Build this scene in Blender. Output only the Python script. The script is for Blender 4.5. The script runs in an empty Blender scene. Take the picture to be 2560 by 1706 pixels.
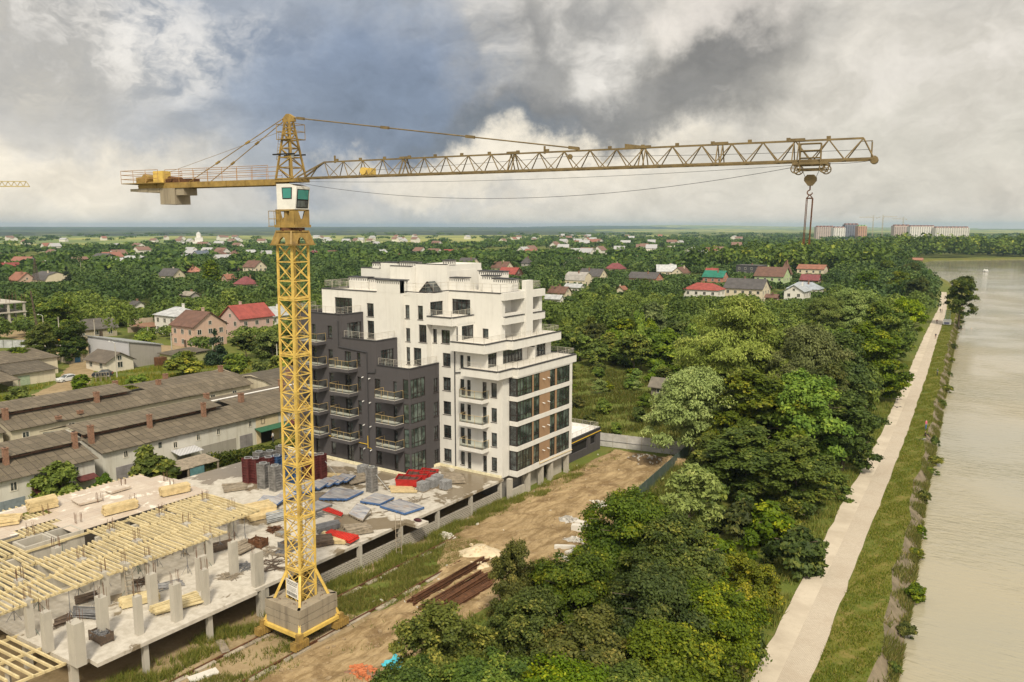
import bpy, bmesh, math, random
import numpy as np
from mathutils import Vector

# ------------------------------------------------------------------ camera
SC = bpy.context.scene
COL = SC.collection
R = math.radians
FPX, PITCH, YAW, CH = 2000.0, math.atan(286 / 2000.0), math.atan(1380 / math.sqrt(2000.0**2 + 286**2)), 33.8
cd = bpy.data.cameras.new('camera'); cam = bpy.data.objects.new('camera', cd); COL.objects.link(cam)
cd.sensor_width = 36; cd.lens = 36 * FPX / 2560; cd.clip_start = 0.5; cd.clip_end = 90000
cam.location = (0, 0, CH); cam.rotation_euler = (math.pi / 2 - PITCH, 0, YAW)
SC.camera = cam
SC.view_settings.view_transform = 'Standard'; SC.view_settings.look = 'None'
SC.view_settings.exposure = 0.32; SC.view_settings.gamma = 1
SC.cycles.max_bounces = 6; SC.cycles.diffuse_bounces = 3; SC.cycles.glossy_bounces = 3
SC.cycles.transparent_max_bounces = 12; SC.cycles.transmission_bounces = 4; SC.cycles.volume_bounces = 1

_cp, _sp, _cy, _sy = math.cos(PITCH), math.sin(PITCH), math.cos(YAW), math.sin(YAW)
def ray(px, py):
    x = (px - 1280) / FPX; y = -(py - 853) / FPX
    d = (x, _cp + y * _sp, -_sp + y * _cp)
    return Vector((d[0] * _cy - d[1] * _sy, d[0] * _sy + d[1] * _cy, d[2]))
def at(px, py, z=0.0):            # survey helper: photo pixel -> point on the level z
    d = ray(px, py); t = (z - CH) / d.z
    return Vector((d.x * t, d.y * t, z))
def at2(dx, dy, z=0.0):
    return at(dx * 1.088, dy * 1.088, z)
RIGHT = Vector((_cy, _sy, 0)); FWD = Vector((-_sy, _cy, 0))

# ------------------------------------------------------------------ sun and sky
SUN_EL, SUN_AZ = R(50), R(200)       # azimuth measured clockwise from +Y
sd = bpy.data.lights.new('sun', 'SUN'); sun = bpy.data.objects.new('sun', sd); COL.objects.link(sun)
sd.energy = 3.2; sd.angle = R(9); sd.color = (1.0, 0.90, 0.71)
sdir = Vector((math.sin(SUN_AZ) * math.cos(SUN_EL), math.cos(SUN_AZ) * math.cos(SUN_EL), math.sin(SUN_EL)))
sdir = Vector((0.45, -0.50, 0.74)).normalized()
SUN_EL = math.asin(sdir.z); SUN_AZ = math.atan2(sdir.x, sdir.y)
sun.rotation_euler = sdir.to_track_quat('Z', 'Y').to_euler()

class NT:
    """small node-tree builder"""
    def __init__(s, tree): s.t = tree; s.n = tree.nodes; s.l = tree.links; s.n.clear()
    def new(s, typ, **kw):
        n = s.n.new(typ)
        for k, v in kw.items(): setattr(n, k, v)
        return n
    def put(s, sock, v):
        if hasattr(v, 'links') or isinstance(v, bpy.types.NodeSocket): s.l.new(v, sock)
        else:
            if isinstance(v, (tuple, list)) and len(v) == 3 and sock.type == 'RGBA': v = (*v, 1)
            sock.default_value = v
    def math(s, op, a, b=0.0, c=None, clamp=False):
        n = s.new('ShaderNodeMath', operation=op, use_clamp=clamp); s.put(n.inputs[0], a); s.put(n.inputs[1], b)
        if c is not None: s.put(n.inputs[2], c)
        return n.outputs[0]
    def vm(s, op, a, b=None, out=0):
        n = s.new('ShaderNodeVectorMath', operation=op); s.put(n.inputs[0], a)
        if b is not None: s.put(n.inputs[3] if op == 'SCALE' else n.inputs[1], b)
        return n.outputs[out]
    def noise(s, vec, scale, detail=4, rough=0.55, dist=0.0):
        n = s.new('ShaderNodeTexNoise'); s.put(n.inputs['Vector'], vec); n.inputs['Scale'].default_value = scale
        n.inputs['Detail'].default_value = detail; n.inputs['Roughness'].default_value = rough; n.inputs['Distortion'].default_value = dist
        return n.outputs['Fac']
    def noisec(s, vec, scale, detail=4, rough=0.55):
        n = s.new('ShaderNodeTexNoise'); s.put(n.inputs['Vector'], vec); n.inputs['Scale'].default_value = scale
        n.inputs['Detail'].default_value = detail; n.inputs['Roughness'].default_value = rough
        return n.outputs['Color']
    def map(s, v, a, b, c=0.0, d=1.0, smooth=True):
        n = s.new('ShaderNodeMapRange'); n.interpolation_type = 'SMOOTHSTEP' if smooth else 'LINEAR'
        s.put(n.inputs[0], v); s.put(n.inputs[1], a); s.put(n.inputs[2], b); s.put(n.inputs[3], c); s.put(n.inputs[4], d)
        return n.outputs[0]
    def mix(s, f, a, b, blend='MIX'):
        n = s.new('ShaderNodeMix', data_type='RGBA', blend_type=blend); s.put(n.inputs[0], f); s.put(n.inputs[6], a); s.put(n.inputs[7], b)
        return n.outputs[2]
    def ramp(s, f, stops):
        n = s.new('ShaderNodeValToRGB'); cr = n.color_ramp
        while len(cr.elements) < len(stops): cr.elements.new(0.5)
        for e, (p, c) in zip(cr.elements, stops): e.position = p; e.color = (*c, 1)
        s.put(n.inputs[0], f); return n.outputs[0]

world = bpy.data.worlds.new('World'); SC.world = world; world.use_nodes = True
def build_sky():
    g = NT(world.node_tree)
    out = g.new('ShaderNodeOutputWorld'); bg = g.new('ShaderNodeBackground')
    sky = g.new('ShaderNodeTexSky', sky_type='NISHITA'); sky.sun_disc = False
    sky.sun_elevation = SUN_EL; sky.sun_rotation = SUN_AZ; sky.air_density = 1.2; sky.dust_density = 2.5
    d = g.vm('NORMALIZE', g.new('ShaderNodeTexCoord').outputs['Generated'])
    sep = g.new('ShaderNodeSeparateXYZ'); g.put(sep.inputs[0], d)
    zc = g.math('MAXIMUM', sep.outputs[2], 0.0)
    inv = g.math('DIVIDE', 1.0, g.math('ADD', zc, 0.16))
    flat = g.vm('MULTIPLY', d, (2.6, 2.6, 4.2))       # cloud-deck coordinates
    warp = g.vm('SCALE', g.vm('SUBTRACT', g.noisec(flat, 1.6, 5, 0.6), (0.5, 0.5, 0.5)), 0.55)
    fw = g.vm('ADD', flat, warp)
    n_mid = g.noise(fw, 2.6, 8, 0.60)
    n_fin = g.noise(fw, 6.5, 8, 0.62)
    dw = g.vm('ADD', d, g.vm('SCALE', g.vm('SUBTRACT', g.noisec(d, 7.0, 7, 0.62), (0.5, 0.5, 0.5)), 0.21))
    def blob(px, py, rx, ry=None, soft=1.0):
        """soft mask round a direction of the real sky"""
        c = ray(px, py).normalized(); ry = ry or rx
        e1 = Vector((c.y, -c.x, 0)).normalized(); e2 = c.cross(e1) * -1
        a = g.math('DIVIDE', g.vm('DOT_PRODUCT', dw, tuple(e1), 1), rx / FPX)
        b = g.math('DIVIDE', g.math('SUBTRACT', g.vm('DOT_PRODUCT', dw, tuple(e2), 1), 0.0), ry / FPX)
        r = g.math('SQRT', g.math('ADD', g.math('MULTIPLY', a, a), g.math('MULTIPLY', b, b)))
        fr = g.math('GREATER_THAN', g.vm('DOT_PRODUCT', d, tuple(c), 1), 0.2)
        return g.math('MULTIPLY', g.map(r, 1.0 + 0.45 * soft, 1.0 - 0.6 * soft, 0.0, 1.0), fr)
    # base veil of cloud
    col = g.mix(g.map(n_mid, 0.30, 0.72), (0.44, 0.43, 0.415), (0.66, 0.625, 0.565))
    hz = g.map(sep.outputs[2], 0.22, 0.0)
    col = g.mix(g.math('MULTIPLY', hz, 0.8), col, (0.66, 0.62, 0.55))
    def layer(col, m, c, amt, brk=None, lo=0.35, hi=0.6):
        f = g.math('MULTIPLY', m, amt)
        if brk is not None: f = g.math('MULTIPLY', f, g.map(brk, lo, hi))
        return g.mix(f, col, c)
    BLUE, BLUE2, DARK, DARK2 = (0.195, 0.245, 0.345), (0.275, 0.32, 0.405), (0.165, 0.160, 0.155), (0.25, 0.247, 0.245)
    WARM, WHITE = (0.80, 0.74, 0.635), (0.77, 0.745, 0.71)
    # open blue-grey rain curtain left of centre
    col = layer(col, blob(780, 120, 430, 330), BLUE2, 0.85)
    col = layer(col, blob(930, 250, 330, 190), BLUE, 0.95)
    col = layer(col, blob(640, 380, 300, 190), BLUE2, 0.55)
    col = layer(col, blob(900, 470, 420, 70), (0.33, 0.37, 0.43), 0.55)
    col = layer(col, blob(1010, 300, 240, 110), (0.15, 0.19, 0.265), 0.6, n_mid, 0.3, 0.55)
    # grey clouds centre and right
    col = layer(col, blob(1380, 180, 190, 190), DARK2, 0.85, n_mid, 0.28, 0.5)
    col = layer(col, blob(1430, 290, 230, 65), (0.185, 0.187, 0.195), 0.85)
    col = layer(col, blob(1250, 330, 210, 50), (0.15, 0.175, 0.215), 0.75)
    col = layer(col, blob(1790, 200, 215, 105), DARK, 0.9, n_mid, 0.26, 0.46)
    col = layer(col, blob(1900, 110, 110, 100), DARK, 0.85, n_mid, 0.22, 0.42)
    col = layer(col, blob(1640, 250, 120, 60), DARK2, 0.35)
    col = layer(col, blob(1560, 30, 90, 60), DARK2, 0.6)
    # left heaps
    col = layer(col, blob(90, 150, 230, 100), (0.30, 0.295, 0.29), 0.8, n_fin, 0.3, 0.6)
    col = layer(col, blob(120, 40, 420, 90), WHITE, 0.5, n_fin, 0.42, 0.62)
    col = layer(col, blob(430, 120, 170, 110), WHITE, 0.5, n_fin, 0.36, 0.58)
    col = layer(col, blob(180, 330, 300, 110), (0.50, 0.50, 0.51), 0.5, n_mid, 0.35, 0.6)
    col = layer(col, blob(120, 460, 330, 90), WARM, 0.85)
    col = layer(col, blob(500, 520, 420, 40), (0.66, 0.63, 0.58), 0.6)
    # sunlit rims
    col = layer(col, blob(1500, 110, 110, 120), WHITE, 0.8, n_mid, 0.36, 0.62)
    col = layer(col, blob(1250, 110, 60, 110), WHITE, 0.45, n_mid, 0.4, 0.64)
    col = layer(col, blob(1420, 400, 430, 60), WARM, 0.9)
    col = layer(col, blob(1150, 440, 330, 60), WARM, 0.75)
    col = layer(col, blob(1700, 450, 420, 60), (0.66, 0.63, 0.57), 0.7)
    col = layer(col, blob(1800, 20, 160, 70), (0.66, 0.62, 0.58), 0.7)
    col = layer(col, blob(2330, 250, 360, 280), (0.61, 0.58, 0.525), 0.85)
    col = layer(col, blob(2380, 210, 240, 140), (0.63, 0.60, 0.56), 0.8, n_fin, 0.40, 0.62)
    col = layer(col, blob(2250, 400, 420, 90), (0.58, 0.56, 0.505), 0.7)
    # unseen cloud brightened overhead and towards the veiled sun, adding soft light
    top = g.map(sep.outputs[2], 0.42, 0.95, 1.0, 1.05)
    back = g.map(g.vm('DOT_PRODUCT', d, tuple(sdir), 1), 0.1, 1.0, 0.0, 0.9)
    k = g.math('ADD', top, back)
    det = g.map(n_fin, 0.25, 0.75, 0.78, 1.14, False)
    col = g.vm('MULTIPLY', g.vm('SCALE', col, g.math('MULTIPLY', g.math('MULTIPLY', k, det), 10.0)), (1.025, 1.0, 0.955))
    fin = g.mix(0.94, sky.outputs[0], col)
    g.put(bg.inputs[0], fin); bg.inputs[1].default_value = 0.1
    g.l.new(bg.outputs[0], out.inputs[0])
build_sky()

# ------------------------------------------------------------------ materials
MATS = {}
def mat(name, fn):
    if name not in MATS:
        m = bpy.data.materials.new(name); m.use_nodes = True
        g = NT(m.node_tree); fn(g); MATS[name] = m
    return MATS[name]
def finish(g, col, rough=0.8, bump=None, bs=0.3, bd=0.05, metal=0.0, spec=0.4):
    o = g.new('ShaderNodeOutputMaterial'); b = g.new('ShaderNodeBsdfPrincipled')
    g.put(b.inputs['Base Color'], col); g.put(b.inputs['Roughness'], rough); b.inputs['Metallic'].default_value = metal
    b.inputs['Specular IOR Level'].default_value = spec
    if bump is not None:
        n = g.new('ShaderNodeBump'); n.inputs['Strength'].default_value = bs; n.inputs['Distance'].default_value = bd
        g.put(n.inputs['Height'], bump); g.l.new(n.outputs[0], b.inputs['Normal'])
    g.l.new(b.outputs[0], o.inputs[0]); return b
def pos(g): return g.new('ShaderNodeNewGeometry').outputs['Position']
def plain(name, col, rough=0.7, var=0.18, scale=2.0, metal=0.0, fine=14.0, dirt=None):
    """paint or stone of one colour with uneven wear"""
    def f(g):
        p = pos(g); n = g.noise(p, scale, 5, 0.6); n2 = g.noise(p, fine, 4, 0.6)
        lo = tuple(c * (1 - var) for c in col); hi = tuple(min(1, c * (1 + var * .8)) for c in col)
        c = g.mix(g.map(n, .28, .72), lo, hi)
        c = g.mix(g.math('MULTIPLY', g.map(n2, .35, .7), var), c, tuple(x * .6 for x in col))
        if dirt: c = g.mix(g.math('MULTIPLY', g.map(g.noise(p, scale * .6, 6, .7), .52, .72), dirt[1]), c, dirt[0])
        finish(g, c, rough, n2, .15, .02, metal)
    return mat(name, f)

def m_streak(name, col, drip, amt=.5, rough=.85):
    def f(g):
        p = pos(g)
        st = g.noise(g.vm('MULTIPLY', p, (1.6, 1.6, .16)), 1.0, 6, .68)
        bl = g.noise(p, .9, 5, .6); fi = g.noise(p, 16, 4, .6)
        c = g.mix(g.math('MULTIPLY', g.map(st, .46, .74), amt), col, drip)
        c = g.mix(g.math('MULTIPLY', g.map(bl, .45, .72), amt * .6), c, tuple(x * .75 for x in col))
        c = g.mix(g.math('MULTIPLY', fi, .2), c, tuple(x * .7 for x in col))
        finish(g, c, rough, fi, .2, .02)
    return mat(name, f)
WHITE_R = m_streak('white_render', (.66, .645, .61), (.48, .46, .42), .4)
GREY_R = m_streak('charcoal_render', (.072, .066, .070), (.050, .047, .050), .5)
BROWN_R = m_streak('tan_cladding', (.31, .195, .112), (.22, .14, .08), .5)
COPING = plain('dark_coping', (.035, .034, .038), .5, .2)
FRAME = plain('window_frame_brown', (.030, .020, .018), .45, .2)
STEEL = plain('rail_steel', (.62, .58, .50), .35, .15, metal=.55)
GOLD = plain('rail_brass', (.52, .38, .17), .4, .15, metal=.3)
CONC = m_streak('column_concrete', (.43, .40, .345), (.24, .225, .195), .6)
CONC_W = m_streak('pale_concrete', (.60, .57, .52), (.42, .39, .34), .4)
YELLOW = plain('crane_yellow', (.63, .44, .11), .5, .22, 1.2, dirt=((.27, .155, .05), .6))
YELLOW_D = plain('crane_yellow_weathered_shaded', (.29, .19, .055), .6, .3, 1.5, dirt=((.12, .075, .035), .75))  # weathered yellow, darkened further to paint in the backlit look of upper parts
JIBM = plain('jib_paint_backlit', (.17, .122, .055), .6, .3, 1.5, dirt=((.09, .06, .03), .75))  # brown tone paints the jib's backlit shade into its colour
BALL = m_streak('ballast_concrete', (.30, .255, .19), (.13, .105, .08), .85)
RUST = plain('rusty_steel', (.115, .048, .020), .85, .45, 3.0, dirt=((.05, .025, .015), .6))
PIPE = plain('dark_pipe', (.045, .044, .048), .5, .1)
YPIPE = plain('yellow_pipe', (.62, .40, .03), .5, .12)
BRICK = plain('red_brick', (.25, .14, .09), .9, .35, 6.0, dirt=((.12, .06, .04), .5))
TIMBER = plain('sawn_timber', (.56, .44, .24), .75, .22, 1.7, dirt=((.40, .26, .10), .5))
TIMBER_Y = plain('yellow_beam', (.60, .50, .29), .65, .2, 1.3, dirt=((.34, .24, .10), .5))
OLDWOOD = plain('weathered_wood', (.27, .225, .17), .85, .35, 2.2)
DKWOOD = plain('dark_wet_wood', (.10, .07, .05), .7, .4, 2.2)
REDP = plain('red_paint', (.62, .035, .025), .45, .2, 2.0)
BLUEP = plain('blue_frame', (.06, .13, .30), .5, .3, 2.0)
GREYM = plain('grey_metal', (.20, .20, .21), .5, .3, 2.0, .3)
SILVER = plain('galvanised', (.45, .46, .46), .4, .25, 2.0, .5)
WCAB = plain('cab_white', (.70, .69, .66), .4, .1, 1.0, dirt=((.42, .32, .20), .35))
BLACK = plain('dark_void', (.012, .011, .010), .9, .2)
CAR_W = plain('car_silver', (.66, .67, .68), .25, .04, 1.0, .2)
CAR_B = plain('car_dark', (.03, .035, .045), .25, .05, 1.0, .2)
RUBBER = plain('rubber', (.02, .02, .02), .8, .1)
def _glass(name, col, rough=.06, k=3.6):
    def f(g):
        p = pos(g); n = g.noise(p, .8, 4, .6)
        finish(g, g.mix(g.map(n, .42, .66), col, tuple(c * k + .02 for c in col)), rough, g.noise(p, 1.2, 2), .04, .05, 0, .8)  # noise patches paint curtains and reflections into the pane colour
    return mat(name, f)
GLASS = _glass('window_glass', (.018, .022, .022))
GLASS_G = _glass('green_window_glass', (.026, .036, .030))
GLASS_T = _glass('teal_cab_glass', (.025, .22, .19), .08, .8)
def _bg(g):
    o = g.new('ShaderNodeOutputMaterial'); t = g.new('ShaderNodeBsdfTransparent'); t.inputs[0].default_value = (.72, .78, .75, 1)
    gl = g.new('ShaderNodeBsdfGlossy'); gl.inputs['Roughness'].default_value = .08; m = g.new('ShaderNodeMixShader')
    fr = g.new('ShaderNodeFresnel'); fr.inputs[0].default_value = 1.5
    g.put(m.inputs[0], g.math('ADD', fr.outputs[0], .08)); g.l.new(t.outputs[0], m.inputs[1]); g.l.new(gl.outputs[0], m.inputs[2]); g.l.new(m.outputs[0], o.inputs[0])
BGLASS = mat('balcony_glass', _bg)

def _deck(g):
    p = pos(g); n = g.noise(p, .17, 6, .62, .4); n2 = g.noise(p, 1.4, 6, .65); n3 = g.noise(p, 9, 4, .6)
    sep = g.new('ShaderNodeSeparateXYZ'); g.put(sep.inputs[0], p)
    c = g.mix(g.map(n2, .35, .68), (.52, .485, .43), (.40, .365, .31))
    c = g.mix(g.math('MULTIPLY', g.map(n3, .5, .75), .3), c, (.36, .32, .27))
    yy = g.map(sep.outputs[1], 44, 58, -.09, .015)
    wet = g.map(g.math('ADD', g.math('ADD', n, yy), g.math('MULTIPLY', n2, .05)), .525, .56)
    c = g.mix(g.math('MULTIPLY', wet, .88), c, (.175, .135, .085))
    finish(g, c, g.map(wet, 0, 1, .85, .22), n3, .15, .02)
DECK = mat('deck_concrete', _deck)
def _ply(g):
    p = pos(g)
    b = g.new('ShaderNodeTexBrick'); b.offset = .5; g.put(b.inputs['Vector'], p); b.inputs['Scale'].default_value = 1
    b.inputs['Brick Width'].default_value = 1.25; b.inputs['Row Height'].default_value = 2.5; b.inputs['Mortar Size'].default_value = .012
    b.inputs['Color1'].default_value = (.46, .385, .315, 1); b.inputs['Color2'].default_value = (.52, .45, .375, 1); b.inputs['Mortar'].default_value = (.33, .25, .2, 1)
    n = g.noise(p, .5, 6, .6, .5)
    c = g.mix(g.map(n, .56, .64), b.outputs[0], (.70, .655, .58))
    c = g.mix(g.math('MULTIPLY', g.map(g.noise(p, 1.4, 5), .45, .7), .35), c, (.42, .32, .25))
    finish(g, c, g.map(n, .3, .6, .3, .7), g.noise(p, 6, 3), .1, .02)
PLY = mat('form_plywood', _ply)
def _slate(base, dark, tile=1.1, yaw=False):
    def f(g):
        p = pos(g); sep = g.new('ShaderNodeSeparateXYZ'); g.put(sep.inputs[0], p)
        cmb = g.new('ShaderNodeCombineXYZ'); g.put(cmb.inputs[0], sep.outputs[1]); g.put(cmb.inputs[1], sep.outputs[0])
        b = g.new('ShaderNodeTexBrick'); b.offset = 0.0; g.put(b.inputs['Vector'], cmb.outputs[0]); b.inputs['Scale'].default_value = 1
        b.inputs['Brick Width'].default_value = tile; b.inputs['Row Height'].default_value = 1.55; b.inputs['Mortar Size'].default_value = .045; b.inputs['Bias'].default_value = -.1
        b.inputs['Color1'].default_value = (*base, 1); b.inputs['Color2'].default_value = (*[x * .62 for x in base], 1); b.inputs['Mortar'].default_value = (*dark, 1)
        w = g.math('SINE', g.math('MULTIPLY', sep.outputs[1], 40.0))
        n = g.noise(p, .35, 6, .7); n2 = g.noise(p, 3, 5, .65)
        c = g.mix(g.math('MULTIPLY', g.map(n, .42, .68), .6), b.outputs[0], tuple(x * .5 for x in base))
        c = g.mix(g.math('MULTIPLY', g.map(n2, .5, .75), .35), c, (.30, .25, .14))
        c = g.mix(g.map(w, -1, 1, .22, 0), c, tuple(x * .35 for x in base))
        finish(g, c, .9, w, .5, .03)
    return f
SLATE = mat('asbestos_slate', _slate((.185, .152, .11), (.055, .044, .033)))
SLATE_D = mat('asbestos_slate_dark', _slate((.14, .118, .09), (.05, .04, .03)))
def _block(g):
    p = pos(g); sep = g.new('ShaderNodeSeparateXYZ'); g.put(sep.inputs[0], p)
    cmb = g.new('ShaderNodeCombineXYZ'); g.put(cmb.inputs[0], sep.outputs[1]); g.put(cmb.inputs[1], sep.outputs[2])
    b = g.new('ShaderNodeTexBrick'); g.put(b.inputs['Vector'], cmb.outputs[0]); b.inputs['Scale'].default_value = 1
    b.inputs['Brick Width'].default_value = .44; b.inputs['Row Height'].default_value = .215; b.inputs['Mortar Size'].default_value = .035
    b.inputs['Color1'].default_value = (.17, .155, .14, 1); b.inputs['Color2'].default_value = (.25, .23, .20, 1); b.inputs['Mortar'].default_value = (.47, .43, .36, 1)
    finish(g, g.mix(g.math('MULTIPLY', g.noise(p, 2, 4), .4), b.outputs[0], (.3, .27, .22)), .95, b.outputs['Fac'], .5, .02)
BLOCKW = mat('cinder_block', _block)
def _panel(g):
    p = pos(g); n = g.noise(g.vm('MULTIPLY', p, (.5, 3, 1)), 1.2, 6, .6); n2 = g.noise(p, 1.1, 4)
    c = g.ramp(n, [(.3, (.15, .16, .20)), (.5, (.34, .34, .36)), (.7, (.50, .48, .46))])
    c = g.mix(g.math('MULTIPLY', g.map(n2, .52, .7), .5), c, (.30, .19, .12))
    finish(g, c, .35, n, .15, .02, .1)
PANEL = mat('wet_form_panel', _panel)
def _cloth(g):
    p = pos(g); w = g.math('SINE', g.math('MULTIPLY', g.vm('DOT_PRODUCT', p, (1, 1, 0), 1), 12.0))
    finish(g, g.mix(g.map(w, -1, 1), (.40, .40, .42), (.50, .50, .52)), .6, w, .5, .04)
SHEETM = mat('corrugated_sheet', _cloth)

def ground_mat(name, cols, s1=.03, s2=.35, s3=3.0, bump=.4):
    def f(g):
        p = pos(g); a = g.noise(p, s1, 6, .6, .3); b = g.noise(p, s2, 6, .62, .4); c3 = g.noise(p, s3, 6, .65)
        c = g.mix(g.map(a, .36, .64), cols[0], cols[1])
        c = g.mix(g.math('MULTIPLY', g.map(b, .46, .68), .75), c, cols[2])
        c = g.mix(g.math('MULTIPLY', g.map(c3, .45, .72), .55), c, cols[3])
        finish(g, c, .95, g.math('ADD', g.math('MULTIPLY', b, .6), c3), bump, .08, 0, .2)
    return mat(name, f)
GROUND = ground_mat('meadow', ((.095, .125, .022), (.125, .145, .028), (.17, .15, .045), (.065, .088, .018)))
VERGE = ground_mat('verge', ((.095, .120, .018), (.14, .135, .024), (.22, .17, .055), (.065, .080, .014)), .12, .8, 5)
def _dirt(g):
    p = pos(g); sep = g.new('ShaderNodeSeparateXYZ'); g.put(sep.inputs[0], p)
    al = g.vm('MULTIPLY', g.vm('ADD', p, g.vm('SCALE', g.noisec(p, .12, 3), 3.5)), (1.3, .22, 1))
    t = g.noise(al, 1.0, 7, .72); b = g.noise(p, .3, 7, .66, .5); f3 = g.noise(p, 4, 6, .7)
    c = g.mix(g.map(t, .33, .66), (.205, .14, .068), (.40, .295, .165))
    c = g.mix(g.math('MULTIPLY', g.map(b, .47, .66), .85), c, (.155, .10, .048))
    c = g.mix(g.math('MULTIPLY', g.map(f3, .56, .74), .55), c, (.52, .42, .28))
    c = g.mix(g.math('MULTIPLY', g.map(f3, .44, .28), .5), c, (.12, .08, .04))
    finish(g, c, .95, g.math('ADD', g.math('MULTIPLY', t, .6), f3), .7, .12, 0, .2)
DIRT = mat('site_dirt', _dirt)
YARD = ground_mat('packed_earth', ((.31, .235, .14), (.26, .19, .105), (.185, .14, .07), (.38, .295, .185)), .1, .5, 3)
SAND = plain('pale_sand', (.58, .48, .33), .95, .2, 1.0)
GRAVEL = plain('grey_gravel', (.42, .40, .37), .95, .35, 3.0)
def _path(g):
    p = pos(g); n = g.noise(p, .25, 6, .65); f = g.noise(p, 3, 5, .65)
    c = g.mix(g.map(n, .35, .7), (.53, .465, .375), (.42, .36, .285))
    c = g.mix(g.math('MULTIPLY', g.map(f, .55, .75), .4), c, (.36, .29, .20)); finish(g, c, .9, f, .2, .02)
PATHC = mat('path_concrete', _path)
def _pave(g):
    p = pos(g); b = g.new('ShaderNodeTexBrick'); b.offset = .5; g.put(b.inputs['Vector'], p); b.inputs['Scale'].default_value = 1
    b.inputs['Brick Width'].default_value = .24; b.inputs['Row Height'].default_value = .13; b.inputs['Mortar Size'].default_value = .012
    b.inputs['Color1'].default_value = (.46, .40, .325, 1); b.inputs['Color2'].default_value = (.52, .455, .37, 1); b.inputs['Mortar'].default_value = (.30, .255, .2, 1)
    n = g.noise(p, .3, 6, .65); c = g.mix(g.math('MULTIPLY', g.map(n, .4, .7), .4), b.outputs[0], (.36, .29, .22)); finish(g, c, .9, b.outputs[1], .15, .01)
PAVE = mat('path_pavers', _pave)
def _slab(g):
    p = pos(g); n = g.noise(p, .6, 6, .65); f = g.noise(p, 5, 5, .65)
    c = g.mix(g.map(n, .35, .68), (.20, .16, .11), (.115, .092, .06)); c = g.mix(g.math('MULTIPLY', g.map(f, .5, .7), .4), c, (.08, .09, .03))
    finish(g, c, .9, f, .3, .03)
BANKM = mat('bank_slabs', _slab)
def _water(g):
    p = pos(g)
    d = g.new('ShaderNodeVectorMath', operation='LENGTH'); g.put(d.inputs[0], g.vm('MULTIPLY', p, (1, 1, 0)))
    w1 = g.noise(g.vm('MULTIPLY', p, (.55, 1.5, 1)), 1.0, 4, .55, .6); w2 = g.noise(g.vm('MULTIPLY', p, (.10, .24, 1)), 1.0, 4, .6)
    h = g.math('ADD', w1, g.math('MULTIPLY', w2, 1.2))
    st = g.math('MULTIPLY', g.map(d.outputs['Value'], 60, 900, .75, .10, False), g.map(g.noise(p, .035, 4, .6), .38, .62, .25, 1.0))
    c = g.mix(g.map(g.noise(p, .012, 3), .35, .65), (.36, .315, .215), (.30, .285, .22))
    b = finish(g, c, .07, None, 0, 0, 0, .5); b.inputs['IOR'].default_value = 1.5
    n = g.new('ShaderNodeBump'); g.put(n.inputs['Strength'], st); n.inputs['Distance'].default_value = .35; g.put(n.inputs['Height'], h); g.l.new(n.outputs[0], b.inputs['Normal'])
WATER = mat('lake_water', _water)
def _hill(g):
    p = pos(g); n = g.noise(g.vm('MULTIPLY', p, (1, 1, 6)), .0011, 6, .6); n2 = g.noise(p, .006, 5, .6)
    c = g.mix(g.map(n, .47, .55), (.014, .028, .018), (.040, .060, .026)); c = g.mix(g.math('MULTIPLY', g.map(n2, .54, .64), .8), c, (.17, .19, .07)); c = g.mix(g.map(g.noise(p, .0006, 4), .5, .6), c, (.055, .08, .04)); finish(g, c, 1)
HILLM = mat('wooded_hill', _hill)
def _field(g):
    p = pos(g); n = g.noise(g.vm('MULTIPLY', p, (1, 1, 1)), .0016, 5, .6); n2 = g.noise(p, .008, 5, .6)
    c = g.mix(g.map(n, .42, .58), (.30, .30, .075), (.15, .20, .05)); c = g.mix(g.math('MULTIPLY', g.map(n2, .5, .62), .85), c, (.03, .05, .02)); finish(g, c, 1)
FIELDM = mat('far_fields', _field)

def leaf_mat(name, dark, light, young, trans=.28):
    def f(g):
        a = g.new('ShaderNodeAttribute', attribute_name='tone').outputs['Fac']
        r = g.new('ShaderNodeObjectInfo').outputs['Random']
        c = g.mix(g.map(a, .0, .75), dark, light); c = g.mix(g.map(a, .74, 1.0), c, young)
        hsv = g.new('ShaderNodeHueSaturation'); g.put(hsv.inputs['Hue'], g.map(r, 0, 1, .484, .514, False))
        g.put(hsv.inputs['Value'], g.map(g.math('FRACT', g.math('MULTIPLY', r, 7.3)), 0, 1, .62, 1.42, False)); g.put(hsv.inputs['Saturation'], g.map(g.math('FRACT', g.math('MULTIPLY', r, 3.7)), 0, 1, .85, 1.08, False)); g.put(hsv.inputs['Color'], c)
        o = g.new('ShaderNodeOutputMaterial'); d = g.new('ShaderNodeBsdfPrincipled'); d.inputs['Roughness'].default_value = .6; d.inputs['Specular IOR Level'].default_value = .25
        t = g.new('ShaderNodeBsdfTranslucent'); m = g.new('ShaderNodeMixShader'); m.inputs[0].default_value = trans
        g.put(d.inputs['Base Color'], hsv.outputs[0]); g.put(t.inputs[0], hsv.outputs[0])
        g.l.new(d.outputs[0], m.inputs[1]); g.l.new(t.outputs[0], m.inputs[2]); g.l.new(m.outputs[0], o.inputs[0])
    return mat(name, f)
LEAF = leaf_mat('garden_leaves', (.056, .105, .009), (.135, .200, .015), (.26, .32, .026))
LEAF_D = leaf_mat('dark_leaves', (.034, .062, .007), (.092, .132, .011), (.22, .235, .022))
LEAF_Y = leaf_mat('yellowish_leaves', (.048, .074, .007), (.135, .160, .012), (.36, .33, .033))
LEAF_W = leaf_mat('willow_leaves', (.120, .170, .030), (.225, .290, .062), (.33, .37, .095))
LEAF_F = leaf_mat('far_leaves', (.030, .060, .011), (.068, .110, .018), (.125, .165, .026), .2)
LEAF_C = leaf_mat('conifer_needles', (.022, .045, .018), (.036, .062, .022), (.05, .075, .03), .1)
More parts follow.
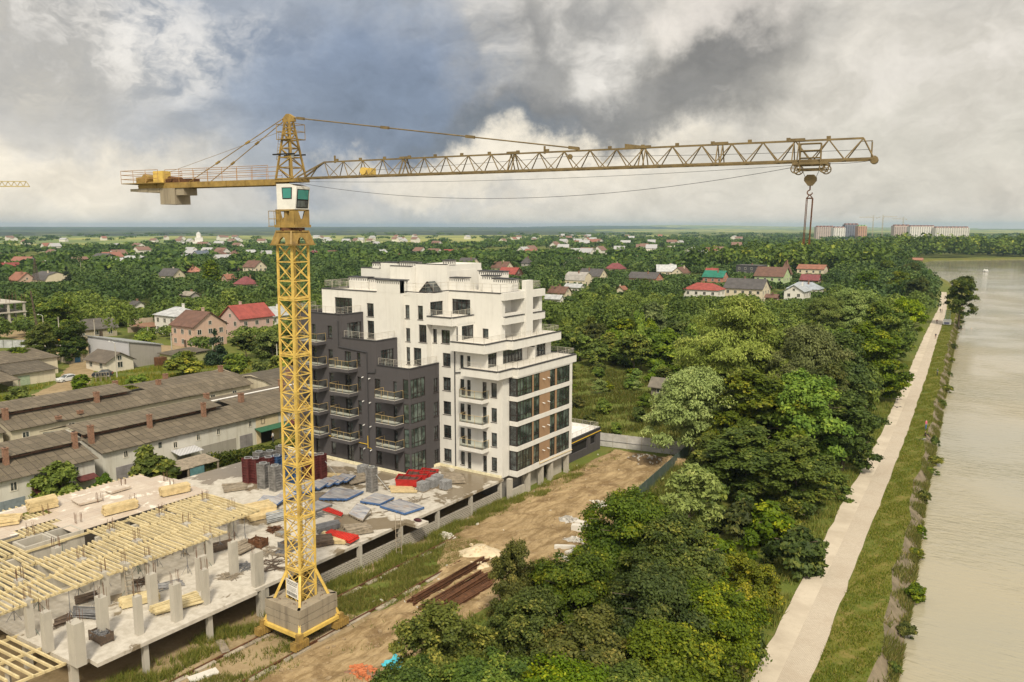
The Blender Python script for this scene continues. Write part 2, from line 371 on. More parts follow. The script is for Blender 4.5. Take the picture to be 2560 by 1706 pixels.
GRASSM = leaf_mat('grass_blades', (.095, .130, .014), (.165, .180, .022), (.28, .23, .055), .3)
BARK = plain('bark', (.11, .085, .06), .95, .35, 3.0)

# ------------------------------------------------------------------ mesh helpers
class MB:
    def __init__(s): s.v = []; s.f = []; s.mi = []; s.m = 0
    def quad(s, *pts):
        b = len(s.v); s.v += [tuple(p) for p in pts]; s.f.append(tuple(range(b, b + len(pts)))); s.mi.append(s.m); return s
    def hexa(s, P):                      # 8 corners: bottom 4 ccw, top 4 ccw
        b = len(s.v); s.v += [tuple(p) for p in P]
        for q in ((3, 2, 1, 0), (4, 5, 6, 7), (0, 1, 5, 4), (1, 2, 6, 5), (2, 3, 7, 6), (3, 0, 4, 7)):
            s.f.append(tuple(b + i for i in q)); s.mi.append(s.m)
        return s
    def box(s, x0, x1, y0, y1, z0, z1):
        return s.hexa([(x0, y0, z0), (x1, y0, z0), (x1, y1, z0), (x0, y1, z0), (x0, y0, z1), (x1, y0, z1), (x1, y1, z1), (x0, y1, z1)])
    def obox(s, c, lx, ly, z0, z1, ang=0.0):
        ca, sa = math.cos(ang), math.sin(ang); P = []
        for z in (z0, z1):
            for sx, sy in ((-1, -1), (1, -1), (1, 1), (-1, 1)):
                x, y = sx * lx / 2, sy * ly / 2; P.append((c[0] + x * ca - y * sa, c[1] + x * sa + y * ca, z))
        return s.hexa(P)
    def beam(s, p, q, w, h=None, up=(0, 0, 1)):
        p, q = Vector(p), Vector(q); h = h or w; d = (q - p).normalized(); u = Vector(up)
        if abs(d.dot(u)) > .98: u = Vector((1, 0, 0))
        a = d.cross(u).normalized() * w / 2; b = a.cross(d).normalized() * h / 2
        return s.hexa([p - a - b, p + a - b, p + a + b, p - a + b, q - a - b, q + a - b, q + a + b, q - a + b])
    def tube(s, p, q, r, r2=None, n=6, cap=True):
        p, q = Vector(p), Vector(q); r2 = r if r2 is None else r2; d = (q - p).normalized()
        u = Vector((0, 0, 1)) if abs(d.z) < .9 else Vector((1, 0, 0)); a = d.cross(u).normalized(); b = d.cross(a)
        k = len(s.v)
        for c, rr in ((p, r), (q, r2)):
            for i in range(n):
                t = 2 * math.pi * i / n; s.v.append(tuple(c + a * rr * math.cos(t) + b * rr * math.sin(t)))
        for i in range(n):
            j = (i + 1) % n; s.f.append((k + i, k + n + i, k + n + j, k + j)); s.mi.append(s.m)
        if cap:
            s.f.append(tuple(k + i for i in range(n))); s.mi.append(s.m); s.f.append(tuple(k + n + n - 1 - i for i in range(n))); s.mi.append(s.m)
        return s
    def prism(s, poly, z0, z1):
        n = len(poly); k = len(s.v)
        s.v += [(x, y, z0) for x, y in poly] + [(x, y, z1) for x, y in poly]
        for i in range(n): s.f.append((k + i, k + (i + 1) % n, k + n + (i + 1) % n, k + n + i)); s.mi.append(s.m)
        s.f.append(tuple(k + n - 1 - i for i in range(n))); s.mi.append(s.m); s.f.append(tuple(k + n + i for i in range(n))); s.mi.append(s.m)
        return s
    def extrude(s, poly3, vec):          # polygon of 3d points pushed along vec
        n = len(poly3); k = len(s.v); vec = Vector(vec)
        s.v += [tuple(p) for p in poly3] + [tuple(Vector(p) + vec) for p in poly3]
        for i in range(n): s.f.append((k + i, k + (i + 1) % n, k + n + (i + 1) % n, k + n + i)); s.mi.append(s.m)
        s.f.append(tuple(k + n - 1 - i for i in range(n))); s.mi.append(s.m); s.f.append(tuple(k + n + i for i in range(n))); s.mi.append(s.m)
        return s
    def ell(s, c, rx, ry, rz, n=10, m=6, jit=0, seed=0):
        rnd = random.Random(seed); k = len(s.v); c = Vector(c)
        for j in range(m + 1):
            ph = math.pi * j / m
            for i in range(n):
                t = 2 * math.pi * i / n; f = 1 + jit * (rnd.random() - .5)
                s.v.append((c.x + rx * f * math.sin(ph) * math.cos(t), c.y + ry * f * math.sin(ph) * math.sin(t), c.z + rz * f * math.cos(ph)))
        for j in range(m):
            for i in range(n):
                a = k + j * n + i; b = k + j * n + (i + 1) % n; s.f.append((a, a + n, b + n, b)); s.mi.append(s.m)
        return s
    def build(s, name, mats, parent=None, smooth=False):
        if not isinstance(mats, (list, tuple)): mats = [mats]
        me = bpy.data.meshes.new(name)
        off = parent_loc(parent)
        me.from_pydata([(x - off.x, y - off.y, z - off.z) for x, y, z in s.v], [], s.f)
        for m in mats: me.materials.append(m)
        me.polygons.foreach_set('material_index', s.mi)
        if smooth: me.polygons.foreach_set('use_smooth', [True] * len(s.f))
        bm = bmesh.new(); bm.from_mesh(me); bmesh.ops.recalc_face_normals(bm, faces=[f for f in bm.faces]) if name in RECALC else None
        bm.to_mesh(me); bm.free(); me.update()
        o = bpy.data.objects.new(name, me); COL.objects.link(o)
        if parent: o.parent = parent
        return o
RECALC = set()
def parent_loc(p):
    v = Vector((0, 0, 0))
    while p is not None: v += p.location; p = p.parent
    return v
def tag(o, label=None, cat=None, group=None, kind=None):
    if label: o['label'] = label
    if cat: o['category'] = cat
    if group: o['group'] = group
    if kind: o['kind'] = kind
    return o
def thing(name, label, cat, loc=(0, 0, 0), group=None):
    o = bpy.data.objects.new(name, None); o.empty_display_size = .3; COL.objects.link(o); o.location = loc
    return tag(o, label, cat, group)
def dup(root, loc, rz=0, sc=1.0, label=None, group=None):
    def cp(o, par):
        c = o.copy(); COL.objects.link(c)
        if par is not None: c.parent = par
        for ch in [x for x in KIDS.get(o.name, [])]: cp(ch, c)
        return c
    if root.name not in KIDS:
        def reg(o):
            KIDS[o.name] = list(o.children)
            for ch in o.children: reg(ch)
        reg(root)
    r = cp(root, None); r.location = loc; r.rotation_euler = (0, 0, rz)
    r.scale = sc if isinstance(sc, (tuple, list)) else (sc, sc, sc)
    if label: r['label'] = label
    if group: r['group'] = group
    return r
KIDS = {}
# faces of the building: ('S', Y) looks towards -Y, ('E', X) looks towards +X
def fp(face, u, z, d=0.0):
    return (u, face[1] - d, z) if face[0] == 'S' else (face[1] + d, u, z)
def fbox(mb, face, u0, u1, z0, z1, d0, d1):
    if face[0] == 'S': mb.box(u0, u1, face[1] - d1, face[1] - d0, z0, z1)
    else: mb.box(face[1] + d0, face[1] + d1, u0, u1, z0, z1)
def wall(mb, face, u0, u1, z0, z1, holes=(), dep=.2):
    us = sorted({u0, u1, *[h[0] for h in holes if u0 < h[0] < u1], *[h[1] for h in holes if u0 < h[1] < u1]})
    zs = sorted({z0, z1, *[h[2] for h in holes if z0 < h[2] < z1], *[h[3] for h in holes if z0 < h[3] < z1]})
    for a, b in zip(us, us[1:]):
        for c, d in zip(zs, zs[1:]):
            mu, mz = (a + b) / 2, (c + d) / 2
            if any(h[0] < mu < h[1] and h[2] < mz < h[3] for h in holes): continue
            mb.quad(fp(face, a, c), fp(face, b, c), fp(face, b, d), fp(face, a, d))
    for h in holes:
        a, b, c, d = max(h[0], u0), min(h[1], u1), max(h[2], z0), min(h[3], z1)
        D = -dep
        mb.quad(fp(face, a, c), fp(face, a, d), fp(face, a, d, D), fp(face, a, c, D))
        mb.quad(fp(face, b, c), fp(face, b, c, D), fp(face, b, d, D), fp(face, b, d))
        mb.quad(fp(face, a, c), fp(face, a, c, D), fp(face, b, c, D), fp(face, b, c))
        mb.quad(fp(face, a, d), fp(face, b, d), fp(face, b, d, D), fp(face, a, d, D))
def window(parent, face, u0, u1, z0, z1, cols=1, transom=None, name='window', dep=.18, sill=True, glass=None, fm=None, t=.07):
    mb = MB(); d0, d1 = -dep - .02, -dep + .06
    fbox(mb, face, u0, u0 + t, z0, z1, d0, d1); fbox(mb, face, u1 - t, u1, z0, z1, d0, d1)
    fbox(mb, face, u0 + t, u1 - t, z0, z0 + t, d0, d1); fbox(mb, face, u0 + t, u1 - t, z1 - t, z1, d0, d1)
    for i in range(1, cols):
        u = u0 + (u1 - u0) * i / cols; fbox(mb, face, u - t * .55, u + t * .55, z0 + t, z1 - t, d0, d1 - .005)
    if transom:
        z = z0 + (z1 - z0) * transom
        for i in range(cols):
            a = u0 + (u1 - u0) * i / cols + t * .6; b = u0 + (u1 - u0) * (i + 1) / cols - t * .6
            fbox(mb, face, a, b, z - t * .4, z + t * .4, d0, d1 - .01)
    w = mb.build(name, fm or FRAME, parent)
    MB().quad(fp(face, u0 + .02, z0 + .02, -dep), fp(face, u1 - .02, z0 + .02, -dep), fp(face, u1 - .02, z1 - .02, -dep), fp(face, u0 + .02, z1 - .02, -dep)).build('pane', glass or GLASS, w)
    if sill:
        m2 = MB(); fbox(m2, face, u0 - .06, u1 + .06, z0 - .06, z0 - .003, -dep + .065, .06); m2.build('sill', FRAME, w)
    return w
def struct(name, mb_or_obj, m=None):
    o = mb_or_obj.build(name, m) if isinstance(mb_or_obj, MB) else mb_or_obj
    o['kind'] = 'structure'; return o
def quads_object(name, V, m, tone=None, parent=None, kind=None, nv=4):
    n = len(V) // nv; me = bpy.data.meshes.new(name)
    me.vertices.add(len(V)); me.vertices.foreach_set('co', np.asarray(V, np.float32).ravel())
    me.loops.add(n * nv); me.loops.foreach_set('vertex_index', np.arange(n * nv, dtype=np.int32))
    me.polygons.add(n); me.polygons.foreach_set('loop_start', np.arange(0, n * nv, nv, dtype=np.int32)); me.polygons.foreach_set('loop_total', np.full(n, nv, np.int32))
    me.materials.append(m); me.update(calc_edges=True)
    if tone is not None:
        a = me.attributes.new('tone', 'FLOAT', 'FACE'); a.data.foreach_set('value', np.asarray(tone, np.float32))
    o = bpy.data.objects.new(name, me); COL.objects.link(o)
    if parent: o.parent = parent
    if kind: o['kind'] = kind
    return o

# ------------------------------------------------------------------ ground, path, lake, hills
PL = [(-10, -60), (-14.3, 20), (-16.8, 56), (-18.1, 76), (-20.0, 104.5), (-21.6, 132.7), (-27, 199.7), (-33.2, 276), (-37.4, 332), (-40.5, 375), (-50, 470)]
PR = [(-6, -60), (-10.6, 20), (-13, 58.6), (-14.3, 78.5), (-16.2, 107), (-18.1, 135), (-23.2, 202), (-29.2, 273), (-33.6, 330), (-37.5, 375), (-47.6, 470)]
PW = [(-1, -60), (-5.4, 20), (-7.9, 62), (-9.1, 80), (-12.3, 115), (-14.65, 147), (-18.1, 191), (-24.4, 271), (-29, 330), (-32.4, 390), (-42, 480), (-60, 600), (-82, 700), (-112, 880), (-110, 950), (-33, 1040), (150, 1075), (500, 1060), (1200, 900), (2600, 700), (9000, 600)]
def lerp_line(L, y):
    for (xa, ya), (xb, yb) in zip(L, L[1:]):
        if ya <= y <= yb: return xa + (xb - xa) * (y - ya) / (yb - ya)
    return L[0][0] if y < L[0][1] else L[-1][0]
def bank_x(y): return lerp_line(PR, y) + (.70 + .05 * math.sin(y * .21) + .04 * math.sin(y * .57 + 1)) * (lerp_line(PW[:10], y) - lerp_line(PR, y))
ys = [-60, -20, 20] + list(range(40, 300, 4)) + [310, 330, 350, 390, 480]
edge = [(bank_x(y) if y < 471 else -45, y) for y in ys]
def wob(i): return .0
shore2 = [(-66, 600), (-88, 700), (-118, 880), (-116, 960), (-36, 1052), (150, 1088), (500, 1072), (1200, 912), (2600, 712), (9000, 612)]
g = MB(); up = [(5, -2500)] + edge + shore2[:4]; ac = shore2[3:] + [(15000, 612)]
for (xa, ya), (xb, yb) in zip(up, up[1:]): g.quad((-15000, ya, 0), (xa, ya, 0), (xb, yb, 0), (-15000, yb, 0))
g.quad((-15000, 960, 0), (-116, 960, 0), (-116, 15000, 0), (-15000, 15000, 0))
for (xa, ya), (xb, yb) in zip(ac, ac[1:]): g.quad((xa, ya, 0), (xb, yb, 0), (xb, 15000, 0), (xa, 15000, 0))
me = bpy.data.meshes.new('ground'); me.from_pydata(g.v, [], g.f); me.materials.append(GROUND)
go = bpy.data.objects.new('ground', me); COL.objects.link(go); struct('ground', go)
g = MB()                                           # stone bank down to the water
full = edge + shore2; wl = [(lerp_line(PW[:11], y) + .35, y) for y in ys] + [(x + 7, y - 8) for x, y in shore2]
for i in range(len(full) - 1):
    a, b, c, d = full[i], full[i + 1], wl[i + 1], wl[i]
    g.quad((*a, 0.0), (*d, -1.75), (*c, -1.75), (*b, 0.0))
NB = len(ys) - 1; g.mi = [0 if i < NB else 1 for i in range(len(g.f))]; struct('river_bank', g, [BANKM, VERGE])
w = MB(); w.quad((-400, -2500, -1.5), (15000, -2500, -1.5), (15000, 1100, -1.5), (-400, 1100, -1.5)); struct('lake', w, WATER)
def strip(L, Rr, z, name, m, th=.0):
    mb = MB(); Y = sorted({p[1] for p in L} | {p[1] for p in Rr} | set(range(-50, 470, 3))); Y = [y for y in Y if -60 <= y <= 470]
    rnd = random.Random(4)
    pts = [(lerp_line(L, y) + (rnd.random() - .5) * max(0, th), lerp_line(Rr, y) + (rnd.random() - .5) * max(0, -th), y) for y in Y]
    for (a, b, y), (c, d, e) in zip(pts, pts[1:]): mb.quad((a, y, z), (b, y, z), (d, e, z), (c, e, z))
    return struct(name, mb, m)
PM = [(l[0] + .46 * (lerp_line(PR, l[1]) - l[0]), l[1]) for l in PL]
strip(PL, PM, .09, 'path', PATHC, .25)
strip([(x - .06, y) for x, y in PM], PR, .075, 'paved_path', PAVE, -.22)
VR = [(bank_x(y) - .02, y) for y in [-60, -20, 20] + list(range(40, 300, 4)) + [310, 330, 350, 390, 470]]
strip(PR, VR, .012, 'grass_verge', VERGE, .0)

def noise2(x, y, s):
    return (np.sin(x * 1.7 + s) * np.cos(y * 1.3 - s * 2) + .6 * np.sin(x * 3.1 - y * 2.3 + s * 3) + .45 * np.sin(x * 6.3 + y * 4.1 + s) * np.cos(y * 7.7 - x * 2.2)
            + .25 * np.sin(x * 13.1 + s * 5) * np.sin(y * 15.7 - s))
def height_patch(name, x0, x1, y0, y1, step, m, inside, amp, base=.03, s=1.0):
    """bumpy earth sheet that dips under the ground along an uneven edge"""
    xs = np.arange(x0, x1 + step, step); yy = np.arange(y0, y1 + step, step); X, Y = np.meshgrid(xs, yy)
    I = np.array([[inside(x, y) for x in xs] for y in yy])
    wav = noise2(X * .35, Y * .35, s)
    Z = np.clip(I * 1.2 + wav * .12, -.4, .35) * .5 + base + np.where(I > .2, noise2(X, Y, s + 2) * amp * .5 + noise2(X * 2.9, Y * 2.9, s + 5) * amp * .3, 0)
    Z = np.where(I < -.6, -.25, Z)
    nx, ny = len(xs), len(yy); V = np.stack([X, Y, Z], -1).reshape(-1, 3)
    idx = np.arange(nx * ny).reshape(ny, nx); F = np.stack([idx[:-1, :-1], idx[:-1, 1:], idx[1:, 1:], idx[1:, :-1]], -1).reshape(-1, 4)
    F = F[(V[F][:, :, 2] > -.2).any(1)]
    me = bpy.data.meshes.new(name); me.from_pydata(V.tolist(), [], F.tolist()); me.materials.append(m); me.polygons.foreach_set('use_smooth', [True] * len(F))
    o = bpy.data.objects.new(name, me); COL.objects.link(o); return struct(name, o)
def in_dirt(x, y):
    # dirt track between the rails and the trees, widening towards the fence
    l = -54.0 if y > 66 else (-47.3 if y < 56 else -47.3 - (y - 56) * .67)
    r = -40.0 if y < 66 else (-40.5 if y > 88 else -39.0)
    t = 107.2
    return min(x - l, r - x, t - y, y - 14) * .6
height_patch('dirt_track', -57, -36, 12, 109, .3, DIRT, in_dirt, .11)
def in_yard(x, y):
    def seg(ax, ay, bx, by, w):
        t = max(0, min(1, ((x - ax) * (bx - ax) + (y - ay) * (by - ay)) / ((bx - ax) ** 2 + (by - ay) ** 2)))
        return w - math.hypot(x - ax - t * (bx - ax), y - ay - t * (by - ay))
    return max(seg(-158, 68, -175, 87, 3.4), seg(-175, 87, -194, 99, 3.2), seg(-194, 99, -215, 110, 2.6), seg(-214, 108, -240, 118, 8.5), seg(-225, 117, -205, 126, 7), seg(-240, 118, -300, 120, 5)) * .5
height_patch('yard_track', -302, -150, 58, 136, 1.2, YARD, in_yard, .05, s=3.0)
height_patch('track_bed', -57, -45.5, 12, 52, .4, YARD, lambda x, y: min(x + 56, -46.4 - x, 48.5 - y + 1.2 * math.sin(x * 1.7), y - 14) * .6, .03, base=-.15, s=6.0)
ug = MB(); ug.quad((-90, 12, .015), (-53.6, 12, .015), (-53.6, 79, .015), (-90, 79, .015)); struct('earth_under_deck', ug, YARD)
gy = MB(); gy.quad((-100.5, 14, .01), (-90.2, 14, .01), (-90.2, 100, .01), (-100.5, 100, .01)); struct('garage_lane', gy, VERGE)

def ridge(name, D, a0, a1, prof, m, thick=900, n=70, seed=0):
    """a low wooded rise on the skyline; prof = heights along the arc"""
    rnd = random.Random(seed); mb = MB(); pts = []
    for i in range(n + 1):
        t = i / n; a = a0 + (a1 - a0) * t; k = t * (len(prof) - 1); j = min(int(k), len(prof) - 2)
        h = prof[j] + (prof[j + 1] - prof[j]) * (k - j) + rnd.uniform(-1, 1) * 1.3
        dv = RIGHT * math.sin(R(a)) + FWD * math.cos(R(a))
        pts.append((dv * (D - thick), dv * D, dv * (D + thick * 1.6), h))
    for p, q in zip(pts, pts[1:]):
        mb.quad((p[0].x, p[0].y, -1), (q[0].x, q[0].y, -1), (q[1].x, q[1].y, q[3]), (p[1].x, p[1].y, p[3]))
        mb.quad((p[1].x, p[1].y, p[3]), (q[1].x, q[1].y, q[3]), (q[2].x, q[2].y, -1), (p[2].x, p[2].y, -1))
    return struct(name, mb, m)
ridge('hills', 9500, -52, 14, [34, 35, 34, 32, 31, 31, 32, 30, 26, 20, 2], HILLM, 4600, seed=1)
ridge('hills.001', 4300, -50, 8, [13, 10, 12, 9, 11, 8, 10, 9, 2], HILLM, 1350, seed=2)
ridge('hills.002', 12500, 4, 30, [4, 44, 58, 50, 34, 26, 20, 12], FIELDM, 1500, seed=3)
ridge('hills.003', 10500, 0, 13, [26, 40, 46, 36, 6], HILLM, 900, seed=5)
mb_ = MB()
for i in range(24):
    a0_, a1_ = R(-40 + i * 2.2), R(-40 + (i + 1) * 2.2); P4 = []
    for a_, D_ in ((a0_, 1420), (a1_, 1420), (a1_, 3300), (a0_, 3300)): v_ = RIGHT * math.sin(a_) * D_ + FWD * math.cos(a_) * D_; P4.append((v_.x, v_.y, .5))
    mb_.quad(*P4)
struct('far_meadow', mb_, FIELDM)
ridge('far_fields.001', 6800, 2, 46, [6, 10, 12, 9, 10, 6, 8, 5], FIELDM, 1800, seed=6)

# ------------------------------------------------------------------ apartment building
def build_apartments():
    B = thing('apartment_building', 'stepped white and charcoal apartment block with terraces and tan clad side', 'apartment building', (-70, 80, 2.8))
    f = lambda k: 2.8 + 3.15 * (k - 1)
    white, dark = MB(), MB()
    wins = []
    def W(face, u0, u1, z0, z1, cols=1, tr=None, name='window', **kw):
        wins.append((face, u0, u1, z0, z1, cols, tr, name, kw)); return (u0, u1, z0, z1)
    # ---- charcoal wing, floors 1-4
    S = ('S', 73.0); H = []
    for k in range(1, 5):
        b = f(k)
        H += [W(S, -71.14, -70.12, b + .65, b + 2.35, 2, .3), W(S, -67.95, -67.33, b + .4, b + 2.35, 1, .3, 'balcony_door'),
              W(S, -79.45, -78.6, b + .65, b + 2.3, 1, .3), W(S, -76.4, -75.25, b + .2 if k == 1 else b + .38, b + 2.3, 2, .3, 'balcony_door'), W(S, -74.2, -73.55, b + .65, b + 2.3, 1, .3),
              W(S, -82.45, -81.75, b + .35, b + 2.3, 1, .3, 'balcony_door')]
        H.append((-66.3, -65.2, b + .32, b + 2.8))
    wall(dark, S, -86, -65.2, 2.8, f(5), H)
    for k in (5, 6):
        b = f(k); x1 = -70.75 if k == 5 else -76.8; top = 19.4 if k == 5 else 22.4; H = []
        H += [W(S, -79.45, -78.6, b + .65, b + 2.3, 1, .3), W(S, -82.45, -81.75, b + .35, b + 2.3, 1, .3, 'balcony_door')]
        if k == 5: H += [W(S, -76.4, -75.25, b + .38, b + 2.3, 2, .3, 'balcony_door'), W(S, -74.2, -73.55, b + .65, b + 2.3, 1, .3)]
        wall(dark, S, -86, x1, b, top if k == 6 else f(6), H)
    wall(dark, S, -76.8, -70.75, f(6), 19.4); wall(dark, S, -70.75, -65.2, f(5), 16.35)
    E1 = ('E', -65.2); H = []
    for k in range(1, 5):
        b = f(k); H.append((73.0, 75.95, b + .32, b + 2.8)); H.append(W(E1, 77.6, 78.5, b + .4, b + 2.25, 2, .3))
    wall(dark, E1, 73, 78.75, 2.8, 16.35, H)
    H = [W(('E', -70.75), 73.9, 76.3, 15.75, 18.15, 4, .8)]; wall(dark, ('E', -70.75), 73, 77.8, f(5), 19.4, H)
    H = [W(('E', -76.8), 74.0, 76.6, 18.9, 21.25, 4, .8)]; wall(dark, ('E', -76.8), 73, 77, f(6), 22.4, H)
    dark.quad((-86, 73, 2.8), (-86, 73, 22.4), (-86, 95, 22.4), (-86, 95, 2.8))
    # parapet inner sides
    for a, b_, c, d, z0, z1 in ((-70.75, -65.2, 73, 78.75, 15.5, 16.35), (-76.8, -70.75, 73, 77, 18.65, 19.4), (-86, -76.8, 73, 77, 21.8, 22.4)):
        dark.quad((a, c + .25, z0), (b_ - .25, c + .25, z0), (b_ - .25, c + .25, z1), (a, c + .25, z1))
        dark.quad((b_ - .25, c + .25, z0), (b_ - .25, d, z0), (b_ - .25, d, z1), (b_ - .25, c + .25, z1))
    dark.build('charcoal_wall', GREY_R, B)
    for a, b_, c, d, z in ((-70.75, -65.3, 73.1, 78.75, 15.5), (-76.8, -70.85, 73.1, 77.8, 18.65), (-86, -76.9, 73.1, 77, 21.8)): MB().quad((a, c, z), (b_, c, z), (b_, d, z), (a, d, z)).build('terrace_floor', CONC_W, B)
    # ---- white volumes
    S1 = ('S', 77.0); H = [W(S1, -82.2, -78.85, 22.0, 24.2, 4, .78), W(S1, -76.1, -74.85, 21.9, 23.7, 2, .3), W(S1, -76.1, -74.85, 18.95, 21.35, 2, .3)]
    wall(white, S1, -84.7, -76.8, 21.7, 25.25, [h for h in H if h[0] < -77]); wall(white, S1, -76.8, -70.1, 18.5, 25.25, [h for h in H if h[0] > -77]); wall(white, S1, -70.75, -70.1, 15.4, 18.5)
    wall(white, ('E', -70.1), 77, 77.8, 15.4, 26.85)
    white.quad((-84.7, 77, 21.7), (-84.7, 77, 25.25), (-84.7, 96, 25.25), (-84.7, 96, 21.7))
    S2 = ('S', 77.8)
    H = [W(S2, -70.0, -69.25, 21.95, 23.72, 1, .3), W(S2, -67.85, -66.97, 21.95, 23.75, 2, .3), W(S2, -69.95, -69.2, 18.92, 20.7, 1, .3), W(S2, -69.93, -69.27, 15.9, 18.2, 1, .3), W(S2, -68.68, -67.37, 15.95, 18.22, 2, .8), W(S2, -67.72, -66.42, 19.0, 21.3, 3, .78)]
    wall(white, S2, -70.1, -66.4, 15.4, 25.3, H)
    E2 = ('E', -66.4); H = [W(E2, 78.6, 81.2, 22.3, 24.2, 3, .78)]
    wall(white, E2, 77.8, 78.75, 15.4, 21.7); wall(white, E2, 77.8, 82.4, 21.7, 25.3, H)
    SM = ('S', 78.75); H = []
    for k in range(1, 6):
        b = f(k)
        H.append(W(SM, -64.58, -63.3, b + .63, b + 2.38, 2, .3))
        if k < 5:
            H += [W(SM, -61.78, -61.12, b + .65, b + 2.42, 1, .3), W(SM, -60.68, -60.1, b + .32, b + 2.42, 1, .3, 'balcony_door'), W(SM, -58.25, -57.62, b + .32, b + 2.42, 1, .3, 'balcony_door'), W(SM, -56.92, -56.06, b + .65, b + 2.45, 1, .32)]
    H5 = [h for h in H if h[2] > 15.4] + [W(SM, -61.76, -61.2, 16.0, 17.75, 1, .3), W(SM, -60.66, -60.12, 15.75, 17.75, 1, .3, 'balcony_door')]
    wall(white, SM, -65.2, -55.2, 2.8, 15.4, [h for h in H if h[2] < 15.4]); wall(white, SM, -66.4, -57.4, 15.4, 18.55, H5)
    H = [W(SM, -66.16, -65.5, 18.95, 20.75, 1, .3), W(SM, -64.76, -63.35, 19.0, 20.75, 2, .3)]
    wall(white, SM, -66.4, -62.0, 18.55, 21.7, H)
    E6 = ('E', -62.0); H = [W(E6, 79.5, 82.0, 18.9, 21.3, 3, .8)]; wall(white, E6, 78.75, 82.4, 18.55, 21.45, H)
    S7 = ('S', 82.4); H = [W(S7, -65.87, -62.85, 22.3, 24.4, 4, .78), W(S7, -60.9, -59.95, 19.1, 20.8, 1, .3)]
    wall(white, S7, -66.4, -62.2, 21.7, 25.4, H[:1]); wall(white, S7, -62.2, -57.9, 18.55, 25.4, H[1:])
    # east loggias, floors 6 and 7
    E7 = ('E', -57.9)
    wall(white, E7, 82.4, 92.0, 18.55, 25.4, [(83.2, 86.9, 22.75, 24.5), (83.2, 86.9, 19.0, 21.4), (88.8, 91.3, 22.75, 24.5), (88.8, 91.3, 19.0, 21.4)], 1.6)
    white.quad((-59.5, 83, 18.6), (-59.5, 91.5, 18.6), (-59.5, 91.5, 24.8), (-59.5, 83, 24.8))
    for y0, y1 in ((83.4, 84.4), (89.1, 90.0)):
        for z in (18.95, 22.35): wins.append((('E', -59.25), y0, y1, z, z + 2.2, 1, .3, 'balcony_door', {'sill': False, 'dep': .1}))
    white.box(-57.9, -57.2, 87.05, 88.65, 18.6, 26.85)                            # tall pier
    for z in (21.45, 24.55): white.box(-57.9, -57.45, 82.4, 87.05, z, z + .95); white.box(-57.9, -57.45, 88.65, 92.1, z, z + .95)
    # floor 5 east
    E5 = ('E', -57.4); H = [W(E5, 78.8, 80.7, 15.95, 18.2, 3, .8), W(E5, 82.0, 86.5, 15.85, 18.2, 6, .8), W(E5, 89.9, 92.2, 15.9, 18.2, 3, .8)]
    wall(white, E5, 78.75, 93.6, 15.4, 18.55, H); white.box(-57.4, -56.4, 87.6, 88.0, 15.5, 18.1)
    # overhanging terraces
    white.box(-62.3, -56.9, 77.4, 82.2, 18.42, 19.5); white.box(-62, -56.0, 82.2, 94.0, 18.42, 19.5)
    white.box(-66.4, -62.2, 77.79, 82.39, 21.42, 22.42)
    white.box(-60.3, -54.6, 77.0, 80.25, 15.5, 16.42); white.box(-58, -53.88, 80.25, 94.6, 15.45, 16.42)
    # right block, tan side
    SE, EE = ('S', 80.2), ('E', -54.0)
    wall(white, ('E', -55.2), 78.75, 80.2, 2.8, 15.5)
    bands = [(2.75, 3.5), (6.04, 6.66), (9.23, 9.82), (12.39, 12.97), (15.3, 15.5)]
    for a, b in bands: white.box(-55.15, -53.93, 80.14, 93.6, a, b)
    white.box(-54.6, -53.95, 92.98, 93.6, 3.5, 15.3)
    white.quad((-54.0, 93.61, 2.8), (-86, 93.61, 2.8), (-86, 93.61, 15.5), (-54.0, 93.61, 15.5)); white.quad((-57.4, 93.61, 15.5), (-86, 93.61, 15.5), (-86, 93.61, 18.6), (-57.4, 93.61, 18.6)); white.quad((-57.9, 92.0, 18.6), (-86, 92.0, 18.6), (-86, 92.0, 25.2), (-57.9, 92.0, 25.2))
    for y0, y1 in ((83.62, 83.95), (85.38, 87.9), (89.22, 89.62)):
        for (a, b), (c, d) in zip(bands, bands[1:]): MB().box(-54.4, -53.99, y0, y1, b, c).build('tan_panel', BROWN_R, B)
    bw = MB()
    for (a, b), (c, d) in zip(bands, bands[1:]):
        for y0, y1, n in ((80.25, 83.6, 5), (89.64, 92.95, 4)): wins.append((EE, y0, y1, b + .02, c - .02, n, .3, 'bay_window', {'sill': False, 'dep': .06, 'glass': GLASS_G}))
        for y0, y1 in ((83.96, 85.36), (87.92, 89.2)): wins.append((EE, y0, y1, b + .02, c - .02, 2, .3, 'bay_window', {'sill': False, 'dep': .1, 'glass': GLASS_G}))
        wins.append((SE, -55.13, -54.08, b + .02, c - .02, 1, .3, 'bay_window', {'sill': False, 'dep': .06}))
    for k in range(1, 5):
        b = f(k); wins.append((('S', 73), -66.3, -65.3, b + .32, b + 2.8, 1, .25, 'bay_window', {'sill': False, 'dep': .1, 'glass': GLASS_G}))
        wins.append((('E', -65.2), 73.1, 75.95, b + .32, b + 2.8, 4, .25, 'bay_window', {'sill': False, 'dep': .1, 'glass': GLASS_G}))
    # roofs
    fl = MB(); fl.quad((-84.6, 77.1, 25.0), (-66.5, 77.9, 25.0), (-66.5, 92, 25.0), (-84.6, 92, 25.0)); fl.quad((-66.5, 82.5, 25.1), (-58, 82.5, 25.1), (-58, 92, 25.1), (-66.5, 92, 25.1))
    fl.quad((-66.5, 82.45, 25.0), (-66.4, 82.45, 25), (-66.4, 92, 25), (-66.5, 92, 25)); fl.build('roof_floor', CONC_W, B)
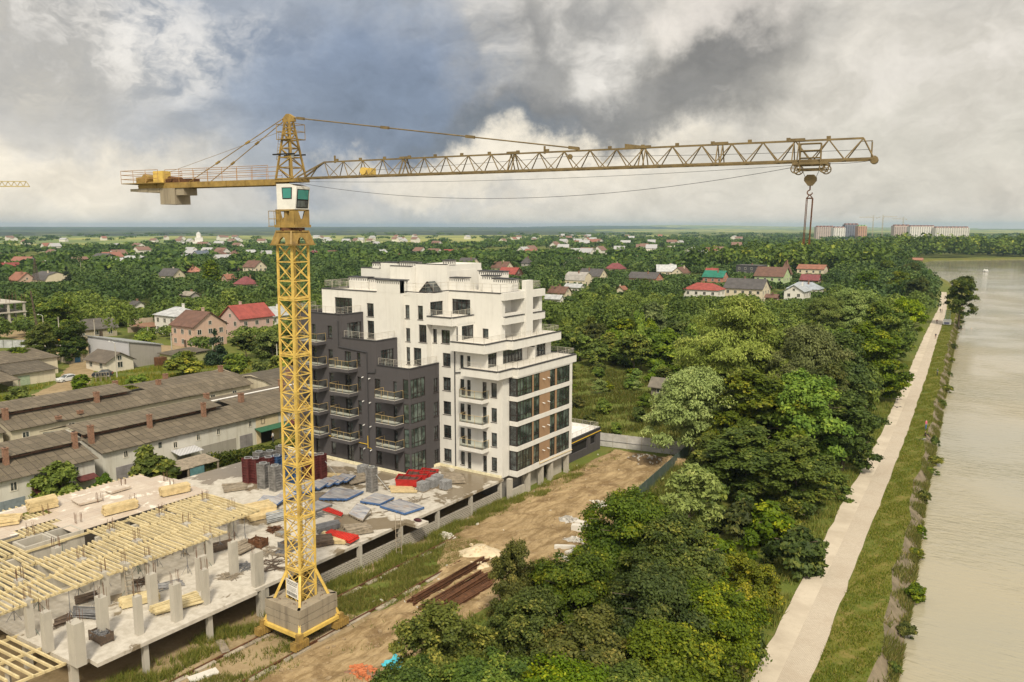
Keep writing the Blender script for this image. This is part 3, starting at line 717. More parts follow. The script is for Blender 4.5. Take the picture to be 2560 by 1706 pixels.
    for a, b_, c, d, z in ((-66.2, -62.4, 77.95, 82.35, 22.43), (-62.2, -57.0, 77.5, 82.2, 19.51), (-61.9, -56.1, 82.25, 93.9, 19.51), (-60.2, -54.7, 77.1, 80.2, 16.43), (-57.9, -54.0, 80.3, 94.5, 16.43)): MB().quad((a, c, z), (b_, c, z), (b_, d, z), (a, d, z)).build('terrace_floor', CONC_W, B)
    # penthouse and roof stacks
    white.box(-84.0, -67.95, 84, 91.9, 25.0, 27.9); white.box(-79.8, -76.8, 83.7, 84, 25, 28.7); white.box(-77.5, -73.5, 83.2, 84, 25, 28.35); white.box(-73.4, -67.96, 83.95, 84, 25, 28.7)
    white.box(-73.4, -68, 84, 91.8, 27.9, 28.7)
    st = [(-81.6, -80.25, 83.9, 85.2, 27.9, 28.65), (-79.8, -76.7, 84.0, 85.3, 27.9, 28.72), (-76.6, -73.46, 84.0, 85.3, 27.9, 28.85), (-69.1, -67.9, 84.5, 85.9, 28.7, 29.25),
          (-74.2, -70.1, 76.99, 78.6, 25.25, 26.85), (-85.1 + .6, -81.0, 82, 83.4, 25.0, 26.6), (-80.9, -78.2, 82.4, 83.9, 25.0, 26.45), (-69.2, -65.6, 84.6, 86, 25, 26.95), (-66.4, -62.3, 89, 90.4, 25.1, 27.7), (-64.5, -62.3, 87.2, 88.4, 25.1, 27.2), (-61.5, -58.4, 85.6, 87.0, 25.1, 27.0)]
    white.build('white_wall', WHITE_R, B)
    for a, b, c, d, z0, z1 in st:
        ch = MB(); ch.box(a, b, c, d, z0, z1); co = ch.build('roof_stack', WHITE_R, B)
        cp = MB(); cp.box(a - .12, b + .12, c - .12, d + .12, z1 + .002, z1 + .12)
        n = max(2, int((b - a) / .34))
        for i in range(n):
            x = a + (i + .5) * (b - a) / n; cp.box(x - .06, x + .06, c - .012, c + .05, z1 - .42, z1 - .12)
        for i in range(3):
            y = c + (i + .5) * (d - c) / 3; cp.box(b - .05, b + .012, y - .06, y + .06, z1 - .42, z1 - .12)
        cp.build('stack_cap', COPING, co)
    # copings
    def cope(pts, z, w=.34, h=.1):
        cop = MB()
        for p, q in zip(pts, pts[1:]): cop.beam((*p, z + h / 2), (*q, z + h / 2), w, h)
        cop.build('coping', COPING, B)
    for pts, z in (([(-70.6, 73.1), (-65.3, 73.1), (-65.3, 78.7)], 16.352), ([(-76.7, 73.1), (-70.85, 73.1), (-70.85, 76.9)], 19.402), ([(-86, 73.1), (-76.9, 73.1), (-76.9, 76.9)], 22.402),
                   ([(-84.6, 96), (-84.6, 77.1), (-74.3, 77.1)], 25.252), ([(-70, 77.9), (-66.5, 77.9), (-66.5, 82.5), (-58, 82.5), (-58, 86.9)], 25.402), ([(-58, 88.7), (-58, 92)], 25.402),
                   ([(-66.3, 77.87), (-62.3, 77.87), (-62.3, 82.3)], 22.44), ([(-62.2, 77.5), (-57, 77.5), (-57, 82.3), (-56.1, 82.3), (-56.1, 93.9)], 19.52), ([(-60.2, 77.1), (-54.7, 77.1), (-54.7, 80.35), (-53.98, 80.35), (-53.98, 94.5), (-58, 94.5)], 16.44),
                   ([(-57.55, 82.5), (-57.55, 87)], 22.4), ([(-57.55, 88.7), (-57.55, 92)], 22.4), ([(-84, 84.1), (-79.9, 84.1)], 27.902), ([(-77.5, 83.3), (-73.5, 83.3)], 28.352), ([(-73.4, 84.1), (-68, 84.1)], 28.702), ([(-57.4, 87.8), (-56.4, 87.8)], 18.1)):
        cope(pts, z)
    # windows
    for face, u0, u1, z0, z1, c, tr, nm, kw in wins: window(B, face, u0, u1, z0, z1, c, tr, nm, **kw)
    # railings
    def rail(pts, z, h=.85, rails=4, parent=B, m=STEEL, name='railing', step=1.4):
        mb = MB()
        for p, q in zip(pts, pts[1:]):
            p, q = Vector((*p, z)), Vector((*q, z)); n = max(1, round((q - p).length / step))
            for i in range(n + 1):
                c = p.lerp(q, i / n); mb.tube(c, c + Vector((0, 0, h)), .022, n=5)
            for r in range(rails): zz = h * (1 - r / max(rails, 1) * .85); mb.tube(p + Vector((0, 0, zz)), q + Vector((0, 0, zz)), .026 if r == 0 else .014, n=5)
        return mb.build(name, m, parent)
    rail([(-70.6, 73.25), (-65.45, 73.25), (-65.45, 78.6)], 16.45); rail([(-76.6, 73.25), (-71, 73.25), (-71, 76.8)], 19.5); rail([(-85.9, 76.9), (-85.9, 73.25), (-77.05, 73.25), (-77.05, 76.8)], 22.5)
    rail([(-84.4, 92), (-84.4, 77.3), (-74.4, 77.3)], 25.35, 1.05, 5); rail([(-69.9, 78.05), (-66.7, 78.05), (-66.7, 82.65), (-58.2, 82.65), (-58.2, 86.9)], 25.5, 1.05, 2); rail([(-58.2, 88.8), (-58.2, 92), (-66, 92)], 25.4, 1.1, 6)
    rail([(-66.1, 78.0), (-62.45, 78.0), (-62.45, 82.2)], 22.54, .75, 4); rail([(-62.0, 77.65), (-57.15, 77.65), (-57.15, 82.45), (-56.25, 82.45), (-56.25, 93.7), (-60, 93.7)], 19.62, .75, 4)
    rail([(-60.0, 77.25), (-54.85, 77.25), (-54.85, 80.5), (-54.15, 80.5), (-54.15, 94.3), (-58, 94.3)], 16.54, .75, 4)
    # balconies
    def balcony(face, u0, u1, dep, zt, m):
        sl = MB(); fbox(sl, face, u0, u1, zt - .42, zt, 0.004, dep); b = sl.build('balcony', m, B)
        t = MB(); fbox(t, face, u0 + .03, u1 - .03, zt + .003, zt + .03, .01, dep - .03); t.build('balcony_floor', CONC_W, b)
        r = MB(); gl = MB(); h = 1.08; y = dep - .06
        P = [fp(face, u0 + .06, zt, .05), fp(face, u0 + .06, zt, y), fp(face, u1 - .06, zt, y), fp(face, u1 - .06, zt, .05)]
        for p, q in zip(P, P[1:]):
            p, q = Vector(p), Vector(q); n = max(1, round((q - p).length / 1.3))
            for i in range(n + 1): c = p.lerp(q, i / n); r.tube(c, c + Vector((0, 0, h)), .026, n=5)
            r.tube(p + Vector((0, 0, h)), q + Vector((0, 0, h)), .026, n=5)
            gl.quad(p + Vector((0, 0, .12)), q + Vector((0, 0, .12)), q + Vector((0, 0, h - .05)), p + Vector((0, 0, h - .05)))
        r.build('balcony_railing', GOLD, b); gl.build('glass_panel', BGLASS, b); return b
    for z in (6.28, 9.42, 12.57): balcony(('S', 73), -69.6, -66.2, 1.68, z, GREY_R)
    for z in (6.22, 9.38, 12.5, 15.65): balcony(('S', 73), -77.7, -74.05, 1.68, z, GREY_R)
    for z in (6.2, 9.35, 12.5, 15.65, 18.75): balcony(('S', 73), -83.4, -79.75, 1.68, z, GREY_R)
    for z in (6.32, 9.47, 12.6): balcony(('S', 78.75), -60.9, -57.25, 1.42, z, WHITE_R)
    # pipes, lamps
    def pipe(pts, m, r=.07, name='downpipe'):
        mb = MB()
        for p, q in zip(pts, pts[1:]): mb.tube(p, q, r, n=6)
        mb.build(name, m, B)
    pipe([(-72.3, 72.9, 2.85), (-72.3, 72.9, 17.9), (-77.4, 72.9, 18.2), (-77.4, 72.9, 21.6)], PIPE); pipe([(-72.25, 72.9, 15.3), (-70.9, 72.9, 15.4), (-70.9, 72.9, 15.9)], PIPE)
    pipe([(-62.55, 78.65, 2.85), (-62.55, 78.65, 18.3), (-61.6, 78.65, 18.3)], PIPE); pipe([(-62.5, 78.65, 15.4), (-60.4, 78.65, 15.7)], PIPE); pipe([(-62.1, 78.65, 18.7), (-62.1, 78.65, 21.3)], PIPE)
    pipe([(-84, 72.93, 5.9), (-72.5, 72.93, 5.75), (-72.5, 72.93, 6.9)], YPIPE, .05, 'gas_pipe'); pipe([(-72.5, 72.93, 5.75), (-72.5, 72.93, 5.3), (-71.9, 72.93, 5.3)], YPIPE, .05, 'gas_pipe')
    pipe([(-53.86, 85.2, 3.9), (-53.86, 85.2, 3.3), (-53.86, 93.6, 3.2)], plain('cream_pipe', (.62, .5, .3)), .05, 'gas_pipe')
    for k in range(1, 5):
        b = f(k)
        for (x, y, z) in ((-73.1, 73, b + 2.35), (-71.9, 73, b + 2.3)):
            MB().tube((x, y - .003, z), (x + .08, y - .34, z - .02), .07, n=6).build('vent_pipe', plain('vent_white', (.75, .75, .74)), B)
        for y in (86.1, 87.3): MB().tube((-53.98, y, b + 2.1), (-53.6, y, b + 2.05), .06, n=6).build('vent_pipe', plain('vent_white', (.75, .75, .74)), B)
    # open ground storey on piers under the tan side
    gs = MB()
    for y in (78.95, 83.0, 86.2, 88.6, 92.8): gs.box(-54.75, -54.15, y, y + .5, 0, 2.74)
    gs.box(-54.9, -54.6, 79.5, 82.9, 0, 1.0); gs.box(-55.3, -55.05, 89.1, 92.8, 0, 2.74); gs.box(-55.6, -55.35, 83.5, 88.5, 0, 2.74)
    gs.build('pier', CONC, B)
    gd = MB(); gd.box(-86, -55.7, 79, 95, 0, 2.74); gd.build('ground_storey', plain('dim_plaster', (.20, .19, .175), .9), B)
    # skylight
    sk = MB(); 
    P = [(-71.3, 82.2, 25.1), (-68.6, 82.2, 25.1), (-69.9, 82.2, 26.5)]
    sk.extrude(P, (0, 1.6, 0)); so = sk.build('skylight', GLASS, B)
    sf = MB()
    for a, b in ((0, 2), (1, 2), (0, 1)): sf.beam(Vector(P[a]) + Vector((0, -.03, 0)), Vector(P[b]) + Vector((0, -.03, 0)), .1)
    sf.build('skylight_frame', FRAME, so)
    # low dark annex with white terrace
    A = thing('garage_annex', 'low charcoal annex with white railed roof terrace and yellow pipe, behind the apartment block', 'annex', (-60, 100, 0))
    w = MB(); wall(w, ('E', -56.2), 95.25, 106.3, 0, 3.3, [(97.3, 102.3, 1.1, 2.5), (103.2, 104.8, 1.3, 2.55)], .25); w.quad((-70, 106.3, 0), (-56.2, 106.3, 0), (-56.2, 106.3, 3.3), (-70, 106.3, 3.3)); w.quad((-56.2, 95.25, 0), (-56.2, 95.25, 3.3), (-70, 95.25, 3.3), (-70, 95.25, 0))
    w.build('wall', GREY_R, A)
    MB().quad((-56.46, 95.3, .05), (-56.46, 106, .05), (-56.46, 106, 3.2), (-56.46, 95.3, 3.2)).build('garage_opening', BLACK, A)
    t = MB(); t.box(-70, -56.3, 95.3, 106.2, 3.0, 3.06); t.box(-70, -56.3, 105.9, 106.2, 3.06, 3.5); t.build('roof_terrace', plain('white_membrane', (.74, .72, .70)), A)
    rail([(-56.4, 95.4), (-56.4, 106), (-66, 106)], 3.5 - .15, .8, 4, A)
    c2 = MB(); c2.beam((-56.25, 95.25, 3.36), (-56.25, 106.3, 3.36), .3, .12); c2.build('coping', COPING, A)
    MB().tube((-56.05, 95.3, 2.85), (-56.05, 106.2, 2.95), .06).build('gas_pipe', YPIPE, A)
build_apartments()

# ------------------------------------------------------------------ tower crane
def build_crane():
    cx, cy = -50.2, 42.25
    C = thing('tower_crane', 'tall yellow lattice tower crane on rails with white cab and long jib', 'crane', (cx, cy, 0))
    def L(x, y, z): return Vector((cx + x, cy + y, z)) + RIGHT * (.0135 * max(0.0, z - 1))
    jy = R(8.0); J = Vector((math.cos(jy), math.sin(jy), 0)); JS = Vector((-math.sin(jy), math.cos(jy), 0)); O = L(0, 0, 37.4)
    def jp(s, w, z): p = Vector((O.x, O.y, z)) + J * s + JS * w; return p
    # bogies on the rails
    for sx in (-1, 1):
        for sy in (-1, 1):
            x, y = 2.2 * sx, 2.2 * sy; m = MB()
            m.box(cx + x - .28, cx + x + .28, cy + y - .75, cy + y + .75, .32, .85)
            for i in range(6): m.box(cx + x - .33, cx + x + .33, cy + y - .68 + i * .25, cy + y - .58 + i * .25, .28, .92)
            m.box(cx + x - .2, cx + x + .2, cy + y - .25, cy + y + .25, .85, 1.45)
            b = m.build('bogie', YELLOW_D, C); wl = MB()
            for dy in (-.42, .42): wl.tube((cx + x - .1, cy + y + dy, .33), (cx + x + .1, cy + y + dy, .33), .24, n=12)
            wl.build('wheel', RUST, b)
    fr = MB()
    for a, b in (((-2.2, -2.2), (2.2, -2.2)), ((2.2, -2.2), (2.2, 2.2)), ((2.2, 2.2), (-2.2, 2.2)), ((-2.2, 2.2), (-2.2, -2.2))):
        fr.beam((cx + a[0], cy + a[1], 1.2), (cx + b[0], cy + b[1], 1.2), .24, .3)
    for sx, sy in ((-1, -1), (1, -1), (1, 1), (-1, 1)): fr.beam((cx + sx * .7, cy + sy * .7, 1.15), (cx + 2.2 * sx, cy + 2.2 * sy, 1.3), .3, .38)
    fr.build('base_frame', YELLOW, C)
    # ballast: four mitred stacks with open corners
    for k in range(4):
        a = k * math.pi / 2; ca, sa = math.cos(a), math.sin(a); m = MB()
        for i, (z0, z1) in enumerate(((1.36, 1.98), (2.03, 2.6), (2.65, 3.3))):
            o = .06 * ((i + k) % 2)
            poly = [(-2.05 + o, -2.08 - o), (2.05 - o, -2.08 + o), (2.05, -1.85), (.95, -.98), (-.95, -.98), (-2.05, -1.85)]
            m.prism([(cx + x * ca - y * sa, cy + x * sa + y * ca) for x, y in poly], z0, z1)
        b = m.build('ballast_block', BALL, C); lo = MB()
        for u in (-.9, .9):
            p = [(u - .12, -1.5), (u + .12, -1.5)]; q = [Vector((cx + x * ca - y * sa, cy + x * sa + y * ca, 3.3)) for x, y in p]
            lo.tube(q[0], q[0] + Vector((0, 0, .1)), .02, n=4); lo.tube(q[1], q[1] + Vector((0, 0, .1)), .02, n=4); lo.tube(q[0] + Vector((0, 0, .1)), q[1] + Vector((0, 0, .1)), .02, n=4)
        lo.build('lifting_loop', RUST, b)
    for sx, sy in ((-1, -1), (1, -1), (1, 1), (-1, 1)):
        MB().beam(L(.84 * sx, .84 * sy, 5.5), L(2.15 * sx, 2.15 * sy, 1.35), .2).build('strut', YELLOW, C)
    # mast
    hw = .82; bay = 1.49; z = 1.2; nb = 0
    ns = 7
    for sct in range(ns):
        m = MB(); z0 = 1.2 + sct * 3 * bay; z1 = z0 + 3 * bay
        for sx, sy in ((-1, -1), (1, -1), (1, 1), (-1, 1)): m.beam(L(hw * sx, hw * sy, z0), L(hw * sx, hw * sy, z1 - .02), .145)
        cs = [(-1, -1), (1, -1), (1, 1), (-1, 1)]
        for b in range(3):
            a0 = z0 + b * bay; a1 = a0 + bay
            for i in range(4):
                p, q = cs[i], cs[(i + 1) % 4]
                m.beam(L(hw * p[0], hw * p[1], a0 + .06), L(hw * q[0], hw * q[1], a0 + .06), .075)
                m.beam(L(hw * p[0], hw * p[1], a0 + .12), L(hw * q[0], hw * q[1], a1 - .05), .062)
                m.beam(L(hw * q[0], hw * q[1], a0 + .12), L(hw * p[0], hw * p[1], a1 - .05), .062)
            if b == 0:
                for i in range(4):
                    p, q = cs[i], cs[(i + 1) % 4]; m.beam(L(hw * p[0], hw * p[1], a0 + .24), L(hw * q[0], hw * q[1], a0 + .24), .12)
                m.beam(L(-hw, -hw, a0 + .1), L(hw, hw, a0 + .1), .08); m.beam(L(hw, -hw, a0 + .1), L(-hw, hw, a0 + .1), .08)
        m.build('mast_section', YELLOW, C)
    zt = 1.2 + ns * 3 * bay                      # about 32.5
    lad = MB()
    for w in (-.18, .18): lad.tube(L(w, .45, 3.5), L(w, .45, zt), .025, n=4)
    for i in range(90): lad.tube(L(-.18, .45, 3.7 + i * .32), L(.18, .45, 3.7 + i * .32), .015, n=4, cap=False)
    lad.build('ladder', YELLOW_D, C)
    # notice board
    sg = MB(); sg.hexa([L(-.76, -.93, 3.55), L(.66, -.93, 3.4), L(.66, -.9, 3.4), L(-.76, -.9, 3.55), L(-.76, -.93, 5.0), L(.66, -.93, 4.85), L(.66, -.9, 4.85), L(-.76, -.9, 5.0)])
    sb = sg.build('notice_board', plain('board_white', (.68, .66, .62)), C); tx = MB(); rnd = random.Random(7)
    def bar(u0, u1, v0, v1):
        P = [(u, v) for u, v in ((u0, v0), (u1, v0), (u1, v1), (u0, v1))]
        tx.quad(*[L(-.76 + 1.42 * u, -.936, 3.55 - .15 * u + 1.45 * v) for u, v in P])
    u = .05
    while u < .93:
        wd = rnd.choice((.03, .045, .06)); bar(u, min(.95, u + wd), .08, .27); u += wd + .025
    for v in (.36, .43, .50, .57):
        u = .08
        while u < .85: wd = rnd.uniform(.04, .12); bar(u, u + wd, v, v + .022); u += wd + .03
    for v in (.70, .80, .88):
        u = .06
        while u < .9: wd = rnd.uniform(.03, .09); bar(u, u + wd, v, v + .05); u += wd + .03
    tx.build('lettering', plain('board_ink', (.05, .05, .055)), sb)
    # flared skirt with arches
    m = MB(); b0, b1, za, zb = 1.13, .84, 32.42, 33.45
    for k in range(4):
        a = k * math.pi / 2; ca, sa = math.cos(a), math.sin(a)
        def Q(u, t, o=0):
            r = b0 + (b1 - b0) * t - o; x, y = u * r, -r; return L(x * ca - y * sa, x * sa + y * ca, za + (zb - za) * t)
        arch = [(-.42, 0), (-.36, .3), (-.2, .5), (0, .58), (.2, .5), (.36, .3), (.42, 0)]
        top = [(-1, 1), (-.6, 1), (-.3, 1), (0, 1), (.3, 1), (.6, 1), (1, 1)]
        outl = [(-1, 0)] + arch + [(1, 0)]
        for i in range(len(outl) - 1):
            t0 = (-1 + 2 * i / (len(outl) - 1), 1); t1 = (-1 + 2 * (i + 1) / (len(outl) - 1), 1)
            p = [Q(*outl[i]), Q(*outl[i + 1]), Q(*t1), Q(*t0)]; q = [Q(*outl[i], .07), Q(*outl[i + 1], .07), Q(*t1, .07), Q(*t0, .07)]
            m.hexa([p[0], p[1], q[1], q[0], p[3], p[2], q[2], q[3]])
        m.beam(Q(-1.04, 0, -.04), Q(1.04, 0, -.04), .14, .12); m.beam(Q(-1, 1, -.03), Q(1, 1, -.03), .12, .12)
        m.beam(Q(-1, 0, -.02), Q(-1, 1, -.02), .12)
    m.build('slewing_skirt', YELLOW_D, C)
    m = MB(); m.tube(L(0, 0, 33.45), L(0, 0, 33.72), .95, n=24); m.build('turntable', RUST, C)
    # slewing platform with brackets, motor and guard rail
    def box3(mb, s0, s1, w0, w1, z0, z1):
        mb.hexa([jp(s0, w0, z0), jp(s1, w0, z0), jp(s1, w1, z0), jp(s0, w1, z0), jp(s0, w0, z1), jp(s1, w0, z1), jp(s1, w1, z1), jp(s0, w1, z1)]); return mb
    m = MB(); box3(m, -1.0, 1.0, -.95, .95, 33.73, 33.95)
    for w in (-.85, .78):
        m.extrude([jp(-.95, w, 33.95), jp(.95, w, 33.95), jp(.9, w, 35.1), jp(.5, w, 35.1), jp(.2, w, 34.2), jp(-.25, w, 34.2), jp(-.5, w, 35.1), jp(-.95, w, 35.1)], JS * .07)
    for s in (-.95, .88): m.extrude([jp(s, -.85, 33.95), jp(s, .85, 33.95), jp(s, .85, 35.1), jp(s, .45, 35.1), jp(s, .15, 34.4), jp(s, -.15, 34.4), jp(s, -.45, 35.1), jp(s, -.85, 35.1)], J * .07)
    box3(m, -.95, .95, -.85, .85, 35.0, 35.12); m.build('slewing_platform', YELLOW_D, C)
    m = MB(); m.tube(jp(-.1, -.55, 33.95), jp(-.1, -.55, 35.0), .2, n=10); m.tube(jp(-.1, -.55, 34.2), jp(-.1, -.55, 34.5), .3, n=10); m.build('slewing_motor', YELLOW_D, C)
    m = MB()
    for s, w in ((-1.6, -.9), (-1.6, .9), (-1.0, -.95), (-.4, -1.0)): m.tube(jp(s, w, 33.85), jp(s, w, 35.0), .025, n=5)
    for zz in (34.4, 35.0): m.tube(jp(-1.6, .9, zz), jp(-1.6, -.9, zz), .025, n=5); m.tube(jp(-1.6, -.9, zz), jp(-.4, -1, zz), .025, n=5)
    box3(m, -1.65, -1.0, -.95, .95, 33.8, 33.86); m.build('guard_rail', YELLOW_D, C)
    # cab
    m = MB()
    prof = [(-.8, 35.12), (.98, 35.12), (1.2, 36.82), (.4, 37.06), (-.8, 37.06)]
    m.extrude([jp(s, -.8, zz) for s, zz in prof], JS * 1.55); cabn = m.build('cab', WCAB, C)
    m = MB(); m.extrude([jp(s, -.807, zz) for s, zz in ((-.22, 35.9), (.70, 35.9), (.76, 36.78), (-.26, 36.78))], JS * -.012); m.build('window_frame', BLACK, cabn)
    m = MB(); m.extrude([jp(s, -.825, zz) for s, zz in ((-.14, 35.97), (.63, 35.97), (.68, 36.71), (-.17, 36.71))], JS * -.01); m.build('window_pane', GLASS_T, cabn)
    def fr(t): return .98 + .22 * t + .012
    for nm, mt, off, w0, w1, t0, t1 in (('window_frame', BLACK, .0, -.7, .65, .05, .90), ('window_pane', GLASS_T, .02, -.62, .57, .45, .86), ('window_pane', GLASS, .02, -.62, .57, .09, .39)):
        m = MB(); m.quad(*[jp(fr(t) + off, w, 35.12 + 1.7 * t) for w, t in ((w0, t0), (w1, t0), (w1, t1), (w0, t1))]); m.build(nm, mt, cabn)
    # boom root
    m = MB(); box3(m, -1.0, 1.15, -.8, .8, 37.2, 37.45); m.build('boom_root', YELLOW_D, C)
    # cat head
    m = MB(); rb, rt, z0, z1 = .80, .22, 37.45, 41.75
    def T(sx, sy, t): r = rb + (rt - rb) * t; return jp(sx * r, sy * r, z0 + (z1 - z0) * t)
    cs = [(-1, -1), (1, -1), (1, 1), (-1, 1)]
    for c in cs: m.beam(T(*c, 0), T(*c, 1), .13)
    ts = [0, .2, .38, .54, .68, .8, .9, 1.0]
    for i, (ta, tb) in enumerate(zip(ts, ts[1:])):
        for k in range(4):
            p, q = cs[k], cs[(k + 1) % 4]; m.beam(T(*p, ta), T(*q, ta), .075)
            (m.beam(T(*p, ta), T(*q, tb), .07) if (i + k) % 2 else m.beam(T(*q, ta), T(*p, tb), .07))
    m.extrude([jp(-.55, -.14, 41.75), jp(.6, -.14, 41.75), jp(.55, -.14, 42.1), jp(.1, -.14, 42.35), jp(-.15, -.14, 42.35), jp(-.5, -.14, 42.05)], JS * .28)
    head = m.build('cat_head', YELLOW_D, C)
    m = MB()
    for s, w in ((-.72, -.62), (1.0, -.62), (1.0, .62), (-.72, .62), (.15, -.62)):
        m.tube(jp(s, w, 40.45), jp(s, w, 41.55), .025, n=5)
    for zz in (41.0, 41.55):
        for a, b in (((-.72, -.62), (1.0, -.62)), ((1.0, -.62), (1.0, .62)), ((1, .62), (-.72, .62)), ((-.72, .62), (-.72, -.62))): m.tube(jp(*a, zz), jp(*b, zz), .025, n=5)
    box3(m, -.75, 1.03, -.65, -.45, 40.4, 40.45); box3(m, -.75, 1.03, .45, .65, 40.4, 40.45); box3(m, .8, 1.03, -.65, .65, 40.39, 40.44); m.build('service_cage', YELLOW_D, head)
    m = MB(); box3(m, -1.15, .95, -.7, -.55, 39.25, 39.35); box3(m, -1.15, .95, .55, .7, 39.25, 39.35); m.build('step_bar', BLACK, head)
    m = MB()
    for w in (-.45, -.15): m.tube(jp(-.98, w, 38.9), jp(-.62, w, 41.0), .02, n=4)
    for i in range(9): m.tube(jp(-.98 + .04 * i, -.45, 38.95 + i * .23), jp(-.98 + .04 * i, -.15, 38.95 + i * .23), .015, n=4)
    m.build('ladder', YELLOW_D, head)
    m = MB(); box3(m, .55, .8, -.62, -.5, 39.0, 39.25); m.build('floodlight', SILVER, head)
    # jib
    m = MB(); zb, zt2, hw2, Lj = 37.47, 38.62, .62, 41.3
    m.beam(jp(3.3, 0, zt2), jp(40.7, 0, zt2), .105)
    for w in (-hw2, hw2): m.beam(jp(.9, w * .8, zb), jp(3, w, zb), .1, .11); m.beam(jp(3, w, zb), jp(Lj, w, zb), .1, .11)
    for w in (-.4, .4): m.beam(jp(.95, w, 37.55), jp(3.3, 0, zt2), .1); 
    m.beam(jp(1.9, 0, 37.5), jp(2.6, 0, 38.25), .07)
    nn = 21; st = (40.7 - 3.3) / nn
    for i in range(nn):
        a = 3.3 + i * st; mid = a + st * .5; b = a + st
        for w in (-hw2, hw2):
            m.beam(jp(a, 0, zt2), jp(mid, w, zb), .052); m.beam(jp(mid, w, zb), jp(b, 0, zt2), .052)
        m.beam(jp(mid, -hw2, zb), jp(mid, hw2, zb), .06)
        if i: m.beam(jp(mid - st, -hw2, zb), jp(mid, hw2, zb), .045)
    for s in (10.6, 19.2, 28.2, 32.9, 37.2):
        for ds in (-.14, .14):
            for w in (-hw2, hw2): m.beam(jp(s + ds, 0, zt2), jp(s + ds, w, zb), .06)
        m.obox(jp(s, 0, 0), .9, .2, zt2 - .03, zt2 + .14, jy)
    for i in range(17): m.obox(jp(4.5 + i * 2.15, 0, 0), .22, .1, zt2 + .05, zt2 + .2, jy)
    for w in (-hw2, hw2): m.beam(jp(40.7, 0, zt2), jp(Lj, w, zb), .06); m.tube(jp(41.15, w * .6, zb), jp(41.15, w * .6, zb + .95), .025, n=5)
    m.tube(jp(40.6, -.4, zb + .95), jp(41.2, -.4, zb + .95), .025, n=5); m.tube(jp(Lj, -.35, zb - .05), jp(Lj, .35, zb - .05), .22, n=10)
    for s, h in ((4.3, .45), (21.5, .4)): m.beam(jp(s, 0, zt2 - .1), jp(s, 0, zt2 + h), .1)
    m.extrude([jp(27.0, -.06, zt2), jp(29, -.06, zt2), jp(27.0, -.06, zt2 + .3)], JS * .12)
    jb = m.build('jib', JIBM, C)
    m = MB(); m.obox(jp(7.4, -.1, 0), .95, .6, zb + .08, zb + .55, jy); m.tube(jp(7.2, -.5, zb + .35), jp(7.2, .4, zb + .35), .27, n=12); m.build('trolley_winch', YELLOW, jb)
    # jib pendant
    m = MB(); A, Bp = jp(.45, 0, 42.05), jp(23.9, 0, zt2 + .14)
    m.tube(A, Bp, .05, n=6)
    for t in (.03, .36, .66, .985): c = A.lerp(Bp, t); d = (Bp - A).normalized(); m.beam(c - d * .35, c + d * .35, .16, .2)
    m.tube(jp(23.3, -.06, zt2 - .35), jp(23.3, .06, zt2 - .35), .17, n=10)
    m.build('jib_pendant', JIBM, C)
    # counter jib
    m = MB(); e = -17.7
    for w in (-.72, .72):
        m.beam(jp(-.9, w, 37.2), jp(-16.2, w, 37.2), .14, .42)
        for s in range(2, 16, 2): m.beam(jp(-s, w * 1.1, 37.0), jp(-s, w * 1.1, 37.42), .09)
    for s in range(1, 17): m.beam(jp(-s - .3, -.7, 37.2), jp(-s - .3, .7, 37.2), .1)
    box3(m, -16.3, -.9, -.66, .66, 37.41, 37.45); box3(m, e, -13.0, -1.25, 1.25, 37.40, 37.46)
    cj = m.build('counter_jib', YELLOW_D, C)
    m = MB()
    def rl(s0, s1, w):
        n = max(1, int(abs(s1 - s0) / 1.5))
        for i in range(n + 1): s = s0 + (s1 - s0) * i / n; m.tube(jp(s, w, 37.45), jp(s, w, 38.5), .022, n=4)
        for zz in (37.8, 38.15, 38.5): m.tube(jp(s0, w, zz), jp(s1, w, zz), .022, n=4)
    rl(-1.6, -12.9, -.78); rl(-1.6, -12.9, .78); rl(-13.2, e, -1.25); rl(-13.2, e, 1.25)
    for zz in (37.8, 38.15, 38.5): m.tube(jp(e, -1.25, zz), jp(e, 1.25, zz), .022, n=4)
    m.build('guard_rail', plain('rail_reddish', (.36, .20, .08), .6, .25), cj)
    m = MB(); box3(m, -14.6, -13.4, -.55, .25, 37.46, 38.45); m.build('control_cabinet', YELLOW, cj)
    m = MB(); box3(m, -16.6, -13.2, -.5, .5, 37.46, 37.6); m.tube(jp(-15.6, -.6, 37.85), jp(-15.6, .7, 37.85), .36, n=12); m.tube(jp(-16.9, -.2, 37.46), jp(-16.9, -.2, 38.0), .16, n=8); m.tube(jp(-16.3, .1, 37.7), jp(-15.9, .1, 37.7), .2, n=8); box3(m, -16.6, -16.1, -.45, .1, 37.5, 38.0); m.build('hoist_winch', YELLOW_D, cj)
    m = MB(); box3(m, -13.3, -10.4, -.5, .6, 37.46, 37.75); m.tube(jp(-12.6, -.6, 37.72), jp(-12.6, .6, 37.72), .26, n=10); m.build('gear_box', RUST, cj)
    for s0, s1, za2, zb2, wv in ((-13.6, -13.02, 35.65, 36.98, .8), (-13.0, -12.42, 35.65, 36.98, .8), (-12.4, -11.85, 35.65, 36.98, .8), (-11.8, -10.9, 36.4, 36.98, .7), (-15.0, -13.65, 36.66, 37.0, .8), (-16.2, -15.03, 36.72, 37.0, .85), (-17.2, -16.25, 36.78, 37.0, .8)):
        q = MB(); box3(q, s0, s1, -wv, wv, za2, zb2); q.build('counterweight', BALL, cj)
    m = MB()
    for w, s1 in ((-.7, -9.4), (.7, -9.4)):
        A2, B2 = jp(-.45, w * .25, 42.0), jp(s1 - (.8 if w < 0 else 0), w, 37.45); m.tube(A2, B2, .035, n=5)
        for t in (.36, .68): c = A2.lerp(B2, t); d = (B2 - A2).normalized(); m.beam(c - d * .22, c + d * .22, .12, .14)
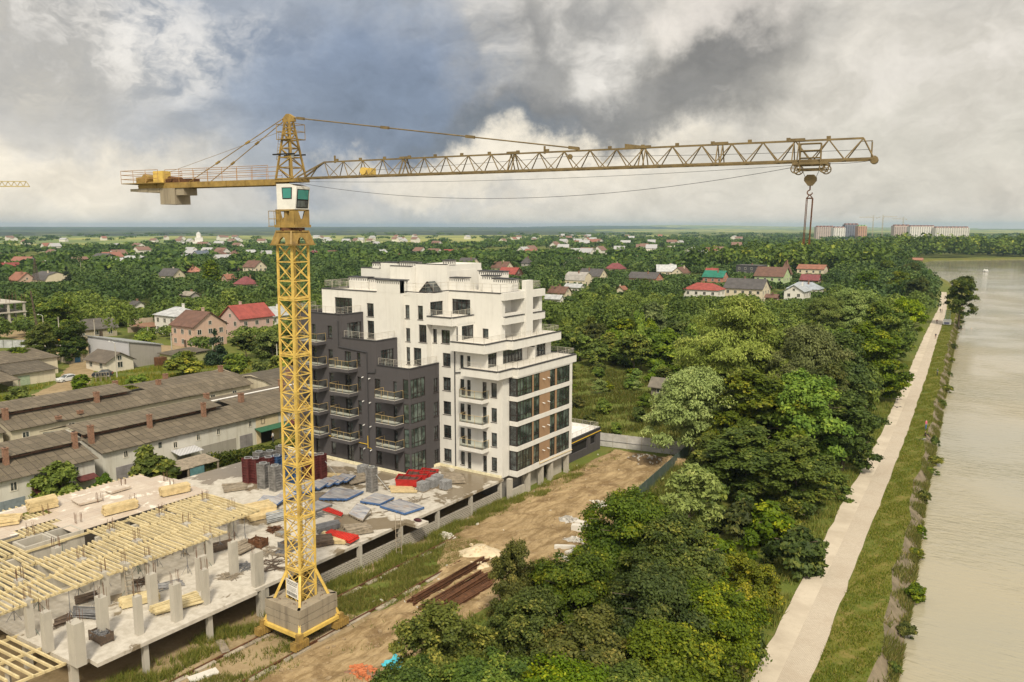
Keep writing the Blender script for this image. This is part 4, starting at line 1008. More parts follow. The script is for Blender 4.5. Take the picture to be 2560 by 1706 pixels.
    m.tube(jp(-.6, .2, 41.2), jp(-14.2, .1, 38.2), .015, n=4); m.build('rear_pendant', YELLOW_D, C)
    # trolley, ropes, hook
    ts = 38.05; m = MB()
    for w in (-.75, .75):
        m.beam(jp(ts - .95, w, 37.32), jp(ts + .95, w, 37.32), .07, .15)
        for ds in (-.75, .75): [m.tube(jp(ts + ds + .25 * math.cos(i * .524), w, 37.03 + .25 * math.sin(i * .524)), jp(ts + ds + .25 * math.cos(i * .524 + .524), w, 37.03 + .25 * math.sin(i * .524 + .524)), .035, n=5) for i in range(12)]; [m.tube(jp(ts + ds - .25 * math.cos(i * 1.05), w, 37.03 - .25 * math.sin(i * 1.05)), jp(ts + ds + .25 * math.cos(i * 1.05), w, 37.03 + .25 * math.sin(i * 1.05)), .02, n=4) for i in range(3)]
    for ds in (-.9, 0, .9): m.beam(jp(ts + ds, -.75, 37.3), jp(ts + ds, .75, 37.3), .08, .12)
    m.beam(jp(ts - .7, -.5, 37.0), jp(ts + .7, -.5, 37.0), .1); m.beam(jp(ts - .7, .5, 37.0), jp(ts + .7, .5, 37.0), .1)
    tr = m.build('trolley', JIBM, C)
    m = MB()
    for s in (ts - .55, ts + .55):
        for w in (-.85, -.45): m.tube(jp(s, w, 37.4), jp(s, w, 38.38), .03, n=4)
    for zz in (37.6, 38.0, 38.38):
        for w in (-.85, -.45): m.tube(jp(ts - .55, w, zz), jp(ts + .55, w, zz), .03, n=4)
        for s in (ts - .55, ts + .55): m.tube(jp(s, -.85, zz), jp(s, -.45, zz), .03, n=4)
    m.build('trolley_cage', JIBM, tr)
    hb = MB(); hb.extrude([jp(ts + x, -.1, zz) for x, zz in ((-.18, 36.72), (.18, 36.72), (.34, 36.55), (.34, 36.38), (.12, 36.1), (-.12, 36.1), (-.34, 36.38), (-.34, 36.55))], JS * .2)
    h = hb.build('hook_block', JIBM, C)
    hk = MB(); hk.tube(jp(ts, 0, 36.1), jp(ts, 0, 35.85), .04); pr = None
    for i in range(9):
        t = -math.pi / 2 + i * math.pi * 1.5 / 8; p = jp(ts + .14 * math.cos(t + math.pi / 2 + math.pi / 2), 0, 35.72 + .14 * math.sin(t + math.pi)); hk.tube(pr, p, .035, n=5) if pr else None; pr = p
    hk.tube(jp(ts, 0, 35.6), jp(ts - .17, 0, 35.4), .03, n=5); hk.tube(jp(ts, 0, 35.6), jp(ts + .17, 0, 35.4), .03, n=5); hk.tube(jp(ts - .17, 0, 35.4), jp(ts + .17, 0, 35.4), .04, n=5)
    hk.build('hook', RUST, h)
    sl = MB()
    for dx, w in ((-.16, -.1), (.16, -.1), (-.12, .12), (.18, .12)): sl.tube(jp(ts + dx, w, 35.4), jp(ts + dx * 1.0 - .06, w, 33.1), .022, n=4); sl.beam(jp(ts + dx - .06, w, 33.1), jp(ts + dx - .06, w, 32.8), .06)
    sl.build('chain_sling', RUST, h)
    rp = MB(); rp.tube(jp(ts - .55, 0, 37.2), jp(ts - .3, 0, 36.6), .014, n=4); rp.tube(jp(ts + .55, 0, 37.2), jp(ts + .3, 0, 36.6), .014, n=4); rp.build('hoist_rope', PIPE, C)
    def sag(a, b, s, r):
        rp = MB(); pp = a
        for i in range(1, 21):
            t = i / 20; p = a.lerp(b, t) - Vector((0, 0, s * 4 * t * (1 - t))); rp.tube(pp, p, r, n=4, cap=False); pp = p
        rp.build('hoist_rope', PIPE, C)
    sag(jp(1.1, -.3, 37.1), jp(ts - .8, -.4, 37.15), 1.45, .014); sag(jp(1.1, .2, 37.25), jp(ts - .8, .3, 37.3), .35, .011); sag(jp(ts + .9, 0, 37.3), jp(41.2, 0, 37.4), .05, .012); sag(jp(7.6, 0, 37.9), jp(23.3, 0, 38.3), .05, .012); sag(jp(23.3, 0, 38.3), jp(41, 0, 38.0), .1, .012)
build_crane()
# rails and sleepers of the crane track
for i, x in enumerate((-52.4, -48.0)):
    t = thing('crane_rail', 'rusty crane rail on concrete sleepers %s' % ('close beside the concrete deck' if i == 0 else 'beside the rutted dirt track'), 'rail', (x, 20, 0), 'crane rails')
    y0, y1 = (34.5, 63) if i else (30, 66)
    m = MB(); m.box(x - .08, x + .08, y0, y1, .17, .2); m.box(x - .03, x + .03, y0, y1, .06, .17); m.box(x - .1, x + .1, y0, y1, .035, .06); m.build('rail', RUST, t)
    rnd = random.Random(i)
    for y in np.arange(y0 + .5, y1, 3.4 if i else 2.6):
        q = MB(); L2 = rnd.uniform(2.2, 3.0) if i else rnd.uniform(1.2, 2.3); q.obox((x + rnd.uniform(.05, .25), y + 1.2), .55, L2, .01, rnd.uniform(.1, .16), rnd.uniform(-.03, .03)); q.build('sleeper', plain('dirty_sleeper', (.36, .31, .24), .95, .3, 2.0), t)

# ------------------------------------------------------------------ the deck and its columns
def build_deck():
    D = thing('parking_deck', 'pale concrete deck on short columns with cinder block infill along its edge', 'deck', (-60, 50, 0))
    poly = [(-88, 26.0), (-64.5, 26.0), (-55.9, 26.5), (-55.9, 27.4), (-54.7, 27.4), (-54.7, 41.3), (-55.1, 41.3), (-55.1, 60.6), (-53.3, 60.6), (-53.3, 62.3), (-55.0, 62.3), (-54.95, 78.6), (-65.2, 78.7), (-65.3, 72.8), (-88, 72.8)]
    MB().prism(poly, 2.5, 2.8).build('slab', DECK, D)
    for y in (31.3, 36.9, 42.2, 48.0, 54.0, 60.0, 66.1, 72.2, 78.2):
        for x in (-55.25, -61.5, -68.5):
            m = MB(); s = .24 if x < -56 else .2; m.box(x - s, x + s, y - s, y + s, 0, 2.495); m.build('column', CONC, D)
    for x, y in ((-57, 26.8), (-63.5, 26.6), (-70, 26.6)): MB().box(x - .25, x + .25, y - .25, y + .25, 0, 2.495).build('column', CONC, D)
    MB().box(-55.75, -55.2, 41.9, 42.9, -.02, 2.79).build('column', CONC, D)
    for y0, y1 in ((48.25, 53.75), (54.25, 59.75), (60.25, 65.85), (66.35, 71.95), (72.45, 77.95)): MB().box(-55.3, -55.05, y0, y1, 0, 1.35).build('block_wall', BLOCKW, D)
    MB().box(-76, -75.7, 20, 72, 0, 2.49).build('rear_wall', CONC, D); MB().box(-56.5, -56.2, 48.2, 78, 0, 2.49).build('inner_wall', plain('dim_wall', (.06, .055, .05), .9), D) if False else None  # rear wall added to keep the space under the deck dark
    k = MB(); k.box(-88, -65.4, 72.5, 72.9, 2.8, 3.05); k.build('insulation_strip', plain('cream_foam', (.72, .66, .46)), D); k = MB(); k.beam((-66.2, 74.0, 3.0), (-65.0, 78.5, 3.0), .15, .4); k.beam((-65, 78.6, 2.95), (-55.3, 78.62, 2.95), .12, .3); k.build('insulation_strip', plain('cream_foam', (.72, .66, .46)), D)
build_deck()
def rebar(mb, x, y, z, w, d, n, h, rnd):
    for i in range(n):
        a = -w / 2 + .05 + (w - .1) * rnd.random(); b = (-d / 2 + .05) if i % 2 else (d / 2 - .05)
        mb.tube((x + a, y + b, z - .05), (x + a + rnd.uniform(-.04, .04), y + b + rnd.uniform(-.04, .04), z + h * rnd.uniform(.75, 1.1)), .013, n=4)
REB = plain('rebar_rust', (.14, .075, .045), .9, .4)
COLS = [(-55.6, 42.1, .55, .95, 5.9, 'thick column on the deck edge right beside the crane mast'), (-59.3, 42.4, .5, .7, 5.85, 'column standing behind the thick edge column by the crane'), (-62.8, 42.3, .5, .6, 5.8, 'column just outside the front corner of the timber formwork'),
        (-58.9, 38.9, .4, 1.0, 5.8, 'broad flat column paired with a slim square one'), (-56.3, 37.4, .5, .5, 5.85, 'slim column standing at the end of the fanned timber pile'), (-55.75, 34.4, .6, .7, 5.9, 'stout column near the deck edge in front of the fanned timber'),
        (-59.0, 34.4, .55, .65, 5.9, 'column directly behind the timber pile near mid deck'), (-62.8, 36.4, .5, .5, 5.75, 'column touching the front beam of the formwork'), (-56.2, 31.5, .5, .5, 5.9, 'narrow column by the brown puddle at the deck edge'),
        (-62.9, 32.6, .5, .5, 5.75, 'column under the front formwork beam behind the steel bundle'), (-58.2, 29.8, .8, .6, 6.0, 'column with a wide head behind the mesh crate of clamps'), (-55.75, 26.6, 1.0, .75, 6.05, 'widest column at the near corner of the deck'),
        (-59.4, 26.3, .6, .6, 5.9, 'second column from the near corner, beside the open beams'), (-62.7, 26.6, .5, .5, 5.85, 'column nearest the left edge of the picture under the formwork corner'), (-62.85, 34.4, .9, .4, 5.9, 'flat wall-like column with horizontal board marks under the formwork beam')]
for i, (x, y, w, d, zt, lab) in enumerate(COLS):
    t = thing('concrete_column', 'grey concrete ' + lab, 'column', (x, y, 2.8), 'bare columns standing on the deck')
    MB().box(x - w / 2, x + w / 2, y - d / 2, y + d / 2, 2.8, zt).build('shaft', CONC, t)
    m = MB(); rnd = random.Random(i); rebar(m, x, y, zt, w, d, 9, 1.0, rnd); m.build('rebar', REB, t)
HID = [(x, y) for x in (-67.1, -71.4) for y in (28, 33, 38, 43, 48)] + [(-76.5, 33.2), (-75.8, 37.2), (-80.5, 36.5), (-79.8, 41.5), (-76.2, 43.0), (-82.5, 45.5), (-77.5, 48.2), (-80.5, 49.4)]
for i, (x, y) in enumerate(HID):
    t = thing('formwork_column', 'concrete column under the timber formwork with rusty starter bars above it', 'column', (x, y, 2.8), 'columns under the formwork with bars poking through')
    MB().box(x - .35, x + .35, y - .3, y + .3, 2.8, 5.72 if x > -73 else 5.5).build('shaft', CONC, t)
    m = MB(); rebar(m, x, y, 5.7, .7, .6, 12, 1.05, random.Random(100 + i)); m.build('rebar', REB, t)

# ------------------------------------------------------------------ slab formwork
def build_formwork():
    F = thing('slab_formwork', 'raised timber slab formwork with pale plywood and rows of yellow beams', 'formwork', (-75, 38, 2.8))
    zt = 5.72; rnd = random.Random(3)
    pm = MB()
    for a in ([(-85, 20), (-77.3, 20), (-77.3, 35.7), (-85, 35.7)], [(-85.1, 35.7), (-73.3, 35.7), (-73.3, 42.2), (-85.1, 42.2)], [(-85.2, 42.2), (-74.2, 42.2), (-74.2, 47.8), (-85.2, 47.8)], [(-83.5, 47.8), (-74.6, 47.8), (-74.6, 49.9), (-83.5, 49.9)]):
        pass
    # plywood in strips that leave slots of bare joists
    strips = [(-85.0, -82.9, 20, 49.0), (-82.9, -80.6, 20, 34.6), (-82.9, -80.6, 37.2, 50.2), (-80.6, -78.6, 20, 50.4), (-78.6, -77.4, 20, 32.6), (-78.6, -77.6, 36.6, 50.2), (-77.6, -75.6, 35.6, 41.3), (-77.6, -75.6, 43.4, 50), (-75.6, -73.5, 35.6, 50.0)]
    for i, (a, b, c, d) in enumerate(strips): pm.box(a + .003 * i, b - .003, c, d, zt - .022, zt)
    pm.build('plywood', PLY, F)
    # elevator shafts
    sh = MB()
    for (a, b, c, d) in ((-75.7, -73.4, 31.3, 33.9), (-75.7, -73.4, 34.0, 36.5)):
        sh.box(a, b, c, c + .2, 2.81, zt + .05); sh.box(a, b, d - .2, d, 2.81, zt + .05); sh.box(a, a + .2, c + .2, d - .2, 2.81, zt + .05); sh.box(b - .2, b, c + .2, d - .2, 2.81, zt + .05)
    sh.build('shaft_wall', CONC, F)
    js = []
    for y in np.arange(20.3, 49.6, .46):
        x1 = -62.6 if y < 44.2 else -64.9
        lanes = [(x1 - 3.9, x1 + .35), (x1 - 7.5, x1 - 3.5), (x1 - 10.6, x1 - 7.1)]
        if y < 35.6: lanes.append((x1 - 14.6, x1 - 10.3))
        for k, (a, b) in enumerate(lanes):
            if k > 1 and 31.2 < y < 36.6: continue
            if rnd.random() < .06: continue
            o = rnd.uniform(-.35, .25); yy = y + (k % 2) * .13 + rnd.uniform(-.04, .04); tw = rnd.uniform(-.05, .05)
            js.append(((a + o, yy - tw), (b + o, yy + tw)))
    slots = [(-80.55, 34.65, 37.15), (-78.5, 32.7, 36.5), (-77.5, 41.4, 43.3)]
    for x, a, b in slots:
        for y in np.arange(a, b, .42): js.append(((x - 2.0, y), (x + 1.9 - (1 if x < -80 else 0), y)))
    for y in np.arange(20.4, 49.5, .6): js.append(((-85.6 + rnd.uniform(-.1, .1), y), (-84.6, y)))
    js.sort(key=lambda q: -max(q[0][0], q[1][0]))
    def jm(mb, p, q): mb.beam((*p, zt - .13), (*q, zt - .13), .11, .2)
    for p, q in js[:100]:
        mb = MB(); jm(mb, p, q); mb.build('joist', TIMBER_Y, F)
    mb = MB()
    for p, q in js[100:]: jm(mb, p, q)
    o = mb.build('joist_field', TIMBER_Y, F); o['kind'] = 'stuff'
    for x, y0, y1 in ((-62.75, 20, 44.3), (-66.3, 20, 49.5), (-70.0, 20, 49.6), (-73.3, 20, 49.6), (-77.4, 20, 49.8), (-81, 20, 49.8), (-84.8, 20, 49)):
        for a in np.arange(y0, y1 - .5, 3.6):
            b = MB(); o = rnd.uniform(-.1, .1); b.beam((x + o, a - .3, zt - .34), (x - o, min(a + 3.9, y1), zt - .34), .1, .2); b.build('bearer', TIMBER_Y, F)
    for x, y0, y1 in ((-64.9, 44.3, 49.6),):
        b = MB(); b.beam((x + .1, y0, zt - .34), (x, y1, zt - .34), .1, .2); b.build('bearer', TIMBER_Y, F)
    b = MB(); b.beam((-74, 49.75, zt - .34), (-64.8, 49.7, zt - .34), .1, .2); b.build('bearer', TIMBER_Y, F)
    # concrete walls seen under the near edge, props with tripods
    for a, b, c, d in ((-72.6, -72.3, 20, 30.5), (-69.5, -69.2, 30.5, 33), (-71.6, -71.3, 36.5, 47)): MB().box(a, b, c, d, 2.81, 5.45).build('wall_panel', CONC, F)
    pn = 0
    for x in (-62.8, -64.9, -66.4, -69.9, -73.4):
        for y in np.arange(21.5, 49.5, 2.6):
            if x == -64.9 and y < 44.4 or (x == -62.8 and y > 44.2): continue
            if pn >= 48: continue
            pn += 1; mb = MB(); yy = y + rnd.uniform(-.4, .4); mb.tube((x, yy, 2.81), (x, yy, 4.3), .035, n=5); mb.tube((x, yy, 4.3), (x, yy, zt - .46), .026, n=5)
            for k in range(3):
                t = k * 2.09 + rnd.random(); mb.tube((x, yy, 3.65), (x + .55 * math.cos(t), yy + .55 * math.sin(t), 2.82), .02, n=4)
            mb.build('shoring_prop', GREYM if pn % 3 else plain('green_prop', (.07, .12, .10)), F)
    # lower ramp beams at the near corner
    G = thing('ramp_formwork', 'open yellow timber beams over the ramp hole at the near corner of the deck', 'formwork', (-62, 24, 2.5))
    for i in range(13):
        y = 17.5 + i * .66; b = MB(); b.beam((-65.5 + .35 * i * .4, y, 2.95), (-57.4 + rnd.uniform(-.4, .2) + (0 if i < 9 else .9), y + .5, 2.9), .12, .2); b.build('joist', TIMBER_Y, G)
    for x in (-57.6, -61.2, -64.6): b = MB(); b.beam((x, 16, 2.73), (x + .9, 26.2, 2.73), .12, .2); b.build('bearer', TIMBER_Y, G)
    for x, y in ((-57.3, 20), (-57.0, 23.5), (-60.9, 19), (-60.7, 24)): b = MB(); b.tube((x, y, 0), (x, y, 2.6), .2, n=4); b.build('post', CONC, G)
build_formwork()

# ------------------------------------------------------------------ garages and yard sheds
CREAM = m_streak('cream_plaster', (.56, .50, .385), (.37, .32, .23), .6)
PALE = m_streak('pale_plaster', (.58, .56, .51), (.38, .345, .28), .65)
OCHRE = m_streak('ochre_plaster', (.60, .49, .33), (.45, .36, .23), .3)
GBLOCK = m_streak('grey_block_wall', (.30, .28, .25), (.20, .185, .16), .6)
METALD = plain('garage_door', (.23, .215, .225), .55, .2, 1.0)
MAROON = plain('maroon_sheet', (.11, .03, .028), .6, .25)
def garage_row(label, x_eave, x_clear, x_ridge, y0, y1, ze, zc, zr, clear_y1, xb, zb_back, wall_m, seed, slate=SLATE):
    """long shed: low lean-to roof, a strip of small clerestory windows, then the upper roof"""
    T = thing('garage_row', label, 'garages', (x_eave, (y0 + y1) / 2, 0), 'long slate roofed garage rows'); rnd = random.Random(seed)
    w = MB(); w.box(xb + .2, x_eave - .25, y0, y1, 0, ze - .25); w.build('wall', wall_m, T)
    g = MB()
    for y in (y0, y1 - .02): g.extrude([(xb + .2, y, ze - .26), (x_eave - .25, y, ze - .26), (x_clear, y, zc - .15), (x_ridge, y, zr - .12), (xb + .2, y, zb_back - .12)], (0, .02, 0))
    g.build('gable', wall_m, T)
    r = MB(); ys = list(np.arange(y0 - .3, y1 + .3, 6.0)) + [y1 + .3]
    def sl(a, za, b, zb, ya, yb, th=.07): r.hexa([(a, ya, za - th), (b, ya, zb - th), (b, yb, zb - th), (a, yb, za - th), (a, ya, za), (b, ya, zb), (b, yb, zb), (a, yb, za)])
    for a, b in zip(ys, ys[1:]):
        j = rnd.uniform(-.03, .03); sl(x_eave + .25, ze + j, x_clear - (0 if a >= clear_y1 else .6), zc + j + (0 if a >= clear_y1 else .1), a, b + .02)
        if a >= clear_y1: sl(x_clear, zc + j, x_ridge, zr - .35 + j, a, b + .02); sl(x_ridge, zr - .35 + j, xb - .2, zb_back + j, a, b + .02)
    r.build('roof', slate, T)
    if clear_y1 > y0:
        up = MB(); r = up; sl(x_clear + .55, zc + .62, x_ridge, zr + .5, y0 - .3, clear_y1 + .4); sl(x_ridge, zr + .5, xb - .2, zb_back, y0 - .3, clear_y1 + .4); up.build('upper_roof', slate, T)
        c = MB(); c.box(x_clear - .55, x_clear - .35, y0, clear_y1, zc - .2, zc + .66); cl = c.build('clerestory_wall', BRICK, T); c = MB()
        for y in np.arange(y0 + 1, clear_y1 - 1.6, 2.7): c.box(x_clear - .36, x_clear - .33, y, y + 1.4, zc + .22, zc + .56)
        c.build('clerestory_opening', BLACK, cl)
    return T
def chimney(T, x, y, z0, z1, s=.55):
    c = MB(); c.obox((x, y), s, s, z0, z1 - .12); c.obox((x, y), s + .12, s + .12, z1 - .12, z1); o = c.build('chimney', BRICK, T)
    MB().obox((x, y), s * .5, s * .5, z1 + .002, z1 + .02).build('flue', BLACK, o)
def gwin(T, x, y, z, w=.55, h=.75, trim=True):
    m = MB()
    if trim:
        for a, b, c, d in ((-w / 2 - .1, w / 2 + .1, -.1, 0), (-w / 2 - .1, w / 2 + .1, h, h + .08), (-w / 2 - .1, -w / 2, 0, h), (w / 2, w / 2 + .1, 0, h)): m.box(x + .005, x + .06, y + a, y + b, z + c, z + d)
        m.box(x + .005, x + .04, y - .03, y + .03, z, z + h)
    else: m.box(x + .005, x + .03, y - w / 2 - .04, y + w / 2 + .04, z - .04, z)
    o = m.build('window', plain('white_trim', (.62, .58, .50)), T); MB().quad((x + .004, y - w / 2, z), (x + .004, y + w / 2, z), (x + .004, y + w / 2, z + h), (x + .004, y - w / 2, z + h)).build('pane', GLASS, o)
def gdoor(T, x, y0, y1, z1, m=METALD):
    d = MB(); d.box(x + .004, x + .06, y0, (y0 + y1) / 2 - .015, .05, z1); d.box(x + .004, x + .06, (y0 + y1) / 2 + .015, y1, .05, z1)
    for i in range(1, 4): z = z1 * i / 4; d.box(x + .06, x + .075, y0, (y0 + y1) / 2 - .02, z - .02, z + .02); d.box(x + .06, x + .075, (y0 + y1) / 2 + .02, y1, z - .02, z + .02)
    d.build('garage_door', m, T)
G1 = garage_row('long garage row nearest the deck, with tall brick chimneys and a pale ridge', -101.55, -106.2, -110.2, 53.7, 108, 4.5, 5.75, 6.5, 74.5, -117.5, 5.0, PALE, 1)
for x, y, z, s in ((-104.6, 53.9, 7.7, .6), (-105.2, 62.6, 7.4, .55), (-105.0, 71.2, 7.55, .55), (-107.2, 79.6, 7.3, .7), (-108.0, 88.6, 7.1, .8), (-113, 92.5, 6.9, .8), (-115.5, 79, 6.4, .7)): chimney(G1, x, y, 4.9, z, s)
for y, z in ((56.9, 3.1), (61.9, 3.2), (64.2, 2.7), (67.9, 3.0), (71.3, 3.1), (77.0, 3.1), (79.4, 3.1), (85, 3.1)): gwin(G1, -101.8, y, z, .5, .8, z != 3.2)
gdoor(G1, -101.8, 55.4, 58.2, 2.0); gdoor(G1, -101.8, 64.4, 66.5, 2.1); gdoor(G1, -101.8, 75.0, 77.3, 2.0)
m = MB(); m.box(-101.79, -101.5, 74.2, 78.1, 0, 2.75); m.build('porch', plain('white_porch', (.70, .68, .64)), G1) if False else None
m = MB(); m.box(-101.797, -101.74, 78.1, 82.4, .02, 4.2); m.build('ochre_wall_panel', OCHRE, G1)
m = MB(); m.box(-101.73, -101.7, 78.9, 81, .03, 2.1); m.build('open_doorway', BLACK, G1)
m = MB(); m.hexa([(-101.7, 77.7, 2.55), (-100.2, 77.7, 2.2), (-100.2, 83.6, 2.2), (-101.7, 83.6, 2.55), (-101.7, 77.7, 2.62), (-100.2, 77.7, 2.27), (-100.2, 83.6, 2.27), (-101.7, 83.6, 2.62)]); m.build('green_awning', plain('green_sheet', (.03, .12, .07), .5), G1)
m = MB(); m.hexa([(-101.7, 83.62, 2.55), (-100.2, 83.62, 2.2), (-100.2, 90, 2.2), (-101.7, 90, 2.55), (-101.7, 83.62, 2.62), (-100.2, 83.62, 2.27), (-100.2, 90, 2.27), (-101.7, 90, 2.62)]); m.build('maroon_awning', MAROON, G1)
m = MB(); m.box(-101.797, -101.75, 68.4, 74.3, .02, 1.9); m.build('bare_block_patch', GBLOCK, G1)
m = MB(); m.hexa([(-101.7, 63.4, 2.35), (-99.6, 63.4, 2.0), (-99.6, 67.2, 2.0), (-101.7, 67.2, 2.35), (-101.7, 63.4, 2.42), (-99.6, 63.4, 2.07), (-99.6, 67.2, 2.07), (-101.7, 67.2, 2.42)]); m.build('tin_awning', SHEETM, G1)
m = MB(); m.beam((-110.2, 75.2, 6.24), (-110.2, 107.8, 6.24), .5, .1); m.build('pale_ridge', plain('ridge_mortar', (.72, .70, .68)), G1)
G3 = garage_row('shorter garage row at the left edge of the picture with maroon door canopies', -99.9, -103.6, -108.0, 22, 51.8, 4.45, 5.75, 6.5, 51.8, -113, 5.0, PALE, 2)
for x, y, z in ((-103.0, 42.7, 7.5), (-103.0, 33, 7.5), (-103.1, 51.0, 7.6)): chimney(G3, x, y, 4.9, z, .55)
for y in (42.1, 49.4, 34): gwin(G3, -100.15, y, 2.9, .65, .95)
gdoor(G3, -100.15, 38.5, 43.2, 1.9, plain('blue_grey_door', (.20, .235, .26), .6)); gdoor(G3, -100.15, 45.5, 48, 1.9)
for a, b in ((44.0, 47.6), (49.2, 51.6)):
    m = MB(); m.hexa([(-100.1, a, 2.5), (-98.9, a, 2.15), (-98.9, b, 2.15), (-100.1, b, 2.5), (-100.1, a, 2.62), (-98.9, a, 2.27), (-98.9, b, 2.27), (-100.1, b, 2.62)]); m.build('maroon_canopy', MAROON, G3)
G2 = garage_row('middle garage row behind, with low brick chimney stubs on a wide slate roof', -124.0, -127.9, -132.6, 52.5, 94.5, 4.5, 5.9, 6.7, 72.6, -139, 5.2, CREAM, 3)
for x, y, z in ((-127.2, 53.2, 7.2), (-127.4, 67.0, 7.3), (-130.2, 79.6, 7.0), (-135, 84, 6.9), (-131.6, 93.4, 7.4), (-136, 75, 6.9), (-123.6, 59, 5.4), (-124.6, 62.8, 5.4)): chimney(G2, x, y, 4.9, z, .7)
for y in (86.3, 90.9, 61.2, 54.5): gwin(G2, -124.25, y, 3.0, .85, .75)
G4 = garage_row('garage row at the far left corner behind the first ones, mostly out of the picture', -124.2, -128, -132, 24, 51.5, 4.4, 5.7, 6.4, 51.5, -138, 5, CREAM, 4)
for y in (48,): gwin(G4, -124.45, y, 2.8)
G5 = garage_row('dark low garage roof behind the crane mast next to the cream garage end', -118.5, -122, -126, 96, 124, 4.3, 5.2, 5.9, 90, -133, 4.6, CREAM, 5, SLATE_D)
chimney(G5, -121, 101, 4.9, 6.6, .9)
# lean-to behind the panels and a hedge-side shed
T = thing('lean_to_shed', 'old lean-to shed with sagging grey roof and a blue tarp beside the garage lane', 'shed', (-93, 60, 0))
m = MB()
for i in range(5): a = 55.0 + i * 1.9; m.hexa([(-95.6, a, 2.75), (-92.2, a, 2.35 + .05 * (i % 2)), (-92.2, a + 1.95, 2.35 + .05 * (i % 2)), (-95.6, a + 1.95, 2.75), (-95.6, a, 2.82), (-92.2, a, 2.42 + .05 * (i % 2)), (-92.2, a + 1.95, 2.42 + .05 * (i % 2)), (-95.6, a + 1.95, 2.82)])
m.build('roof', OLDWOOD, T); MB().box(-95.5, -95.3, 55.2, 64.4, 0, 2.7).build('wall', DKWOOD, T)
for y in (55.2, 59.8, 64.3): m = MB(); m.box(-92.5, -92.3, y, y + .2, 0, 2.33); m.build('post', OLDWOOD, T)
MB().box(-92.32, -92.28, 60.1, 62.2, .9, 2.3).build('blue_tarp', plain('blue_tarp', (.10, .22, .24)), T)

